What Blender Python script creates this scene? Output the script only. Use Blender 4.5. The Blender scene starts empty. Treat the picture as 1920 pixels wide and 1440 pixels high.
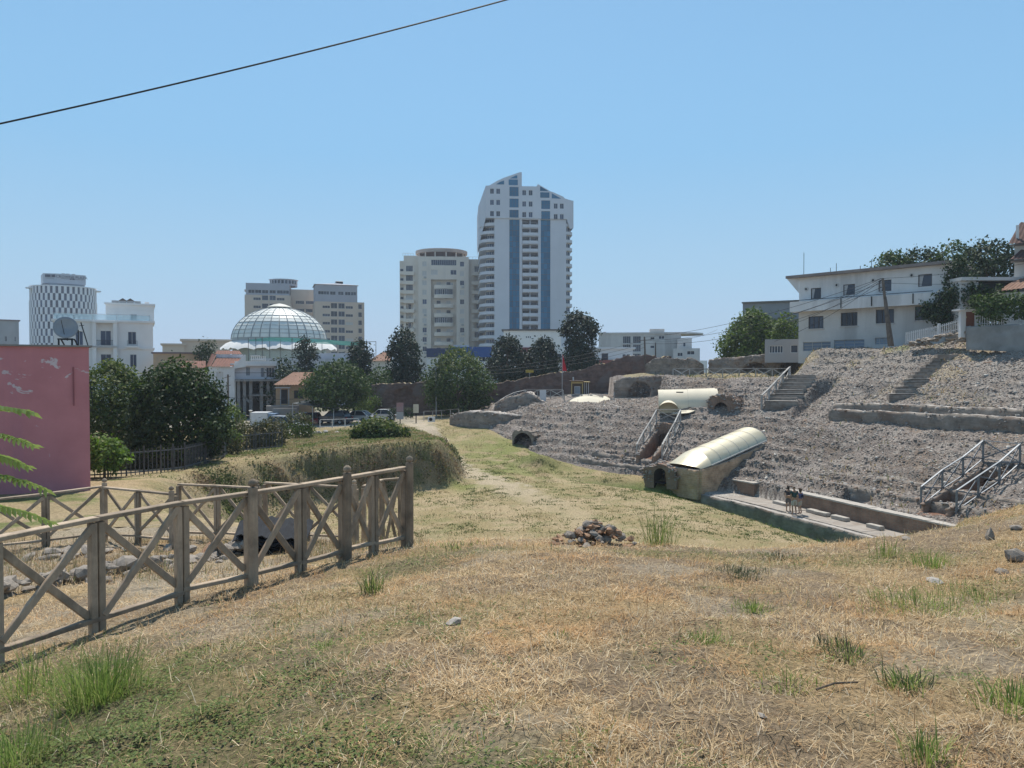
import bpy, bmesh, math, random
import numpy as np
from mathutils import Vector, Matrix
random.seed(7)
S = bpy.context.scene
COL = S.collection
R = math.radians
# ---------------------------------------------------------------- camera, sky, sun, exposure
FPX, HOR = 1390.0, 690.0                      # focal length in photo pixels, horizon row
EYE = Vector((0, 0, 10.0))
PITCH = math.atan((720 - HOR) / FPX)
cam = bpy.data.cameras.new('camera'); camo = bpy.data.objects.new('camera', cam); COL.objects.link(camo)
cam.sensor_width = 36.0; cam.lens = 36.0 * FPX / 1920.0
cam.clip_start = 0.05; cam.clip_end = 9000
camo.location = EYE; camo.rotation_euler = (R(90) - PITCH, 0, 0)
S.camera = camo
SUN_EL, SUN_AZ = R(61), R(-6)                # azimuth from +Y, negative = to the left
w = bpy.data.worlds.new('World'); S.world = w; w.use_nodes = True
nt = w.node_tree; nt.nodes.clear()
sky = nt.nodes.new('ShaderNodeTexSky'); sky.sky_type = 'NISHITA'; sky.sun_disc = False
sky.sun_elevation = SUN_EL; sky.sun_rotation = SUN_AZ
sky.altitude = 0; sky.air_density = 0.8; sky.dust_density = 0.4; sky.ozone_density = 4.0
def _n(kind): return nt.nodes.new(kind)
bg = _n('ShaderNodeBackground'); bg.inputs['Strength'].default_value = 0.13
# summer haze layer: the lower sky pales evenly all round
tc = _n('ShaderNodeTexCoord'); sx = _n('ShaderNodeSeparateXYZ'); nt.links.new(tc.outputs['Generated'], sx.inputs[0])
def _ramp(stops):
    r = _n('ShaderNodeValToRGB'); e = r.color_ramp.elements
    while len(e) < len(stops): e.new(.5)
    for i, (p, c) in enumerate(stops): e[i].position = p; e[i].color = (c[0], c[1], c[2], 1)
    nt.links.new(sx.outputs['Z'], r.inputs[0]); return r
hz_c = _ramp([(0, (.44,.555,.72)), (.05, (.41,.56,.735)), (.12, (.355,.56,.755)), (.27, (.262,.515,.785)), (.5, (.25,.50,.79))])
hz_f = _ramp([(0, (1,)*3), (.25, (.9,)*3), (.45, (.5,)*3), (.9, (0,)*3)])
def _mix(mode, fac, a, b):
    m = _n('ShaderNodeMix'); m.data_type = 'RGBA'; m.blend_type = mode; m.clamp_result = False
    for v, so_ in ((fac, m.inputs[0]), (a, m.inputs[6]), (b, m.inputs[7])):
        if hasattr(v, 'is_output'): nt.links.new(v, so_)
        elif isinstance(v, tuple): so_.default_value = v+(1,)
        else: so_.default_value = v
    return m.outputs[2]
tint = _mix('MULTIPLY', 1.0, sky.outputs[0], (1.0, 1.22, 1.1))
hazec = _mix('MULTIPLY', 1.0, hz_c.outputs[0], (1/.13, 1/.13, 1/.13))
skyc = _mix('MIX', hz_f.outputs[0], tint, hazec)
wo = _n('ShaderNodeOutputWorld')
nt.links.new(skyc, bg.inputs[0]); nt.links.new(bg.outputs[0], wo.inputs[0])
sl = bpy.data.lights.new('sun', 'SUN'); sl.energy = 5.0; sl.angle = R(0.53); sl.color = (1.0, 0.95, 0.87)
so = bpy.data.objects.new('sun', sl); COL.objects.link(so)
sd = Vector((math.sin(SUN_AZ) * math.cos(SUN_EL), math.cos(SUN_AZ) * math.cos(SUN_EL), math.sin(SUN_EL)))
so.rotation_euler = (-sd).to_track_quat('-Z', 'Y').to_euler(); so.location = (0, 40, 80)
S.view_settings.view_transform = 'Standard'; S.view_settings.look = 'None'
S.view_settings.exposure = 0.10; S.view_settings.gamma = 1.0
S.render.engine = 'CYCLES'

# ---------------------------------------------------------------- helpers
CP, SP = math.cos(PITCH), math.sin(PITCH)
def at(px, py, y):
    """world point seen at photo pixel (px,py) at distance y along the view"""
    u = (px - 960.0) / FPX; v = (720.0 - py) / FPX
    dy = CP + v * SP; dz = v * CP - SP
    k = y / dy
    return Vector((u * k, y, EYE.z + dz * k))
def atz(px, py, z):
    u = (px - 960.0) / FPX; v = (720.0 - py) / FPX
    dy = CP + v * SP; dz = v * CP - SP
    k = (z - EYE.z) / dz
    return Vector((u * k, dy * k, z))

class MB:
    """collects faces, built as one mesh object"""
    def __init__(s): s.v = []; s.f = []; s.m = []
    def add(s, vs, fs, mi=0, M=None):
        o = len(s.v)
        s.v += [tuple(M @ Vector(p)) if M else tuple(p) for p in vs]
        s.f += [tuple(o + i for i in f) for f in fs]; s.m += [mi] * len(fs)
        return s
    def box(s, a, b, mi=0, M=None):
        x0, y0, z0 = a; x1, y1, z1 = b
        return s.add([(x0,y0,z0),(x1,y0,z0),(x1,y1,z0),(x0,y1,z0),(x0,y0,z1),(x1,y0,z1),(x1,y1,z1),(x0,y1,z1)],
              [(0,3,2,1),(4,5,6,7),(0,1,5,4),(1,2,6,5),(2,3,7,6),(3,0,4,7)], mi, M)
    def beam(s, p, q, w, h, mi=0, up=(0,0,1), bevel=0):
        p = Vector(p); q = Vector(q); d = (q - p).normalized(); u = Vector(up)
        sx = d.cross(u)
        if sx.length < 1e-4: sx = d.cross(Vector((0,1,0)))
        sx.normalize(); uz = sx.cross(d)
        a = sx * (w/2); b = uz * (h/2)
        if not bevel:
            ring = [-a-b, a-b, a+b, -a+b]
        else:
            a2 = sx*(w/2-bevel); b2 = uz*(h/2-bevel)
            ring = [-a2-b, a2-b, a-b2, a+b2, a2+b, -a2+b, -a+b2, -a-b2]
        n = len(ring)
        vs = [p + r for r in ring] + [q + r for r in ring]
        fs = [(i, (i+1) % n, n + (i+1) % n, n + i) for i in range(n)] + [tuple(range(n-1,-1,-1)), tuple(range(n, 2*n))]
        return s.add(vs, fs, mi)
    def tube(s, pts, r, n=6, mi=0, cap=True):
        pts = [Vector(p) for p in pts]; rs = r if isinstance(r, (list, tuple)) else [r]*len(pts)
        vs = []; fs = []
        for i, p in enumerate(pts):
            d = (pts[min(i+1, len(pts)-1)] - pts[max(i-1, 0)]).normalized()
            a = d.cross(Vector((0,0,1)))
            if a.length < 1e-3: a = d.cross(Vector((0,1,0)))
            a.normalize(); b = a.cross(d)
            for k in range(n):
                t = 2*math.pi*k/n
                vs.append(p + (a*math.cos(t) + b*math.sin(t))*rs[i])
        for i in range(len(pts)-1):
            for k in range(n):
                fs.append((i*n+k, i*n+(k+1)%n, (i+1)*n+(k+1)%n, (i+1)*n+k))
        if cap: fs += [tuple(range(n)), tuple(range(len(vs)-1, len(vs)-n-1, -1))]
        return s.add(vs, fs, mi)
    def lathe(s, prof, n=16, mi=0, c=(0,0,0), a0=0, a1=2*math.pi, sx=1, sy=1):
        full = abs(a1-a0-2*math.pi) < 1e-4; cnt = n if full else n+1
        vs = []; fs = []
        for r, z in prof:
            for k in range(cnt):
                t = a0+(a1-a0)*k/n
                vs.append((c[0]+r*math.cos(t)*sx, c[1]+r*math.sin(t)*sy, c[2]+z))
        for i in range(len(prof)-1):
            for k in range(n):
                k2 = (k+1) % cnt
                fs.append((i*cnt+k, i*cnt+k2, (i+1)*cnt+k2, (i+1)*cnt+k))
        return s.add(vs, fs, mi)
    def prism(s, poly, z0, z1, mi=0, M=None, bottom=True):
        n = len(poly)
        vs = [(x,y,z0) for x,y in poly]+[(x,y,z1) for x,y in poly]
        fs = [(i,(i+1)%n,n+(i+1)%n,n+i) for i in range(n)]+[tuple(range(n,2*n))]
        if bottom: fs.append(tuple(range(n-1,-1,-1)))
        return s.add(vs, fs, mi, M)
    def wall(s, W, H, ops, rev, mi=0, M=None, x0=0.0, z0=0.0):
        """wall in plane y=0 (outside = -y) with rectangular openings (xa,xb,za,zb) and reveals going to +y"""
        xs = sorted({x0, x0+W} | {v for o in ops for v in o[:2]}); zs = sorted({z0, z0+H} | {v for o in ops for v in o[2:4]})
        xs = [v for v in xs if x0-1e-6 <= v <= x0+W+1e-6]; zs = [v for v in zs if z0-1e-6 <= v <= z0+H+1e-6]
        for j in range(len(zs)-1):
            zc = (zs[j]+zs[j+1])/2; run = None
            for i in range(len(xs)):
                solid = False
                if i < len(xs)-1:
                    xc = (xs[i]+xs[i+1])/2
                    solid = not any(o[0] < xc < o[1] and o[2] < zc < o[3] for o in ops)
                if solid and run is None: run = xs[i]
                if not solid and run is not None:
                    s.add([(run,0,zs[j]),(xs[i],0,zs[j]),(xs[i],0,zs[j+1]),(run,0,zs[j+1])], [(0,1,2,3)], mi, M); run = None
        for a, b, c, d in [o[:4] for o in ops]:
            s.add([(a,0,c),(b,0,c),(b,0,d),(a,0,d),(a,rev,c),(b,rev,c),(b,rev,d),(a,rev,d)],
                  [(0,4,5,1),(1,5,6,2),(2,6,7,3),(3,7,4,0)], mi, M)
        return s
    def build(s, name, mats, parent=None, smooth=False, loc=None, rotz=0):
        me = bpy.data.meshes.new(name); me.from_pydata(s.v, [], s.f)
        if not isinstance(mats, (list, tuple)): mats = [mats]
        for m in mats: me.materials.append(m)
        if len(mats) > 1: me.polygons.foreach_set('material_index', s.m)
        if smooth: me.polygons.foreach_set('use_smooth', [True]*len(me.polygons))
        me.update()
        o = bpy.data.objects.new(name, me); COL.objects.link(o)
        if loc is not None: o.location = loc
        if rotz: o.rotation_euler = (0,0,rotz)
        if parent: o.parent = parent
        return o
def np_mesh(name, V, F, mats, parent=None, smooth=False, col=None, mi=None, colname='Col'):
    """fast mesh from numpy arrays; F is (n,3) or (n,4)"""
    me = bpy.data.meshes.new(name); nv, nf, k = len(V), len(F), F.shape[1]
    me.vertices.add(nv); me.vertices.foreach_set('co', np.ascontiguousarray(V, dtype=np.float32).ravel())
    me.loops.add(nf*k); me.loops.foreach_set('vertex_index', np.ascontiguousarray(F, dtype=np.int32).ravel())
    me.polygons.add(nf); me.polygons.foreach_set('loop_start', np.arange(0, nf*k, k, dtype=np.int32))
    if not isinstance(mats, (list, tuple)): mats = [mats]
    for m in mats: me.materials.append(m)
    if mi is not None: me.polygons.foreach_set('material_index', np.asarray(mi, dtype=np.int32))
    if smooth: me.polygons.foreach_set('use_smooth', np.ones(nf, dtype=bool))
    me.update(calc_edges=True)
    if col is not None:
        a = me.color_attributes.new(colname, 'FLOAT_COLOR', 'POINT')
        c = np.ones((nv, 4), dtype=np.float32); c[:, :3] = col; a.data.foreach_set('color', c.ravel())
    o = bpy.data.objects.new(name, me); COL.objects.link(o)
    if parent: o.parent = parent
    return o
def tag(o, label=None, cat=None, group=None, kind=None):
    if label: o['label'] = label
    if cat: o['category'] = cat
    if group: o['group'] = group
    if kind: o['kind'] = kind
    return o
def thing(name, label, cat, loc=(0,0,0), rotz=0, group=None):
    o = bpy.data.objects.new(name, None); COL.objects.link(o)
    o.empty_display_size = 0.3; o.location = loc; o.rotation_euler = (0,0,rotz)
    return tag(o, label, cat, group)
def inst(src, name, parent, loc, rotz=0, scale=None, rot=None):
    """copy of a part that shares its mesh"""
    o = bpy.data.objects.new(name, src.data if hasattr(src, 'data') else src); COL.objects.link(o)
    o.parent = parent; o.location = loc; o.rotation_euler = rot if rot else (0,0,rotz)
    if scale: o.scale = scale
    return o
def copy_tree(o, parent=None):
    c = o.copy(); COL.objects.link(c)
    if parent: c.parent = parent
    for ch in list(o.children): copy_tree(ch, c)
    return c

# ---------------------------------------------------------------- materials (procedural)
MATS = {}
def nodes(name):
    m = bpy.data.materials.new(name); m.use_nodes = True
    t = m.node_tree; b = t.nodes['Principled BSDF']; return m, t, b
def ramp(t, stops, fac=None):
    n = t.nodes.new('ShaderNodeValToRGB'); e = n.color_ramp.elements
    while len(e) < len(stops): e.new(0.5)
    for i, (p, c) in enumerate(stops):
        e[i].position = p; e[i].color = (c[0], c[1], c[2], 1) if hasattr(c, '__len__') else (c, c, c, 1)
    if fac is not None: t.links.new(fac, n.inputs[0])
    return n
def noise(t, scale, detail=4, rough=0.55, vec=None, dim='3D', dist=0.0):
    n = t.nodes.new('ShaderNodeTexNoise'); n.noise_dimensions = dim
    n.inputs['Scale'].default_value = scale; n.inputs['Detail'].default_value = detail; n.inputs['Roughness'].default_value = rough
    n.inputs['Distortion'].default_value = dist
    if vec is not None: t.links.new(vec, n.inputs['Vector'])
    return n
def coords(t, kind='Object', scale=None):
    c = t.nodes.new('ShaderNodeTexCoord'); out = c.outputs[kind]
    if scale:
        m = t.nodes.new('ShaderNodeMapping'); m.inputs['Scale'].default_value = scale
        t.links.new(out, m.inputs['Vector']); out = m.outputs[0]
    return out
def mix(t, a, b, fac, mode='MIX'):
    n = t.nodes.new('ShaderNodeMix'); n.data_type = 'RGBA'; n.blend_type = mode
    for val, sock in ((fac, n.inputs[0]), (a, n.inputs[6]), (b, n.inputs[7])):
        if hasattr(val, 'is_linked') or hasattr(val, 'links'): t.links.new(val, sock)
        elif hasattr(val, '__len__'): sock.default_value = (val[0], val[1], val[2], 1)
        else: sock.default_value = val
    return n.outputs[2]
def bump(t, b, h, dist=0.02, strength=0.6):
    n = t.nodes.new('ShaderNodeBump'); n.inputs['Distance'].default_value = dist; n.inputs['Strength'].default_value = strength
    t.links.new(h, n.inputs['Height']); t.links.new(n.outputs[0], b.inputs['Normal'])
def surf(name, c1, c2=None, scale=1.0, rough=0.85, metal=0.0, bdist=0.0, stain=None, stain_scale=0.4, stain_amt=0.5, streak=False, fine=None, spec=0.3, spread=(0.35, 0.65)):
    """painted / plastered / mineral surface: two tones mixed by noise, optional stains with a shape of their own, fine relief"""
    if name in MATS: return MATS[name]
    m, t, b = nodes(name); oc = coords(t)
    c2 = c2 or tuple(v*0.88 for v in c1)
    n1 = noise(t, scale, 6, 0.6, oc)
    f = ramp(t, [(spread[0], 0), (spread[1], 1)], n1.outputs['Fac'])
    c = mix(t, c1, c2, f.outputs[0])
    if stain:
        v = coords(t, 'Object', (1, 1, 0.12)) if streak else oc
        n2 = noise(t, stain_scale, 5, 0.65, v, dist=0.4)
        r2 = ramp(t, [(0.52, 0), (0.66, stain_amt)], n2.outputs['Fac'])
        c = mix(t, c, stain, r2.outputs[0])
    t.links.new(c, b.inputs['Base Color'])
    b.inputs['Roughness'].default_value = rough; b.inputs['Metallic'].default_value = metal
    b.inputs['Specular IOR Level'].default_value = spec
    if bdist:
        n3 = noise(t, fine or scale*8, 6, 0.65, oc); bump(t, b, n3.outputs['Fac'], bdist)
    MATS[name] = m; return m
def glass(name, c, rough=0.12, var=0.5, metal=0.0):
    if name in MATS: return MATS[name]
    m, t, b = nodes(name)
    oi = t.nodes.new('ShaderNodeObjectInfo')
    r = ramp(t, [(0, tuple(v*(1-var) for v in c)), (0.6, c), (1, tuple(min(1, v*(1+var)) for v in c))], oi.outputs['Random'])
    t.links.new(r.outputs[0], b.inputs['Base Color']); b.inputs['Roughness'].default_value = rough
    b.inputs['Metallic'].default_value = metal; b.inputs['Specular IOR Level'].default_value = 0.4
    MATS[name] = m; return m
def wood(name, c1, c2, grain=18.0):
    if name in MATS: return MATS[name]
    m, t, b = nodes(name); oc = coords(t); geo = t.nodes.new('ShaderNodeNewGeometry')
    n1 = noise(t, 3.0, 5, 0.6, oc); n2 = noise(t, grain, 8, 0.7, coords(t, 'Object', (1, 1, 0.25)), dist=0.6)
    f = ramp(t, [(0.3, 0), (0.7, 1)], n2.outputs['Fac']); c = mix(t, c1, c2, f.outputs[0])
    f2 = ramp(t, [(0.45, 0), (0.68, 0.8)], n1.outputs['Fac']); c = mix(t, c, tuple(v*0.6 for v in c2), f2.outputs[0])
    oi = t.nodes.new('ShaderNodeObjectInfo'); rr = ramp(t, [(0, 0.72), (1, 1.22)], oi.outputs['Random']); c = mix(t, c, rr.outputs[0], 1.0, 'MULTIPLY')
    t.links.new(c, b.inputs['Base Color']); b.inputs['Roughness'].default_value = 0.85; b.inputs['Specular IOR Level'].default_value = 0.25
    bump(t, b, n2.outputs['Fac'], 0.004, 0.7)
    MATS[name] = m; return m
def leafmat(name, dark, light, trans=0.25, rough=0.62):
    if name in MATS: return MATS[name]
    m, t, b = nodes(name); geo = t.nodes.new('ShaderNodeNewGeometry')
    r = ramp(t, [(0, dark), (0.55, tuple((a+c)/2 for a, c in zip(dark, light))), (1, light)], geo.outputs['Random Per Island'])
    t.links.new(r.outputs[0], b.inputs['Base Color']); b.inputs['Roughness'].default_value = rough
    b.inputs['Specular IOR Level'].default_value = 0.18
    tr = t.nodes.new('ShaderNodeBsdfTranslucent'); tc = mix(t, r.outputs[0], (1.0, 1.2, 0.5), 1.0, 'MULTIPLY'); t.links.new(tc, tr.inputs[0])
    ms = t.nodes.new('ShaderNodeMixShader'); ms.inputs[0].default_value = trans
    t.links.new(b.outputs[0], ms.inputs[1]); t.links.new(tr.outputs[0], ms.inputs[2])
    t.links.new(ms.outputs[0], t.nodes['Material Output'].inputs[0])
    MATS[name] = m; return m
def attrmat(name, rough=0.95, fine=14.0, amt=0.55, bdist=0.02, trans=0.0, bscale=None, spec=0.15):
    """colour from the mesh's own albedo attribute, broken up by fine noise"""
    if name in MATS: return MATS[name]
    m, t, b = nodes(name); a = t.nodes.new('ShaderNodeVertexColor'); a.layer_name = 'Col'
    c = a.outputs[0]
    if amt:
        n1 = noise(t, fine, 7, 0.68, coords(t)); r = ramp(t, [(0.28, 1-amt), (0.5, 1.0), (0.74, 1+amt)], n1.outputs['Fac'])
        c = mix(t, c, r.outputs[0], 1.0, 'MULTIPLY')
    t.links.new(c, b.inputs['Base Color']); b.inputs['Roughness'].default_value = rough; b.inputs['Specular IOR Level'].default_value = spec
    if bdist:
        n2 = noise(t, bscale or fine*1.7, 7, 0.7, coords(t)); bump(t, b, n2.outputs['Fac'], bdist, 0.9)
    if trans:
        tr = t.nodes.new('ShaderNodeBsdfTranslucent'); t.links.new(c, tr.inputs[0])
        ms = t.nodes.new('ShaderNodeMixShader'); ms.inputs[0].default_value = trans
        t.links.new(b.outputs[0], ms.inputs[1]); t.links.new(tr.outputs[0], ms.inputs[2])
        t.links.new(ms.outputs[0], t.nodes['Material Output'].inputs[0])
    MATS[name] = m; return m

# ---------------------------------------------------------------- numpy noise
RNG = np.random.default_rng(11)
_T = RNG.random((256, 256)).astype(np.float64)
def vnoise(x, y):
    xi = np.floor(x).astype(int); yi = np.floor(y).astype(int); fx = x-xi; fy = y-yi
    fx = fx*fx*(3-2*fx); fy = fy*fy*(3-2*fy)
    a = _T[xi & 255, yi & 255]; b = _T[(xi+1) & 255, yi & 255]; c = _T[xi & 255, (yi+1) & 255]; d = _T[(xi+1) & 255, (yi+1) & 255]
    return (a*(1-fx)+b*fx)*(1-fy)+(c*(1-fx)+d*fx)*fy
def fbm(x, y, o=4, g=0.5):
    x = np.asarray(x, float); y = np.asarray(y, float)
    r = 0; a = 1; n = 0
    for i in range(o):
        r = r + a*vnoise(x+17.3*i, y-9.1*i); n += a; a *= g; x = x*2.03; y = y*2.03
    return r/n
def sstep(a, b, x):
    t = np.clip((x-a)/(b-a), 0, 1); return t*t*(3-2*t)
# ================================================================ terrain
def tps(pts, smooth=1e-3):
    P = np.array(pts, float); X = P[:, :2]; n = len(P)
    d2 = ((X[:, None]-X[None])**2).sum(-1); K = 0.5*d2*np.log(d2+1e-9)
    A = np.zeros((n+3, n+3)); A[:n, :n] = K+smooth*np.eye(n); A[:n, n] = 1; A[:n, n+1:] = X; A[n, :n] = 1; A[n+1:, :n] = X.T
    wv = np.linalg.solve(A, np.concatenate([P[:, 2], np.zeros(3)]))
    def f(x, y):
        s = wv[n]+wv[n+1]*x+wv[n+2]*y
        for i in range(n):
            r = (x-X[i, 0])**2+(y-X[i, 1])**2; s = s+wv[i]*0.5*r*np.log(r+1e-9)
        return s
    return f
_plain = tps([(0,-4,8.5),(0,0,8.38),(0,3,8.26),(0,6,8.0),(0,9,7.72),(3,6,8.0),(4,9.5,7.58),(6,9.3,7.86),(7,5,8.4),(9,10,8.2),(11,13,8.35),(13,6,8.75),
  (-2,4,8.0),(-3,6.4,7.6),(-1.5,8.5,7.6),(-4.53,6.56,7.38),(-4.15,7.39,7.36),(-3.4,8.55,7.38),(-2.71,9.48,7.38),(-1.61,11.15,7.3),(-5,5.6,7.4),(-4,2,7.6),
  (-6,9.5,7.0),(-4,11.5,6.9),(-5,13.5,6.6),(-8,15,6.42),(-2,15,6.42),(-11,15.2,6.35),(-9,11,6.75),(-17,28,5.15),(-12,24,5.4),(-25,30,5.0),(-20,41,4.4),(-15,38,4.7),(-30,50,4.1),
  (-17,53,4.15),(-12,53,4.75),(-7,54.5,4.75),(-8,62,4.3),(-12,70,4.0),(-10,85,3.6),(-25,80,3.2),(-30,95,2.9),(-10,97,3.5),(-40,70,3.4),(-45,95,3.0),(-9,20,6.0),(-13,18,6.0),(-20,15,6.2),(20,15,8.8),(20,2,9)])
_floor = tps([(7,49,1.5),(-.5,55,1.7),(12,54,1.25),(-4,61,2.0),(-7.7,76,2.9),(-10.5,85,3.6),(-3.5,44,1.5),(-4.4,38,1.5),(15,45,1.3),(16,38,1.2),(10,40,1.5),(0,30,1.8),
  (10,28,1.8),(1,66,2.2),(-3,75,3.3),(-6,84,3.8),(-14,46,1.6),(-12,38,1.6),(20,30,1.5),(-8,100,3.6),(-20,60,2.4),(6,60,1.35),(-14,28,1.8)])
BK = np.array([(-9.5,125,2.5),(-9,72,2.5),(-7,62,2.4),(-5.2,56,2.2),(-5.6,52.3,2.0),(-9,50.0,2.2),(-14,47.0,2.6),(-17,42,3.5),(-17.5,35,5),(-15,27,7),(-10,20.5,8),(-5,16.8,8),(-1.4,13.2,8),(0.5,10.9,8),
  (3.5,10.0,8),(6,9.9,8),(9,10.8,8),(13,14,8),(20,18,8),(60,20,8)], float)
CB = np.array([(34,14,.6),(30,22,.6),(26,28,.6),(22.5,35,.6),(19.6,42,.6),(17.8,47,.6),(16.2,51.2,.6),(14.0,55.6,.7),(11,58.5,1.1),(6.5,61.5,1.4),(1.2,67.0,2.2),(-2.2,75,3.2),(-4.5,83,3.75),(-5.5,92,3.8),(-6,130,3.8)], float)
def curve_dist(C, x, y):
    """signed distance to an open polyline (positive on the right hand) and the third column at the nearest point, and arc length there"""
    x = np.asarray(x, float); y = np.asarray(y, float)
    best = np.full(x.shape, 1e9); sg = np.zeros(x.shape); val = np.zeros(x.shape); arc = np.zeros(x.shape); acc = 0
    for i in range(len(C)-1):
        a, b = C[i], C[i+1]; dx, dy = b[0]-a[0], b[1]-a[1]; L2 = dx*dx+dy*dy
        t = np.clip(((x-a[0])*dx+(y-a[1])*dy)/L2, 0, 1)
        qx, qy = x-(a[0]+t*dx), y-(a[1]+t*dy); d = np.hypot(qx, qy); m = d < best
        cr = qx*dy-qy*dx
        best = np.where(m, d, best); sg = np.where(m, np.where(cr >= 0, 1.0, -1.0), sg)
        val = np.where(m, a[2]+t*(b[2]-a[2]), val); arc = np.where(m, acc+t*math.sqrt(L2), arc); acc += math.sqrt(L2)
    return best*sg, val, arc
# smooth the amphitheatre base curve a little (Chaikin)
def chaikin(C, k=2):
    for _ in range(k):
        o = [C[0]]
        for i in range(len(C)-1): o += [C[i]*.75+C[i+1]*.25, C[i]*.25+C[i+1]*.75]
        o.append(C[-1]); C = np.array(o)
    return C
CB = chaikin(CB); BK = chaikin(BK, 1)
# trenches cut into the seating: centre line start (low) -> end (high), half width, floor height at start / end
TR = [((11.15,61.2),(13.8,66.2),0.78,2.35,2.6), ((24.2,41.8),(28.7,43.65),.85,1.75,1.95), ((-.2,66.6),(1.25,70.2),.95,2.05,2.15)]
def terr_poly_in(x, y, poly):
    ins = np.zeros(x.shape, bool); n = len(poly)
    for i in range(n):
        x0, y0 = poly[i]; x1, y1 = poly[(i+1) % n]
        c = ((y0 > y) != (y1 > y)) & (x < (x1-x0)*(y-y0)/(y1-y0+1e-12)+x0); ins ^= c
    return ins
TERRACE = [(12.4,86.8),(17.4,84.6),(18.2,79),(21,74),(29,70),(33.5,80),(33,96),(12.6,96)]
def low_ground(x, y):
    p, wv, _ = curve_dist(BK, x, y)
    pl = _plain(np.clip(x, -45, 20), np.clip(y, -5, 97)); fl = _floor(np.clip(x, -20, 22), np.clip(y, 28, 100))
    t = -p
    n1 = fbm(x*.35, y*.35, 4)-.5; n2 = fbm(x*1.4+50, y*1.4, 4)-.5
    k = sstep(0, 1, (t+n2*1.2*np.clip(wv/3, .3, 1))/wv)
    near = sstep(30, 14, y)
    # bank faces are rough, lip slightly raised
    z = pl*(1-k)+fl*k
    s, z0, _ = curve_dist(CB, x, y); ti = -s
    ditch = sstep(5.6, 3.2, ti)*sstep(58.5, 55, y)*(ti > -3)
    z = z*(1-ditch)+(-.45)*ditch
    bankw = (k*(1-k)*4)*sstep(62, 55, y)*sstep(25, 40, y)
    z = z+n1*.30*(1-near)*(.45+2.2*bankw)+n2*(.10+.6*bankw)*(1-near*.55)+ (fbm(x*5, y*5, 4)-.5)*np.where(near > 0, .10, .05)
    # grassy hump in front of the tunnel mouth
    z = z+0.95*np.exp(-(((x-2.2)/2.2)**2+((y-62.4)/1.1)**2))
    return z, dict(p=p, k=k, s=s, ditch=ditch, bank=bankw)
def cavea(x, y, rough=True):
    s, z0, arc = curve_dist(CB, x, y)
    right = sstep(58, 55, y+x*.15-2) * (x > 8)
    s0 = 2.5*right+.4*(1-right)
    q = np.maximum(s-s0, 0)
    z = z0+.55*right*sstep(0, .15, q)+.452*q
    # eroded seat rows low on the slope
    n1 = fbm(x*.5+9, y*.5, 4)
    zl = z+(n1-.5)*.28; stp = .58; fr = zl/stp-np.floor(zl/stp)
    tz = (np.floor(zl/stp)+sstep(.0, .45, fr))*stp
    wgt = (.16+.42*sstep(.40, .62, fbm(x*.22+12, y*.22, 3))+.40*sstep(5, 1.0, q)+.55*sstep(.56, .72, fbm(x*.16, y*.16, 3)))*sstep(0, .3, q)
    z = z+(tz-zl)*np.clip(wgt, 0, .9)
    d1 = ((x-27.5)*14-(y-70)*5.5)/15.04
    hill = sstep(-1.2, 1.2, d1)
    cap_h = 11.75+.045*np.clip(x-30, 0, 40)+.03*np.clip(66-y, -10, 30)
    ter = terr_poly_in(x, y, TERRACE)
    rgt = ((x-14.8)*14.6-(y-70)*2.0)/14.7; cap = np.where(ter, 8.8, 6.0+.35*sstep(4, 14, x)+2.45*sstep(-.3, .5, rgt)); cap = cap*(1-hill)+cap_h*hill
    capn = cap+(fbm(x*.6, y*.6, 3)-.5)*.35
    z = np.where(z > capn, capn+.04*(z-capn), z)
    if rough:
        f = sstep(0, 1.0, q)
        z = z+f*((fbm(x*.9+3, y*.9, 5, .6)-.5)*.30+(fbm(x*.3+31, y*.3, 2)-.5)*.7*sstep(2, 6, q)+(fbm(x*3.1, y*3.1, 4, .6)-.5)*.12+(fbm(x*9, y*9, 3)-.5)*.07)
    # gully left of the stepped wall
    a = np.array((28.2, 66.6)); b = np.array((24.2, 62.2)); ab = b-a; t = np.clip(((x-a[0])*ab[0]+(y-a[1])*ab[1])/(ab@ab), 0, 1)
    g = np.hypot(x-a[0]-t*ab[0], y-a[1]-t*ab[1]); z = z-1.1*sstep(1.1, .45, g)*(1-.6*t)
    # eroded niche
    g = np.hypot((x-21.9), (y-47.0)); z = z-.9*sstep(1.25, .7, g)
    cut = np.zeros(x.shape)
    for (p0, p1, hw, f0, f1) in TR:
        p0 = np.array(p0); p1 = np.array(p1); d = p1-p0; L = math.hypot(*d); d = d/L
        al = (x-p0[0])*d[0]+(y-p0[1])*d[1]; ac = np.abs((x-p0[0])*-d[1]+(y-p0[1])*d[0])
        m = (al > -2.5) & (al < L) & (ac < hw); zf = f0+(f1-f0)*np.clip(al/L, 0, 1)
        low = m & (zf < z); z = np.where(low, zf+.04*fbm(x*6, y*6, 2), z); cut = np.where(low, 1, cut)
    return z, dict(s=s, q=q, right=right, ter=ter, hill=hill, cut=cut, arc=arc)
def height(x, y):
    x = np.asarray(x, float); y = np.asarray(y, float)
    zl, a = low_ground(x, y); zc, b = cavea(x, y)
    return np.where(a['s'] > 0, np.maximum(zc, np.where(y < 30, zl, -9)), zl)
def hz(x, y): return float(height(np.array([x]), np.array([y]))[0])
def edge_fade(x, y, z):
    f = np.minimum(sstep(118, 108, y), np.minimum(sstep(-68, -58, x), sstep(78, 70, x)))
    return 3.0+(z-3.0)*f
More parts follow.
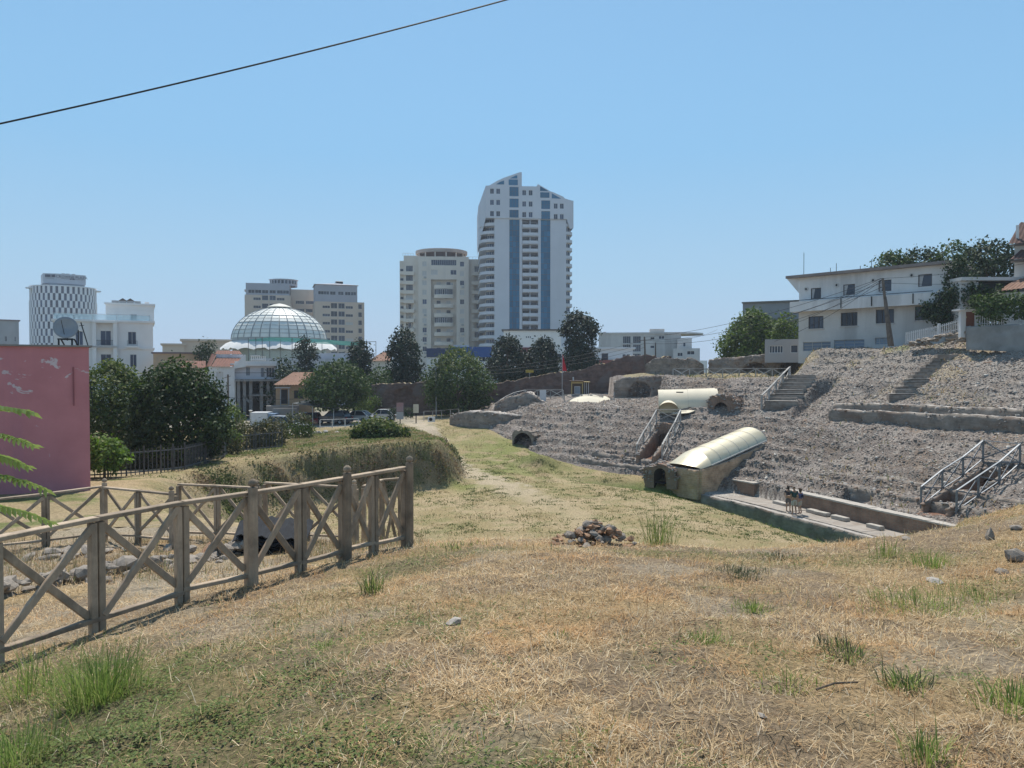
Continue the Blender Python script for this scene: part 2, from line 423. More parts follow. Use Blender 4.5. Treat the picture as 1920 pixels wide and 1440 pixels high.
def grid(x0, x1, y0, y1, r):
    xs = np.arange(x0, x1+r*.5, r); ys = np.arange(y0, y1+r*.5, r); X, Y = np.meshgrid(xs, ys)
    n, m = len(xs), len(ys); i = np.arange(n*m).reshape(m, n)
    F = np.stack([i[:-1, :-1], i[:-1, 1:], i[1:, 1:], i[1:, :-1]], -1).reshape(-1, 4)
    return X.ravel(), Y.ravel(), F
def used(V, F, *arrs):
    u = np.unique(F); mp = np.full(len(V), -1); mp[u] = np.arange(len(u))
    return (V[u], mp[F]) + tuple(a[u] for a in arrs)
def lerp(a, b, t): return np.asarray(a)[None]*(1-t[:, None])+np.asarray(b)[None]*t[:, None] if np.ndim(a) == 1 else a*(1-t[:, None])+np.asarray(b)[None]*t[:, None]
STRAW, SOIL, GREEN, GREEN2, SAND = (.42,.295,.155), (.27,.205,.14), (.125,.155,.045), (.20,.215,.07), (.44,.365,.275)
def blob(x, y, cx, cy, rx, ry): return np.exp(-(((x-cx)/rx)**2+((y-cy)/ry)**2))
def green_near(x, y):
    """how green the turf is near the camera (weeds in the lower left, patches at right)"""
    n = fbm(x*.8+4, y*.8, 4)-.5; n2 = fbm(x*2.4, y*2.4+7, 3)-.5
    g = .95*blob(x, y, -2.0, 3.6, 1.5, 1.6)+.75*blob(x, y, -2.6, 5.6, 1.5, 1.3)+.5*blob(x, y, -1.2, 8.9, .8, .5)+.45*blob(x, y, 4.6, 6.6, 1.3, .7)+.35*blob(x, y, 3.3, 4.2, 1.2, .9)+.55*blob(x, y, -.6, 9.6, 1.2, .5)
    g = g+.8*blob(x, y, 2.4, 9.5, 1.6, .45)+.7*blob(x, y, 4.8, 8.7, 1.5, .6)+.6*blob(x, y, -.35, 2.9, .8, .6)
    return np.clip(g*1.0+n*1.0+n2*.8-.07, 0, 1)
# ---- near ground
X, Y, F = grid(-13, 14, -4, 18, .08)
Z, A = low_ground(X, Y); V = np.stack([X, Y, Z], -1)
g = green_near(X, Y)
enc = sstep(0, .6, -(X-(-4.15))*.829+(Y-7.39)*.56)            # beyond the near fence, towards the dig
n = fbm(X*1.1, Y*1.1, 4); col = lerp((.35,.25,.135), (.25,.185,.12), sstep(.40, .62, n)); col = lerp(col, (.33,.27,.195), sstep(.57, .66, fbm(X*1.1+71, Y*1.1, 4))*.6); col = lerp(col, (.11,.115,.045), g*.6)
col = lerp(col, (.36,.30,.22), enc*.75*sstep(.35, .6, fbm(X*.7+31, Y*.7, 3)))
beyond = sstep(.5, 3, -A['p']); col = lerp(col, (.25,.21,.085), beyond)
m_ground = attrmat('dry_turf_soil', fine=30, amt=.75, bdist=.05, bscale=34)
tag(np_mesh('ground', V, F, m_ground, smooth=True, col=col), kind='structure')
# ---- middle ground: arena floor, banks, left terraces
X, Y, F = grid(-70, 30, 17.6, 120, .32)
Z, A = low_ground(X, Y); Z = edge_fade(X, Y, Z); V = np.stack([X, Y, Z], -1)
keep = (A['s'][F] < 1.2).all(1); F = F[keep]
PATH = np.array([(-12,92,1.6),(-10.2,82,1.5),(-8.6,75,1.2),(-6.6,67,1.0),(-4.1,59.5,1.0),(-.9,52.8,1.3),(1.4,48,1.2),(3.5,43,.8),(5,36,.5)], float)
pd, pw, _ = curve_dist(PATH, X, Y); pd = np.abs(pd)
n = fbm(X*.45, Y*.45, 4); nf = fbm(X*1.7, Y*1.7, 4)
col = lerp((.30,.235,.125), (.37,.285,.17), sstep(.38, .6, n))
col = lerp(col, (.19,.19,.08), np.clip(sstep(.56, .64, nf)*.5, 0, 1))
gr = np.clip(blob(X, Y, 0.2, 66, 5, 11)+blob(X, Y, -10, 66, 4, 10)*.8+.9*blob(X, Y, -7, 57, 6, 4)+blob(X, Y, -3.3, 54, 1.6, 3.5), 0, 1)
col = lerp(col, (.17,.20,.055), gr*.8*sstep(.3, .55, fbm(X*.9+8, Y*.9, 3)))
bk = np.clip(A['bank'], 0, 1); col = lerp(col, (.22,.17,.105), bk*.85); col = lerp(col, (.095,.11,.045), bk*sstep(.5, .6, fbm(X*1.3+80, Y*1.3, 3))*.8)
lt = (A['p'] > .5)*sstep(50, 44, Y); col = lerp(col, (.34,.26,.155), lt*.7); col = lerp(col, GREEN, lt*sstep(.52, .66, fbm(X*.6+3, Y*.6, 3))*.8)
tr2 = (A['p'] > -.5)*sstep(46, 50, Y)*sstep(86, 78, Y)*sstep(-26, -18, X); col = lerp(col, (.185,.17,.08), tr2*.75); col = lerp(col, (.25,.185,.115), tr2*sstep(.46, .58, fbm(X*.5+44, Y*.5, 3))*.8); col = lerp(col, (.12,.14,.05), tr2*sstep(.55, .65, fbm(X*.8+14, Y*.8, 3))*.8)
pth = sstep(1.25, .75, pd/pw+(nf-.5)*2.6+(fbm(X*4, Y*4, 2)-.5)*.8); col = lerp(col, SAND, pth*.85*sstep(43, 54, Y))
fl2 = sstep(2.0, .6, pd/pw)*sstep(66, 52, Y); col = lerp(col, (.38,.305,.19), fl2*.5)
col = lerp(col, (.10,.19,.03), np.clip(A['ditch']*1.6, 0, 1))
back = sstep(84, 88, Y); col = lerp(col, (.30,.27,.22), back*sstep(-8, -16, X))
tag(np_mesh('arena_ground', V, F, attrmat('arena_turf', fine=12, amt=.6, bdist=.10, bscale=9), smooth=True, col=col), kind='structure')
# ---- far ground to the horizon
mb = MB()
for (a, b, c, d) in ((-6000,6000,119.8,9000), (-6000,-69.8,-200,119.8), (79.8,6000,-200,119.8), (-69.8,79.8,-200,-3.8), (-69.8,-12.8,-3.8,17.8), (13.8,79.8,-3.8,13.8)):
    zz = 2.98
    if d < 20: zz = 6.0 if a < -20 else 7.9
    mb.add([(a,c,zz),(b,c,zz),(b,d,zz),(a,d,zz)], [(0,1,2,3)])
tag(mb.build('terrain', surf('distant_ground', (.20,.18,.12), (.12,.13,.07), .02)), kind='structure')
# ---- the amphitheatre: rubble core of the seating
amphi = thing('amphitheatre', 'ruined roman amphitheatre with a bare slope of grey rubble seating', 'ruin', (16, 58, 0))
def rel(o, parent=None):
    """parent an object built in world coordinates, keeping it in place"""
    p = parent or amphi; o.parent = p; o.matrix_parent_inverse = Matrix.LocRotScale(p.location, p.rotation_euler, None).inverted(); return o
X, Y, F = grid(-9, 80, 26, 112, .19)
s_, _, _ = curve_dist(CB, X, Y)
keep = (s_[F] > -.35).all(1); F = F[keep]
V0 = np.stack([X, Y, X*0], -1); V0, F = used(V0, F); X, Y = V0[:, 0], V0[:, 1]
Z, A = cavea(X, Y); Z = edge_fade(X, Y, Z)
Z = np.where(A['s'] < .02, np.minimum(Z, -.6), Z)
V = np.stack([X, Y, Z], -1)
n = fbm(X*.5, Y*.5, 5, .6); nn = fbm(X*2.2, Y*2.2, 4)
col = lerp((.25,.212,.185), (.175,.145,.124), sstep(.38, .62, n)); col = lerp(col, (.33,.295,.255), sstep(.58, .7, nn)*.7)
col = lerp(col, (.225,.165,.12), sstep(.6, .7, fbm(X*.8+60, Y*.8, 3))*.45)
up = sstep(12, 24, A['s'])*sstep(22, 30, X); col = lerp(col, (.315,.285,.25), up*.55); col = lerp(col, (.36,.285,.17), up*sstep(.58, .68, fbm(X*.35+5, Y*.35, 3))*.6)
col = lerp(col, (.20,.22,.08), sstep(11.2, 11.9, Z)*sstep(.55, .62, fbm(X*.4+70, Y*.4, 2))*.7)
ter_in = terr_poly_in(X, Y, [(13.4,87.8),(18.2,85.4),(19.2,79.8),(22,75.6),(28.6,72.2),(32,80),(32,95),(13.4,95)]); col = lerp(col, (.30,.25,.14), ter_in*.75); col = lerp(col, (.22,.115,.075), A['cut']*.9)
wk = (A['q'] <= 0)*A['right']; col = lerp(col, (.42,.385,.34), wk*.9)
slope = rel(np_mesh('seating_slope', V, F, attrmat('rubble_core', fine=9, amt=.8, bdist=.09, bscale=12), smooth=False, col=col))
# ================================================================ people
def skin_mesh(name, verts, edges, radii, mat, parent, root=0, sub=2):
    me = bpy.data.meshes.new(name); me.from_pydata(verts, edges, []); o = bpy.data.objects.new(name, me); COL.objects.link(o)
    m = o.modifiers.new('skin', 'SKIN'); m.use_smooth_shade = True
    for i, v in enumerate(me.skin_vertices[0].data):
        r = radii[i]; v.radius = (r, r) if not hasattr(r, '__len__') else r; v.use_root = (i == root)
    s_ = o.modifiers.new('sub', 'SUBSURF'); s_.levels = sub; s_.render_levels = sub
    dg = bpy.context.evaluated_depsgraph_get(); m2 = bpy.data.meshes.new_from_object(o.evaluated_get(dg)); bpy.data.objects.remove(o)
    m2.materials.clear(); m2.materials.append(mat); o = bpy.data.objects.new(name, m2); COL.objects.link(o); o.parent = parent; return o
skinm = surf('skin', (.42,.25,.17), (.38,.22,.15), 8, .55)
def person(label, loc, rz, H, shirt, pants, hair, longhair=False, arm=(0, 0), lean=0, bag=None):
    t = thing('person', label, 'person', loc, rz, 'people on the walkway'); k = H/1.75
    def S(v): return tuple(c*k for c in v)
    hipz, kn, an = .93, .50, .09; sh = 1.43
    V = [(0,0,.98),(0,.01,1.18),(0,0,1.40),(0,-.01,1.50),(0,-.03,1.60),(0,-.03,1.72), (.10,0,.93),(.11,-.02,.50),(.11,.02,.10),(.115,-.13,.04), (-.10,0,.93),(-.11,-.06,.50),(-.11,.04,.10),(-.115,-.11,.04),
         (.19,0,1.41),(.25,.02,1.14),(.22,-.10-arm[0],.92+arm[0]*.6),(.21,-.15-arm[0],.85+arm[0]*.7), (-.19,0,1.41),(-.25,.02,1.14),(-.22,-.10-arm[1],.92+arm[1]*.6),(-.21,-.15-arm[1],.85+arm[1]*.7)]
    E = [(0,1),(1,2),(2,3),(3,4),(4,5),(0,6),(6,7),(7,8),(8,9),(0,10),(10,11),(11,12),(12,13),(2,14),(14,15),(15,16),(16,17),(2,18),(18,19),(19,20),(20,21)]
    rad = [(.13,.10),(.12,.09),(.14,.09),.055,(.085,.10),(.06,.075), .085,.055,.04,.03, .085,.055,.04,.03, .05,.04,.03,.025, .05,.04,.03,.025]
    rad = [tuple(c*k for c in r) if hasattr(r, '__len__') else r*k for r in rad]
    skin_mesh('body', [S(v) for v in V], E, rad, skinm, t)
    sv = [V[i] for i in (0, 1, 2, 14, 15, 18, 19)]; sv[4] = tuple((np.array(V[14])*.45+np.array(V[15])*.55)); sv[6] = tuple((np.array(V[18])*.45+np.array(V[19])*.55))
    skin_mesh('shirt', [S(v) for v in sv], [(0,1),(1,2),(2,3),(3,4),(2,5),(5,6)], [tuple(c*k for c in r) for r in ((.165,.125),(.15,.115),(.165,.11),(.075,.075),(.065,.065),(.075,.075),(.065,.065))], shirt, t)
    pv = [(0,0,1.0),(0,0,.92),(.10,0,.86),(.11,-.01,.52),(-.10,0,.86),(-.11,-.05,.52)]; skin_mesh('shorts', [S(v) for v in pv], [(0,1),(1,2),(2,3),(1,4),(4,5)], [tuple(c*k for c in r) for r in ((.155,.12),(.155,.125),(.105,.105),(.09,.09),(.105,.105),(.09,.09))], pants, t)
    hv = [(0,-.01,1.64),(0,.0,1.72)]+([(0,.06,1.5)] if longhair else []); skin_mesh('hair', [S(v) for v in hv], [(0,1)]+([(0,2)] if longhair else []), [(.095*k,.11*k),(.07*k,.085*k)]+([(.07*k,.05*k)] if longhair else []), hair, t)
    for s, y in ((1, -.03), (-1, -.01)): skin_mesh('shoe', [S((.11*s, y+.06, .05)), S((.115*s, y-.12, .035))], [(0, 1)], [.05*k, .045*k], surf('shoe', (.10,.10,.11)), t, sub=1)
    if bag: skin_mesh('backpack', [S((0,.16,1.12)), S((0,.17,1.36))], [(0,1)], [(.13*k,.08*k),(.11*k,.07*k)], bag, t)
    return t
hair_d = surf('hair_dark', (.03,.022,.018))
pz = .69
def walk_at(px_, py_): p = atz(px_, py_, pz); return (p.x, p.y, pz-.02)
person('person in dark top and shorts standing at the left of the group of three', walk_at(1478, 958), R(150), 1.66, surf('top_dark', (.06,.05,.06)), surf('shorts_grey', (.14,.13,.14)), hair_d, True, (.1, .05))
person('tallest person in dark green shirt and pale shorts holding a map', walk_at(1489, 964), R(190), 1.82, surf('shirt_green', (.03,.07,.07), (.025,.055,.055)), surf('shorts_beige', (.50,.45,.38)), hair_d, False, (.28, .28))
person('person in blue top with a dark backpack at the right of the group', walk_at(1500, 963), R(215), 1.64, surf('top_blue', (.10,.12,.26)), surf('shorts_sand', (.46,.40,.33)), surf('hair_brown', (.07,.045,.03)), True, (.15, .1), bag=surf('backpack_navy', (.03,.035,.07)))
# ================================================================ rocks and rubble
def rock_geo(seed, n=11, flat=.7):
    r = np.random.default_rng(seed); bm = bmesh.new()
    for _ in range(n):
        v = r.normal(size=3); v /= np.linalg.norm(v); v *= r.uniform(.75, 1.05); v[2] *= flat; v[0] *= 1.15
        bm.verts.new(v)
    o = bmesh.ops.convex_hull(bm, input=bm.verts)
    bmesh.ops.delete(bm, geom=[e for e in o['geom_interior'] if isinstance(e, bmesh.types.BMVert)], context='VERTS')
    bmesh.ops.triangulate(bm, faces=bm.faces); bm.normal_update()
    bm.verts.index_update(); V = np.array([v.co[:] for v in bm.verts]); F = np.array([[v.index for v in f.verts] for f in bm.faces]); bm.free()
    return V, F
ROCKG = [rock_geo(i+3, 11+i % 5, .55+.08*(i % 4)) for i in range(10)]
ROCKG2 = [rock_geo(i+40, 24, .62+.06*(i % 4)) for i in range(8)]
m_rock = surf('weathered_rock', (.38,.325,.27), (.27,.23,.19), 3.0, .9, bdist=.03, fine=22, stain=(.17,.145,.12), stain_scale=2.0)
m_rock_red = surf('rusty_rock', (.50,.30,.18), (.36,.235,.16), 5.0, .9, bdist=.03, fine=25, stain=(.36,.15,.06), stain_scale=3.5, stain_amt=.8)
m_pale = surf('pale_stone', (.46,.42,.365), (.36,.32,.28), 3.0, .85, bdist=.012, fine=30)
ROCKM = []
for V_, F_ in ROCKG2:
    me = bpy.data.meshes.new('stone'); me.from_pydata(V_.tolist(), [], F_.tolist()); me.materials.append(m_rock); ROCKM.append(me)
ROCKM_RED = []
for V_, F_ in ROCKG[:6]:
    me = bpy.data.meshes.new('stone'); me.from_pydata(V_.tolist(), [], F_.tolist()); me.materials.append(m_rock); ROCKM_RED.append(me)
for m in ROCKM_RED: m.materials[0] = m_rock_red
ROCKM_PALE = [m.copy() for m in ROCKM[:4]]
for m in ROCKM_PALE: m.materials[0] = m_pale
def rock(parent, loc, size, pool=None, name='stone', rnd=random):
    s = size if hasattr(size, '__len__') else (size*rnd.uniform(.8, 1.25), size*rnd.uniform(.8, 1.25), size*rnd.uniform(.7, 1.1))
    o = inst(rnd.choice(pool or ROCKM), name, parent, loc, scale=s, rot=(rnd.uniform(-.3, .3), rnd.uniform(-.3, .3), rnd.uniform(0, 6.28)))
    return o
def scatter_mesh(name, P, sc, mats, col=None, parent=None, pool=ROCKG, tilt=.7, rng=RNG):
    """many small stones as one mesh: P (n,3), sc (n,)"""
    idx = rng.integers(0, len(pool), len(P)); VV = []; FF = []; CC = []; off = 0
    for k, (V, F) in enumerate(pool):
        sel = np.where(idx == k)[0]
        if not len(sel): continue
        n = len(sel); a = rng.uniform(0, 6.283, n); tx = rng.normal(0, tilt*.5, n)
        ca, sa, cx, sx_ = np.cos(a), np.sin(a), np.cos(tx), np.sin(tx)
        v = V[None]*(sc[sel][:, None, None]*rng.uniform(.7, 1.3, (n, 1, 3)))
        y2 = v[..., 1]*cx[:, None]-v[..., 2]*sx_[:, None]; z2 = v[..., 1]*sx_[:, None]+v[..., 2]*cx[:, None]
        x3 = v[..., 0]*ca[:, None]-y2*sa[:, None]; y3 = v[..., 0]*sa[:, None]+y2*ca[:, None]
        w3 = np.stack([x3, y3, z2], -1)+P[sel][:, None]
        VV.append(w3.reshape(-1, 3)); FF.append((F[None]+(np.arange(n)*len(V))[:, None, None]+off).reshape(-1, 3)); off += n*len(V)
        if col is not None: CC.append(np.repeat(col[sel], len(V), 0))
    return np_mesh(name, np.concatenate(VV), np.concatenate(FF), mats, parent, col=np.concatenate(CC) if CC else None)
# rubble stones bedded in the seating slope
r_ = np.random.default_rng(5); n = 300000
x = r_.uniform(-6, 62, n); y = r_.uniform(36, 92, n)
px = 960+FPX*x/y; ok = (px > 820) & (px < 1990)
x, y = x[ok], y[ok]; z, A = cavea(x, y)
py = HOR-FPX*(z-10)/y
ok = (A['q'] > .25) & (A['cut'] == 0) & (z < 12.4) & ~(A['ter'] & (z > 8.3)) & (y < 88) & (r_.random(len(x)) < np.clip(1.25*(48/y)**1.2, .25, 1)*np.where(fbm(x*.7, y*.7, 3) > .38, 1, .6))
x, y, z = x[ok], y[ok], z[ok]; sc = np.clip(r_.lognormal(-2.68, .38, len(x)), .03, .24)*(.8+.2*y/50)
base = np.array([(.30,.262,.23), (.21,.18,.158), (.40,.36,.315), (.28,.195,.145), (.58,.54,.48), (.135,.118,.106)]); pr = np.array([.34, .25, .17, .10, .05, .09])
col = base[r_.choice(len(base), len(x), p=pr)]*r_.uniform(.74, 1.04, (len(x), 1))
print('rubble', len(x))
rel(tag(scatter_mesh('rubble_stones', np.stack([x, y, z-.25*sc], -1), sc, attrmat('rubble_stone', fine=20, amt=.3, bdist=0), col), kind='stuff'))

# ================================================================ masonry
def brickmat(name, c1, c2, mortar, scale=1.0, bw=.5, rh=.25, bd=.02, stain=None):
    if name in MATS: return MATS[name]
    m, t, b = nodes(name); geo = coords(t); sp = t.nodes.new('ShaderNodeSeparateXYZ'); t.links.new(geo, sp.inputs[0])
    ad = t.nodes.new('ShaderNodeMath'); ad.operation = 'ADD'; t.links.new(sp.outputs['X'], ad.inputs[0]); t.links.new(sp.outputs['Y'], ad.inputs[1])
    cb = t.nodes.new('ShaderNodeCombineXYZ'); t.links.new(ad.outputs[0], cb.inputs['X']); t.links.new(sp.outputs['Z'], cb.inputs['Y'])
    nz = noise(t, 2.5, 3, .6, geo); vm = t.nodes.new('ShaderNodeVectorMath'); vm.operation = 'SCALE'; t.links.new(nz.outputs['Color'], vm.inputs[0]); vm.inputs['Scale'].default_value = .10
    va = t.nodes.new('ShaderNodeVectorMath'); va.operation = 'ADD'; t.links.new(cb.outputs[0], va.inputs[0]); t.links.new(vm.outputs[0], va.inputs[1])
    br = t.nodes.new('ShaderNodeTexBrick'); t.links.new(va.outputs[0], br.inputs['Vector'])
    br.inputs['Scale'].default_value = scale; br.inputs['Brick Width'].default_value = bw; br.inputs['Row Height'].default_value = rh; br.inputs['Mortar Size'].default_value = .018
    br.inputs['Color1'].default_value = c1+(1,); br.inputs['Color2'].default_value = c2+(1,); br.inputs['Mortar'].default_value = mortar+(1,)
    n1 = noise(t, 1.1, 6, .65, geo); r1 = ramp(t, [(.3, .62), (.7, 1.25)], n1.outputs['Fac']); c = mix(t, br.outputs['Color'], r1.outputs[0], 1.0, 'MULTIPLY')
    if stain:
        n2 = noise(t, .5, 5, .6, geo, dist=.5); r2 = ramp(t, [(.52, 0), (.64, .8)], n2.outputs['Fac']); c = mix(t, c, stain, r2.outputs[0])
    n3 = noise(t, 9, 6, .7, geo); mm = mix(t, br.outputs['Fac'], n3.outputs['Fac'], .6)
    t.links.new(c, b.inputs['Base Color']); b.inputs['Roughness'].default_value = .95; b.inputs['Specular IOR Level'].default_value = .1
    bump(t, b, n3.outputs['Fac'], .06, .8)
    MATS[name] = m; return m
m_brick = brickmat('roman_brick', (.33,.19,.13), (.26,.155,.11), (.25,.21,.17), 1.0, .34, .075)
m_citywall = brickmat('city_wall_brick', (.20,.125,.10), (.15,.10,.085), (.17,.135,.115), 1.0, .7, .16, stain=(.17,.145,.135))
m_masonry = brickmat('rubble_masonry', (.31,.265,.225), (.235,.20,.17), (.28,.245,.21), 1.0, .42, .17, stain=(.20,.14,.105))
m_ochre = brickmat('ochre_masonry', (.60,.40,.255), (.49,.315,.20), (.55,.40,.28), 1.0, .4, .16)
m_slabtop = surf('pale_stone_top', (.44,.40,.355), (.34,.30,.265), 1.6, .9, bdist=.02)  # paler tone for wall tops and stair treads
def rough_wall(name, pts, thick, mats, rows=6, seg=.6, amp=.18, topn=.3, parent=None, seed=0, label=None, cat=None, group=None, arches=(), lean=.0, rubble=7, foot=None, facest=False):
    """ruined wall along plan points (x, y, z_bottom, z_top); ragged top, uneven faces; arches = (t0, t1, zfloor, height, depth) niches along its length"""
    P = [np.array(p, float) for p in pts]; L = [0]
    for a, b in zip(P, P[1:]): L.append(L[-1]+math.hypot(*(b-a)[:2]))
    tot = L[-1]; n = max(2, int(tot/(seg*.62))); T = np.linspace(0, tot, n+1)
    C = np.array([[np.interp(t, L, [p[k] for p in P]) for k in range(4)] for t in T])
    d = np.gradient(C[:, :2], axis=0); d /= np.linalg.norm(d, axis=1)[:, None]; N = np.stack([d[:, 1], -d[:, 0]], -1)   # right-hand normal (front)
    zt = C[:, 3]+(fbm(T*.7+seed, T*0+seed, 4)-.5)*2*topn
    rj = np.random.default_rng(seed+5); V = []; F = []
    zt = zt+rj.uniform(-1, 1, len(T))*topn*.35
    rows = max(rows, int(np.mean(zt-C[:, 2])/.16))
    def ring(sgn, dep):
        out = []
        for j in range(rows+1):
            f = j/rows; z = C[:, 2]+(zt-C[:, 2])*f
            cz = np.floor(z/.21); off = thick/2*sgn+((fbm(T*.9+seed*3+sgn*7, z*1.3+seed, 4)-.5)*amp*1.8+(vnoise(T*2.6+cz*7.7+seed, cz*3.3+sgn)-.5)*(.07+amp*.55)+rj.uniform(-1, 1, len(T))*(.015+amp*.22))*sgn-(1.1*amp*max(0, f-.85)/.15)*sgn*rj.uniform(.3, 1, len(T))
            if sgn > 0:
                for (t0, t1, zf, hh, dp) in arches:
                    tc, hw = (t0+t1)/2, (t1-t0)/2; q = np.abs(T-tc)/hw
                    top = zf+hh-hw*.0+0*q; arc = zf+hh-hw+hw*np.sqrt(np.clip(1-q*q, 0, 1))
                    inn = (q < 1) & (z > zf) & (z < arc); off = np.where(inn, off-dp, off)
            out.append(np.stack([C[:, 0]+N[:, 0]*off, C[:, 1]+N[:, 1]*off, z], -1))
        return out
    fr = ring(1, 0); bk = ring(-1, 0); m = n+1
    V = np.concatenate(fr+bk); nr = rows+1
    for j in range(rows):
        for i in range(n):
            F.append((j*m+i, j*m+i+1, (j+1)*m+i+1, (j+1)*m+i)); o = nr*m
            F.append((o+j*m+i+1, o+j*m+i, o+(j+1)*m+i, o+(j+1)*m+i+1))
    o = nr*m; top = []
    for i in range(n): top.append(len(F)); F.append((rows*m+i, rows*m+i+1, o+rows*m+i+1, o+rows*m+i))
    for j in range(rows):
        F.append((o+j*m, j*m, (j+1)*m, o+(j+1)*m)); F.append((j*m+n, o+j*m+n, o+(j+1)*m+n, (j+1)*m+n))
    mi = np.zeros(len(F), int)
    if isinstance(mats, (list, tuple)) and len(mats) > 1: mi[top] = 1
    ob = np_mesh(name, V, np.array(F), mats, parent, mi=mi)
    if label: tag(ob, label, cat, group)
    if rubble:
        k = int(tot*rubble); tt = rj.uniform(0, tot, k); ii = np.interp(tt, T, np.arange(len(T))).astype(int); ii = np.clip(ii, 0, n-1)
        sd_ = rj.choice([0, 1, 1], k); oo = np.where(sd_ == 0, rj.normal(0, thick*.25, k), thick*.5+rj.gamma(1.5, .22, k)); zz = np.where(sd_ == 0, zt[ii]-.02, C[ii, 2]+.0)
        if foot is not None: zz = np.where(sd_ == 0, zz, foot)
        X2 = C[ii, 0]+N[ii, 0]*oo; Y2 = C[ii, 1]+N[ii, 1]*oo
        fz = rj.random(k); zz = np.where(sd_ == 0, zz, C[ii, 2]+(zt[ii]-C[ii, 2])*fz); oo2 = thick*.5-.02-.1*amp; X2 = np.where(sd_ == 0, X2, C[ii, 0]+N[ii, 0]*oo2); Y2 = np.where(sd_ == 0, Y2, C[ii, 1]+N[ii, 1]*oo2)
        keep = (sd_ == 0) | facest; sc2 = np.clip(rj.lognormal(-2.45, .42, k), .04, .28)
        P2 = np.stack([X2, Y2, zz], -1)[keep]; cc = np.array([(.27,.25,.235), (.20,.185,.175), (.33,.31,.285), (.25,.18,.14)])[rj.integers(0, 4, keep.sum())]
        rb_ = scatter_mesh('rubble', P2, sc2[keep], attrmat('rubble_stone', fine=20, amt=.3, bdist=0), cc, rng=rj); rb_['kind'] = 'stuff'; rb_.parent = ob
    return ob
def scatter_on(parent, pts, size, n, spread=.4, pool=None, seed=0, dz=0):
    rr = random.Random(seed)
    for i in range(n):
        t = rr.random()*(len(pts)-1); k = int(t); f = t-k
        a, b = pts[k], pts[min(k+1, len(pts)-1)]
        p = [a[j]+(b[j]-a[j])*f for j in range(3)]
        rock(parent, (p[0]+rr.uniform(-spread, spread), p[1]+rr.uniform(-spread, spread), p[2]+dz), size*rr.uniform(.6, 1.4), pool, rnd=rr)
# ---- podium: wall under the walkway, walkway kerb, brick wall behind it
def offset_curve(a0, a1, off, step=.6):
    """points along the base curve between arc lengths, offset outwards"""
    seg = np.hypot(np.diff(CB[:, 0]), np.diff(CB[:, 1])); L = np.concatenate([[0], np.cumsum(seg)]); T = np.arange(a0, a1+.01, step)
    x = np.interp(T, L, CB[:, 0]); y = np.interp(T, L, CB[:, 1]); dx = np.gradient(x); dy = np.gradient(y); m = np.hypot(dx, dy)
    return np.stack([x+dy/m*off, y-dx/m*off], -1)
_, _, arcs = curve_dist(CB, np.array([19.6, 14.6, 22.5, 16.5, 15.6]), np.array([42., 55., 35., 50.5, 52.5])); aR, aL, aN, aGap0, aGap1 = arcs
pw = offset_curve(aN-6, aL+.2, -.05)
rel(rough_wall('podium_wall', [(p[0], p[1], -.9, .62) for p in pw], .5, [m_masonry, m_slabtop], rows=5, seg=.5, amp=.07, topn=.05, seed=3, rubble=1))
# walkway slabs
wk = thing('walkway', 'pale paved walkway curving along the foot of the seating', 'walkway', (18, 47, .6))
seg = offset_curve(aN-5, aL, .2, 1.25); seg2 = offset_curve(aN-5, aL, 2.3, 1.25)
rr = random.Random(4); m_slabw = surf('walkway_stone', (.37,.325,.275), (.27,.235,.20), 1.2, .9, bdist=.02, fine=14, stain=(.22,.16,.12), stain_scale=.9, stain_amt=.6)
for i in range(len(seg)-1):
    f0 = .012; a, b, c, d = [Vector((*p, 0)) for p in (seg[i], seg[i+1], seg2[i+1], seg2[i])]
    cen = (a+b+c+d)/4; q = [cen+(v-cen)*(1-f0) for v in (a, b, c, d)]; zt = .66+rr.uniform(-.02, .03)
    mb = MB(); mb.prism([(v.x-18, v.y-47) for v in q], .3-.6, zt-.6, 0); o = mb.build('slab', m_slabw, wk)
# brick wall behind the walkway, in two lengths with a gap, stone coping
bw_lab = ['low brick wall with stone coping along the walkway behind the people', 'short brick wall end beside the golden vaulted shelter']
for (a0, a1, lab) in ((aN-6, aGap0-.2, bw_lab[0]), (aGap1+.2, aL+.2, bw_lab[1])):
    t = thing('brick_wall', lab, 'wall', (18, 47, .6), group='low brick walls along the walkway')
    c0 = offset_curve(a0, a1, 2.35, .5); c1 = offset_curve(a0, a1, 2.85, .5); h = .95
    mb = MB(); mt = MB(); n = len(c0)
    for j, zz in enumerate((-.4, h)): pass
    for i in range(n-1):
        a, b, c, d = c0[i], c0[i+1], c1[i+1], c1[i]
        mb.add([(a[0]-18,a[1]-47,-.4),(b[0]-18,b[1]-47,-.4),(b[0]-18,b[1]-47,h),(a[0]-18,a[1]-47,h)], [(0,1,2,3)])
        mb.add([(d[0]-18,d[1]-47,-.4),(c[0]-18,c[1]-47,-.4),(c[0]-18,c[1]-47,h),(d[0]-18,d[1]-47,h)], [(0,3,2,1)])
    for (e0, e1) in ((c0[0], c1[0]), (c0[-1], c1[-1])): mb.add([(e0[0]-18,e0[1]-47,-.4),(e1[0]-18,e1[1]-47,-.4),(e1[0]-18,e1[1]-47,h),(e0[0]-18,e0[1]-47,h)], [(0,1,2,3)])
    mb.build('brickwork', m_brick, t)
    e0 = offset_curve(a0, a1, 2.28, 1.0); e1 = offset_curve(a0, a1, 3.1, 1.0)
    for i in range(len(e0)-1):
        cen = (e0[i]+e0[i+1]+e1[i]+e1[i+1])/4; q = [cen+(v-cen)*.985 for v in (e0[i], e0[i+1], e1[i+1], e1[i])]
        mm = MB().prism([(v[0]-18, v[1]-47) for v in q], h+.002, h+.09+rr.uniform(-.01, .015)); mm.build('coping_stone', m_pale, t)
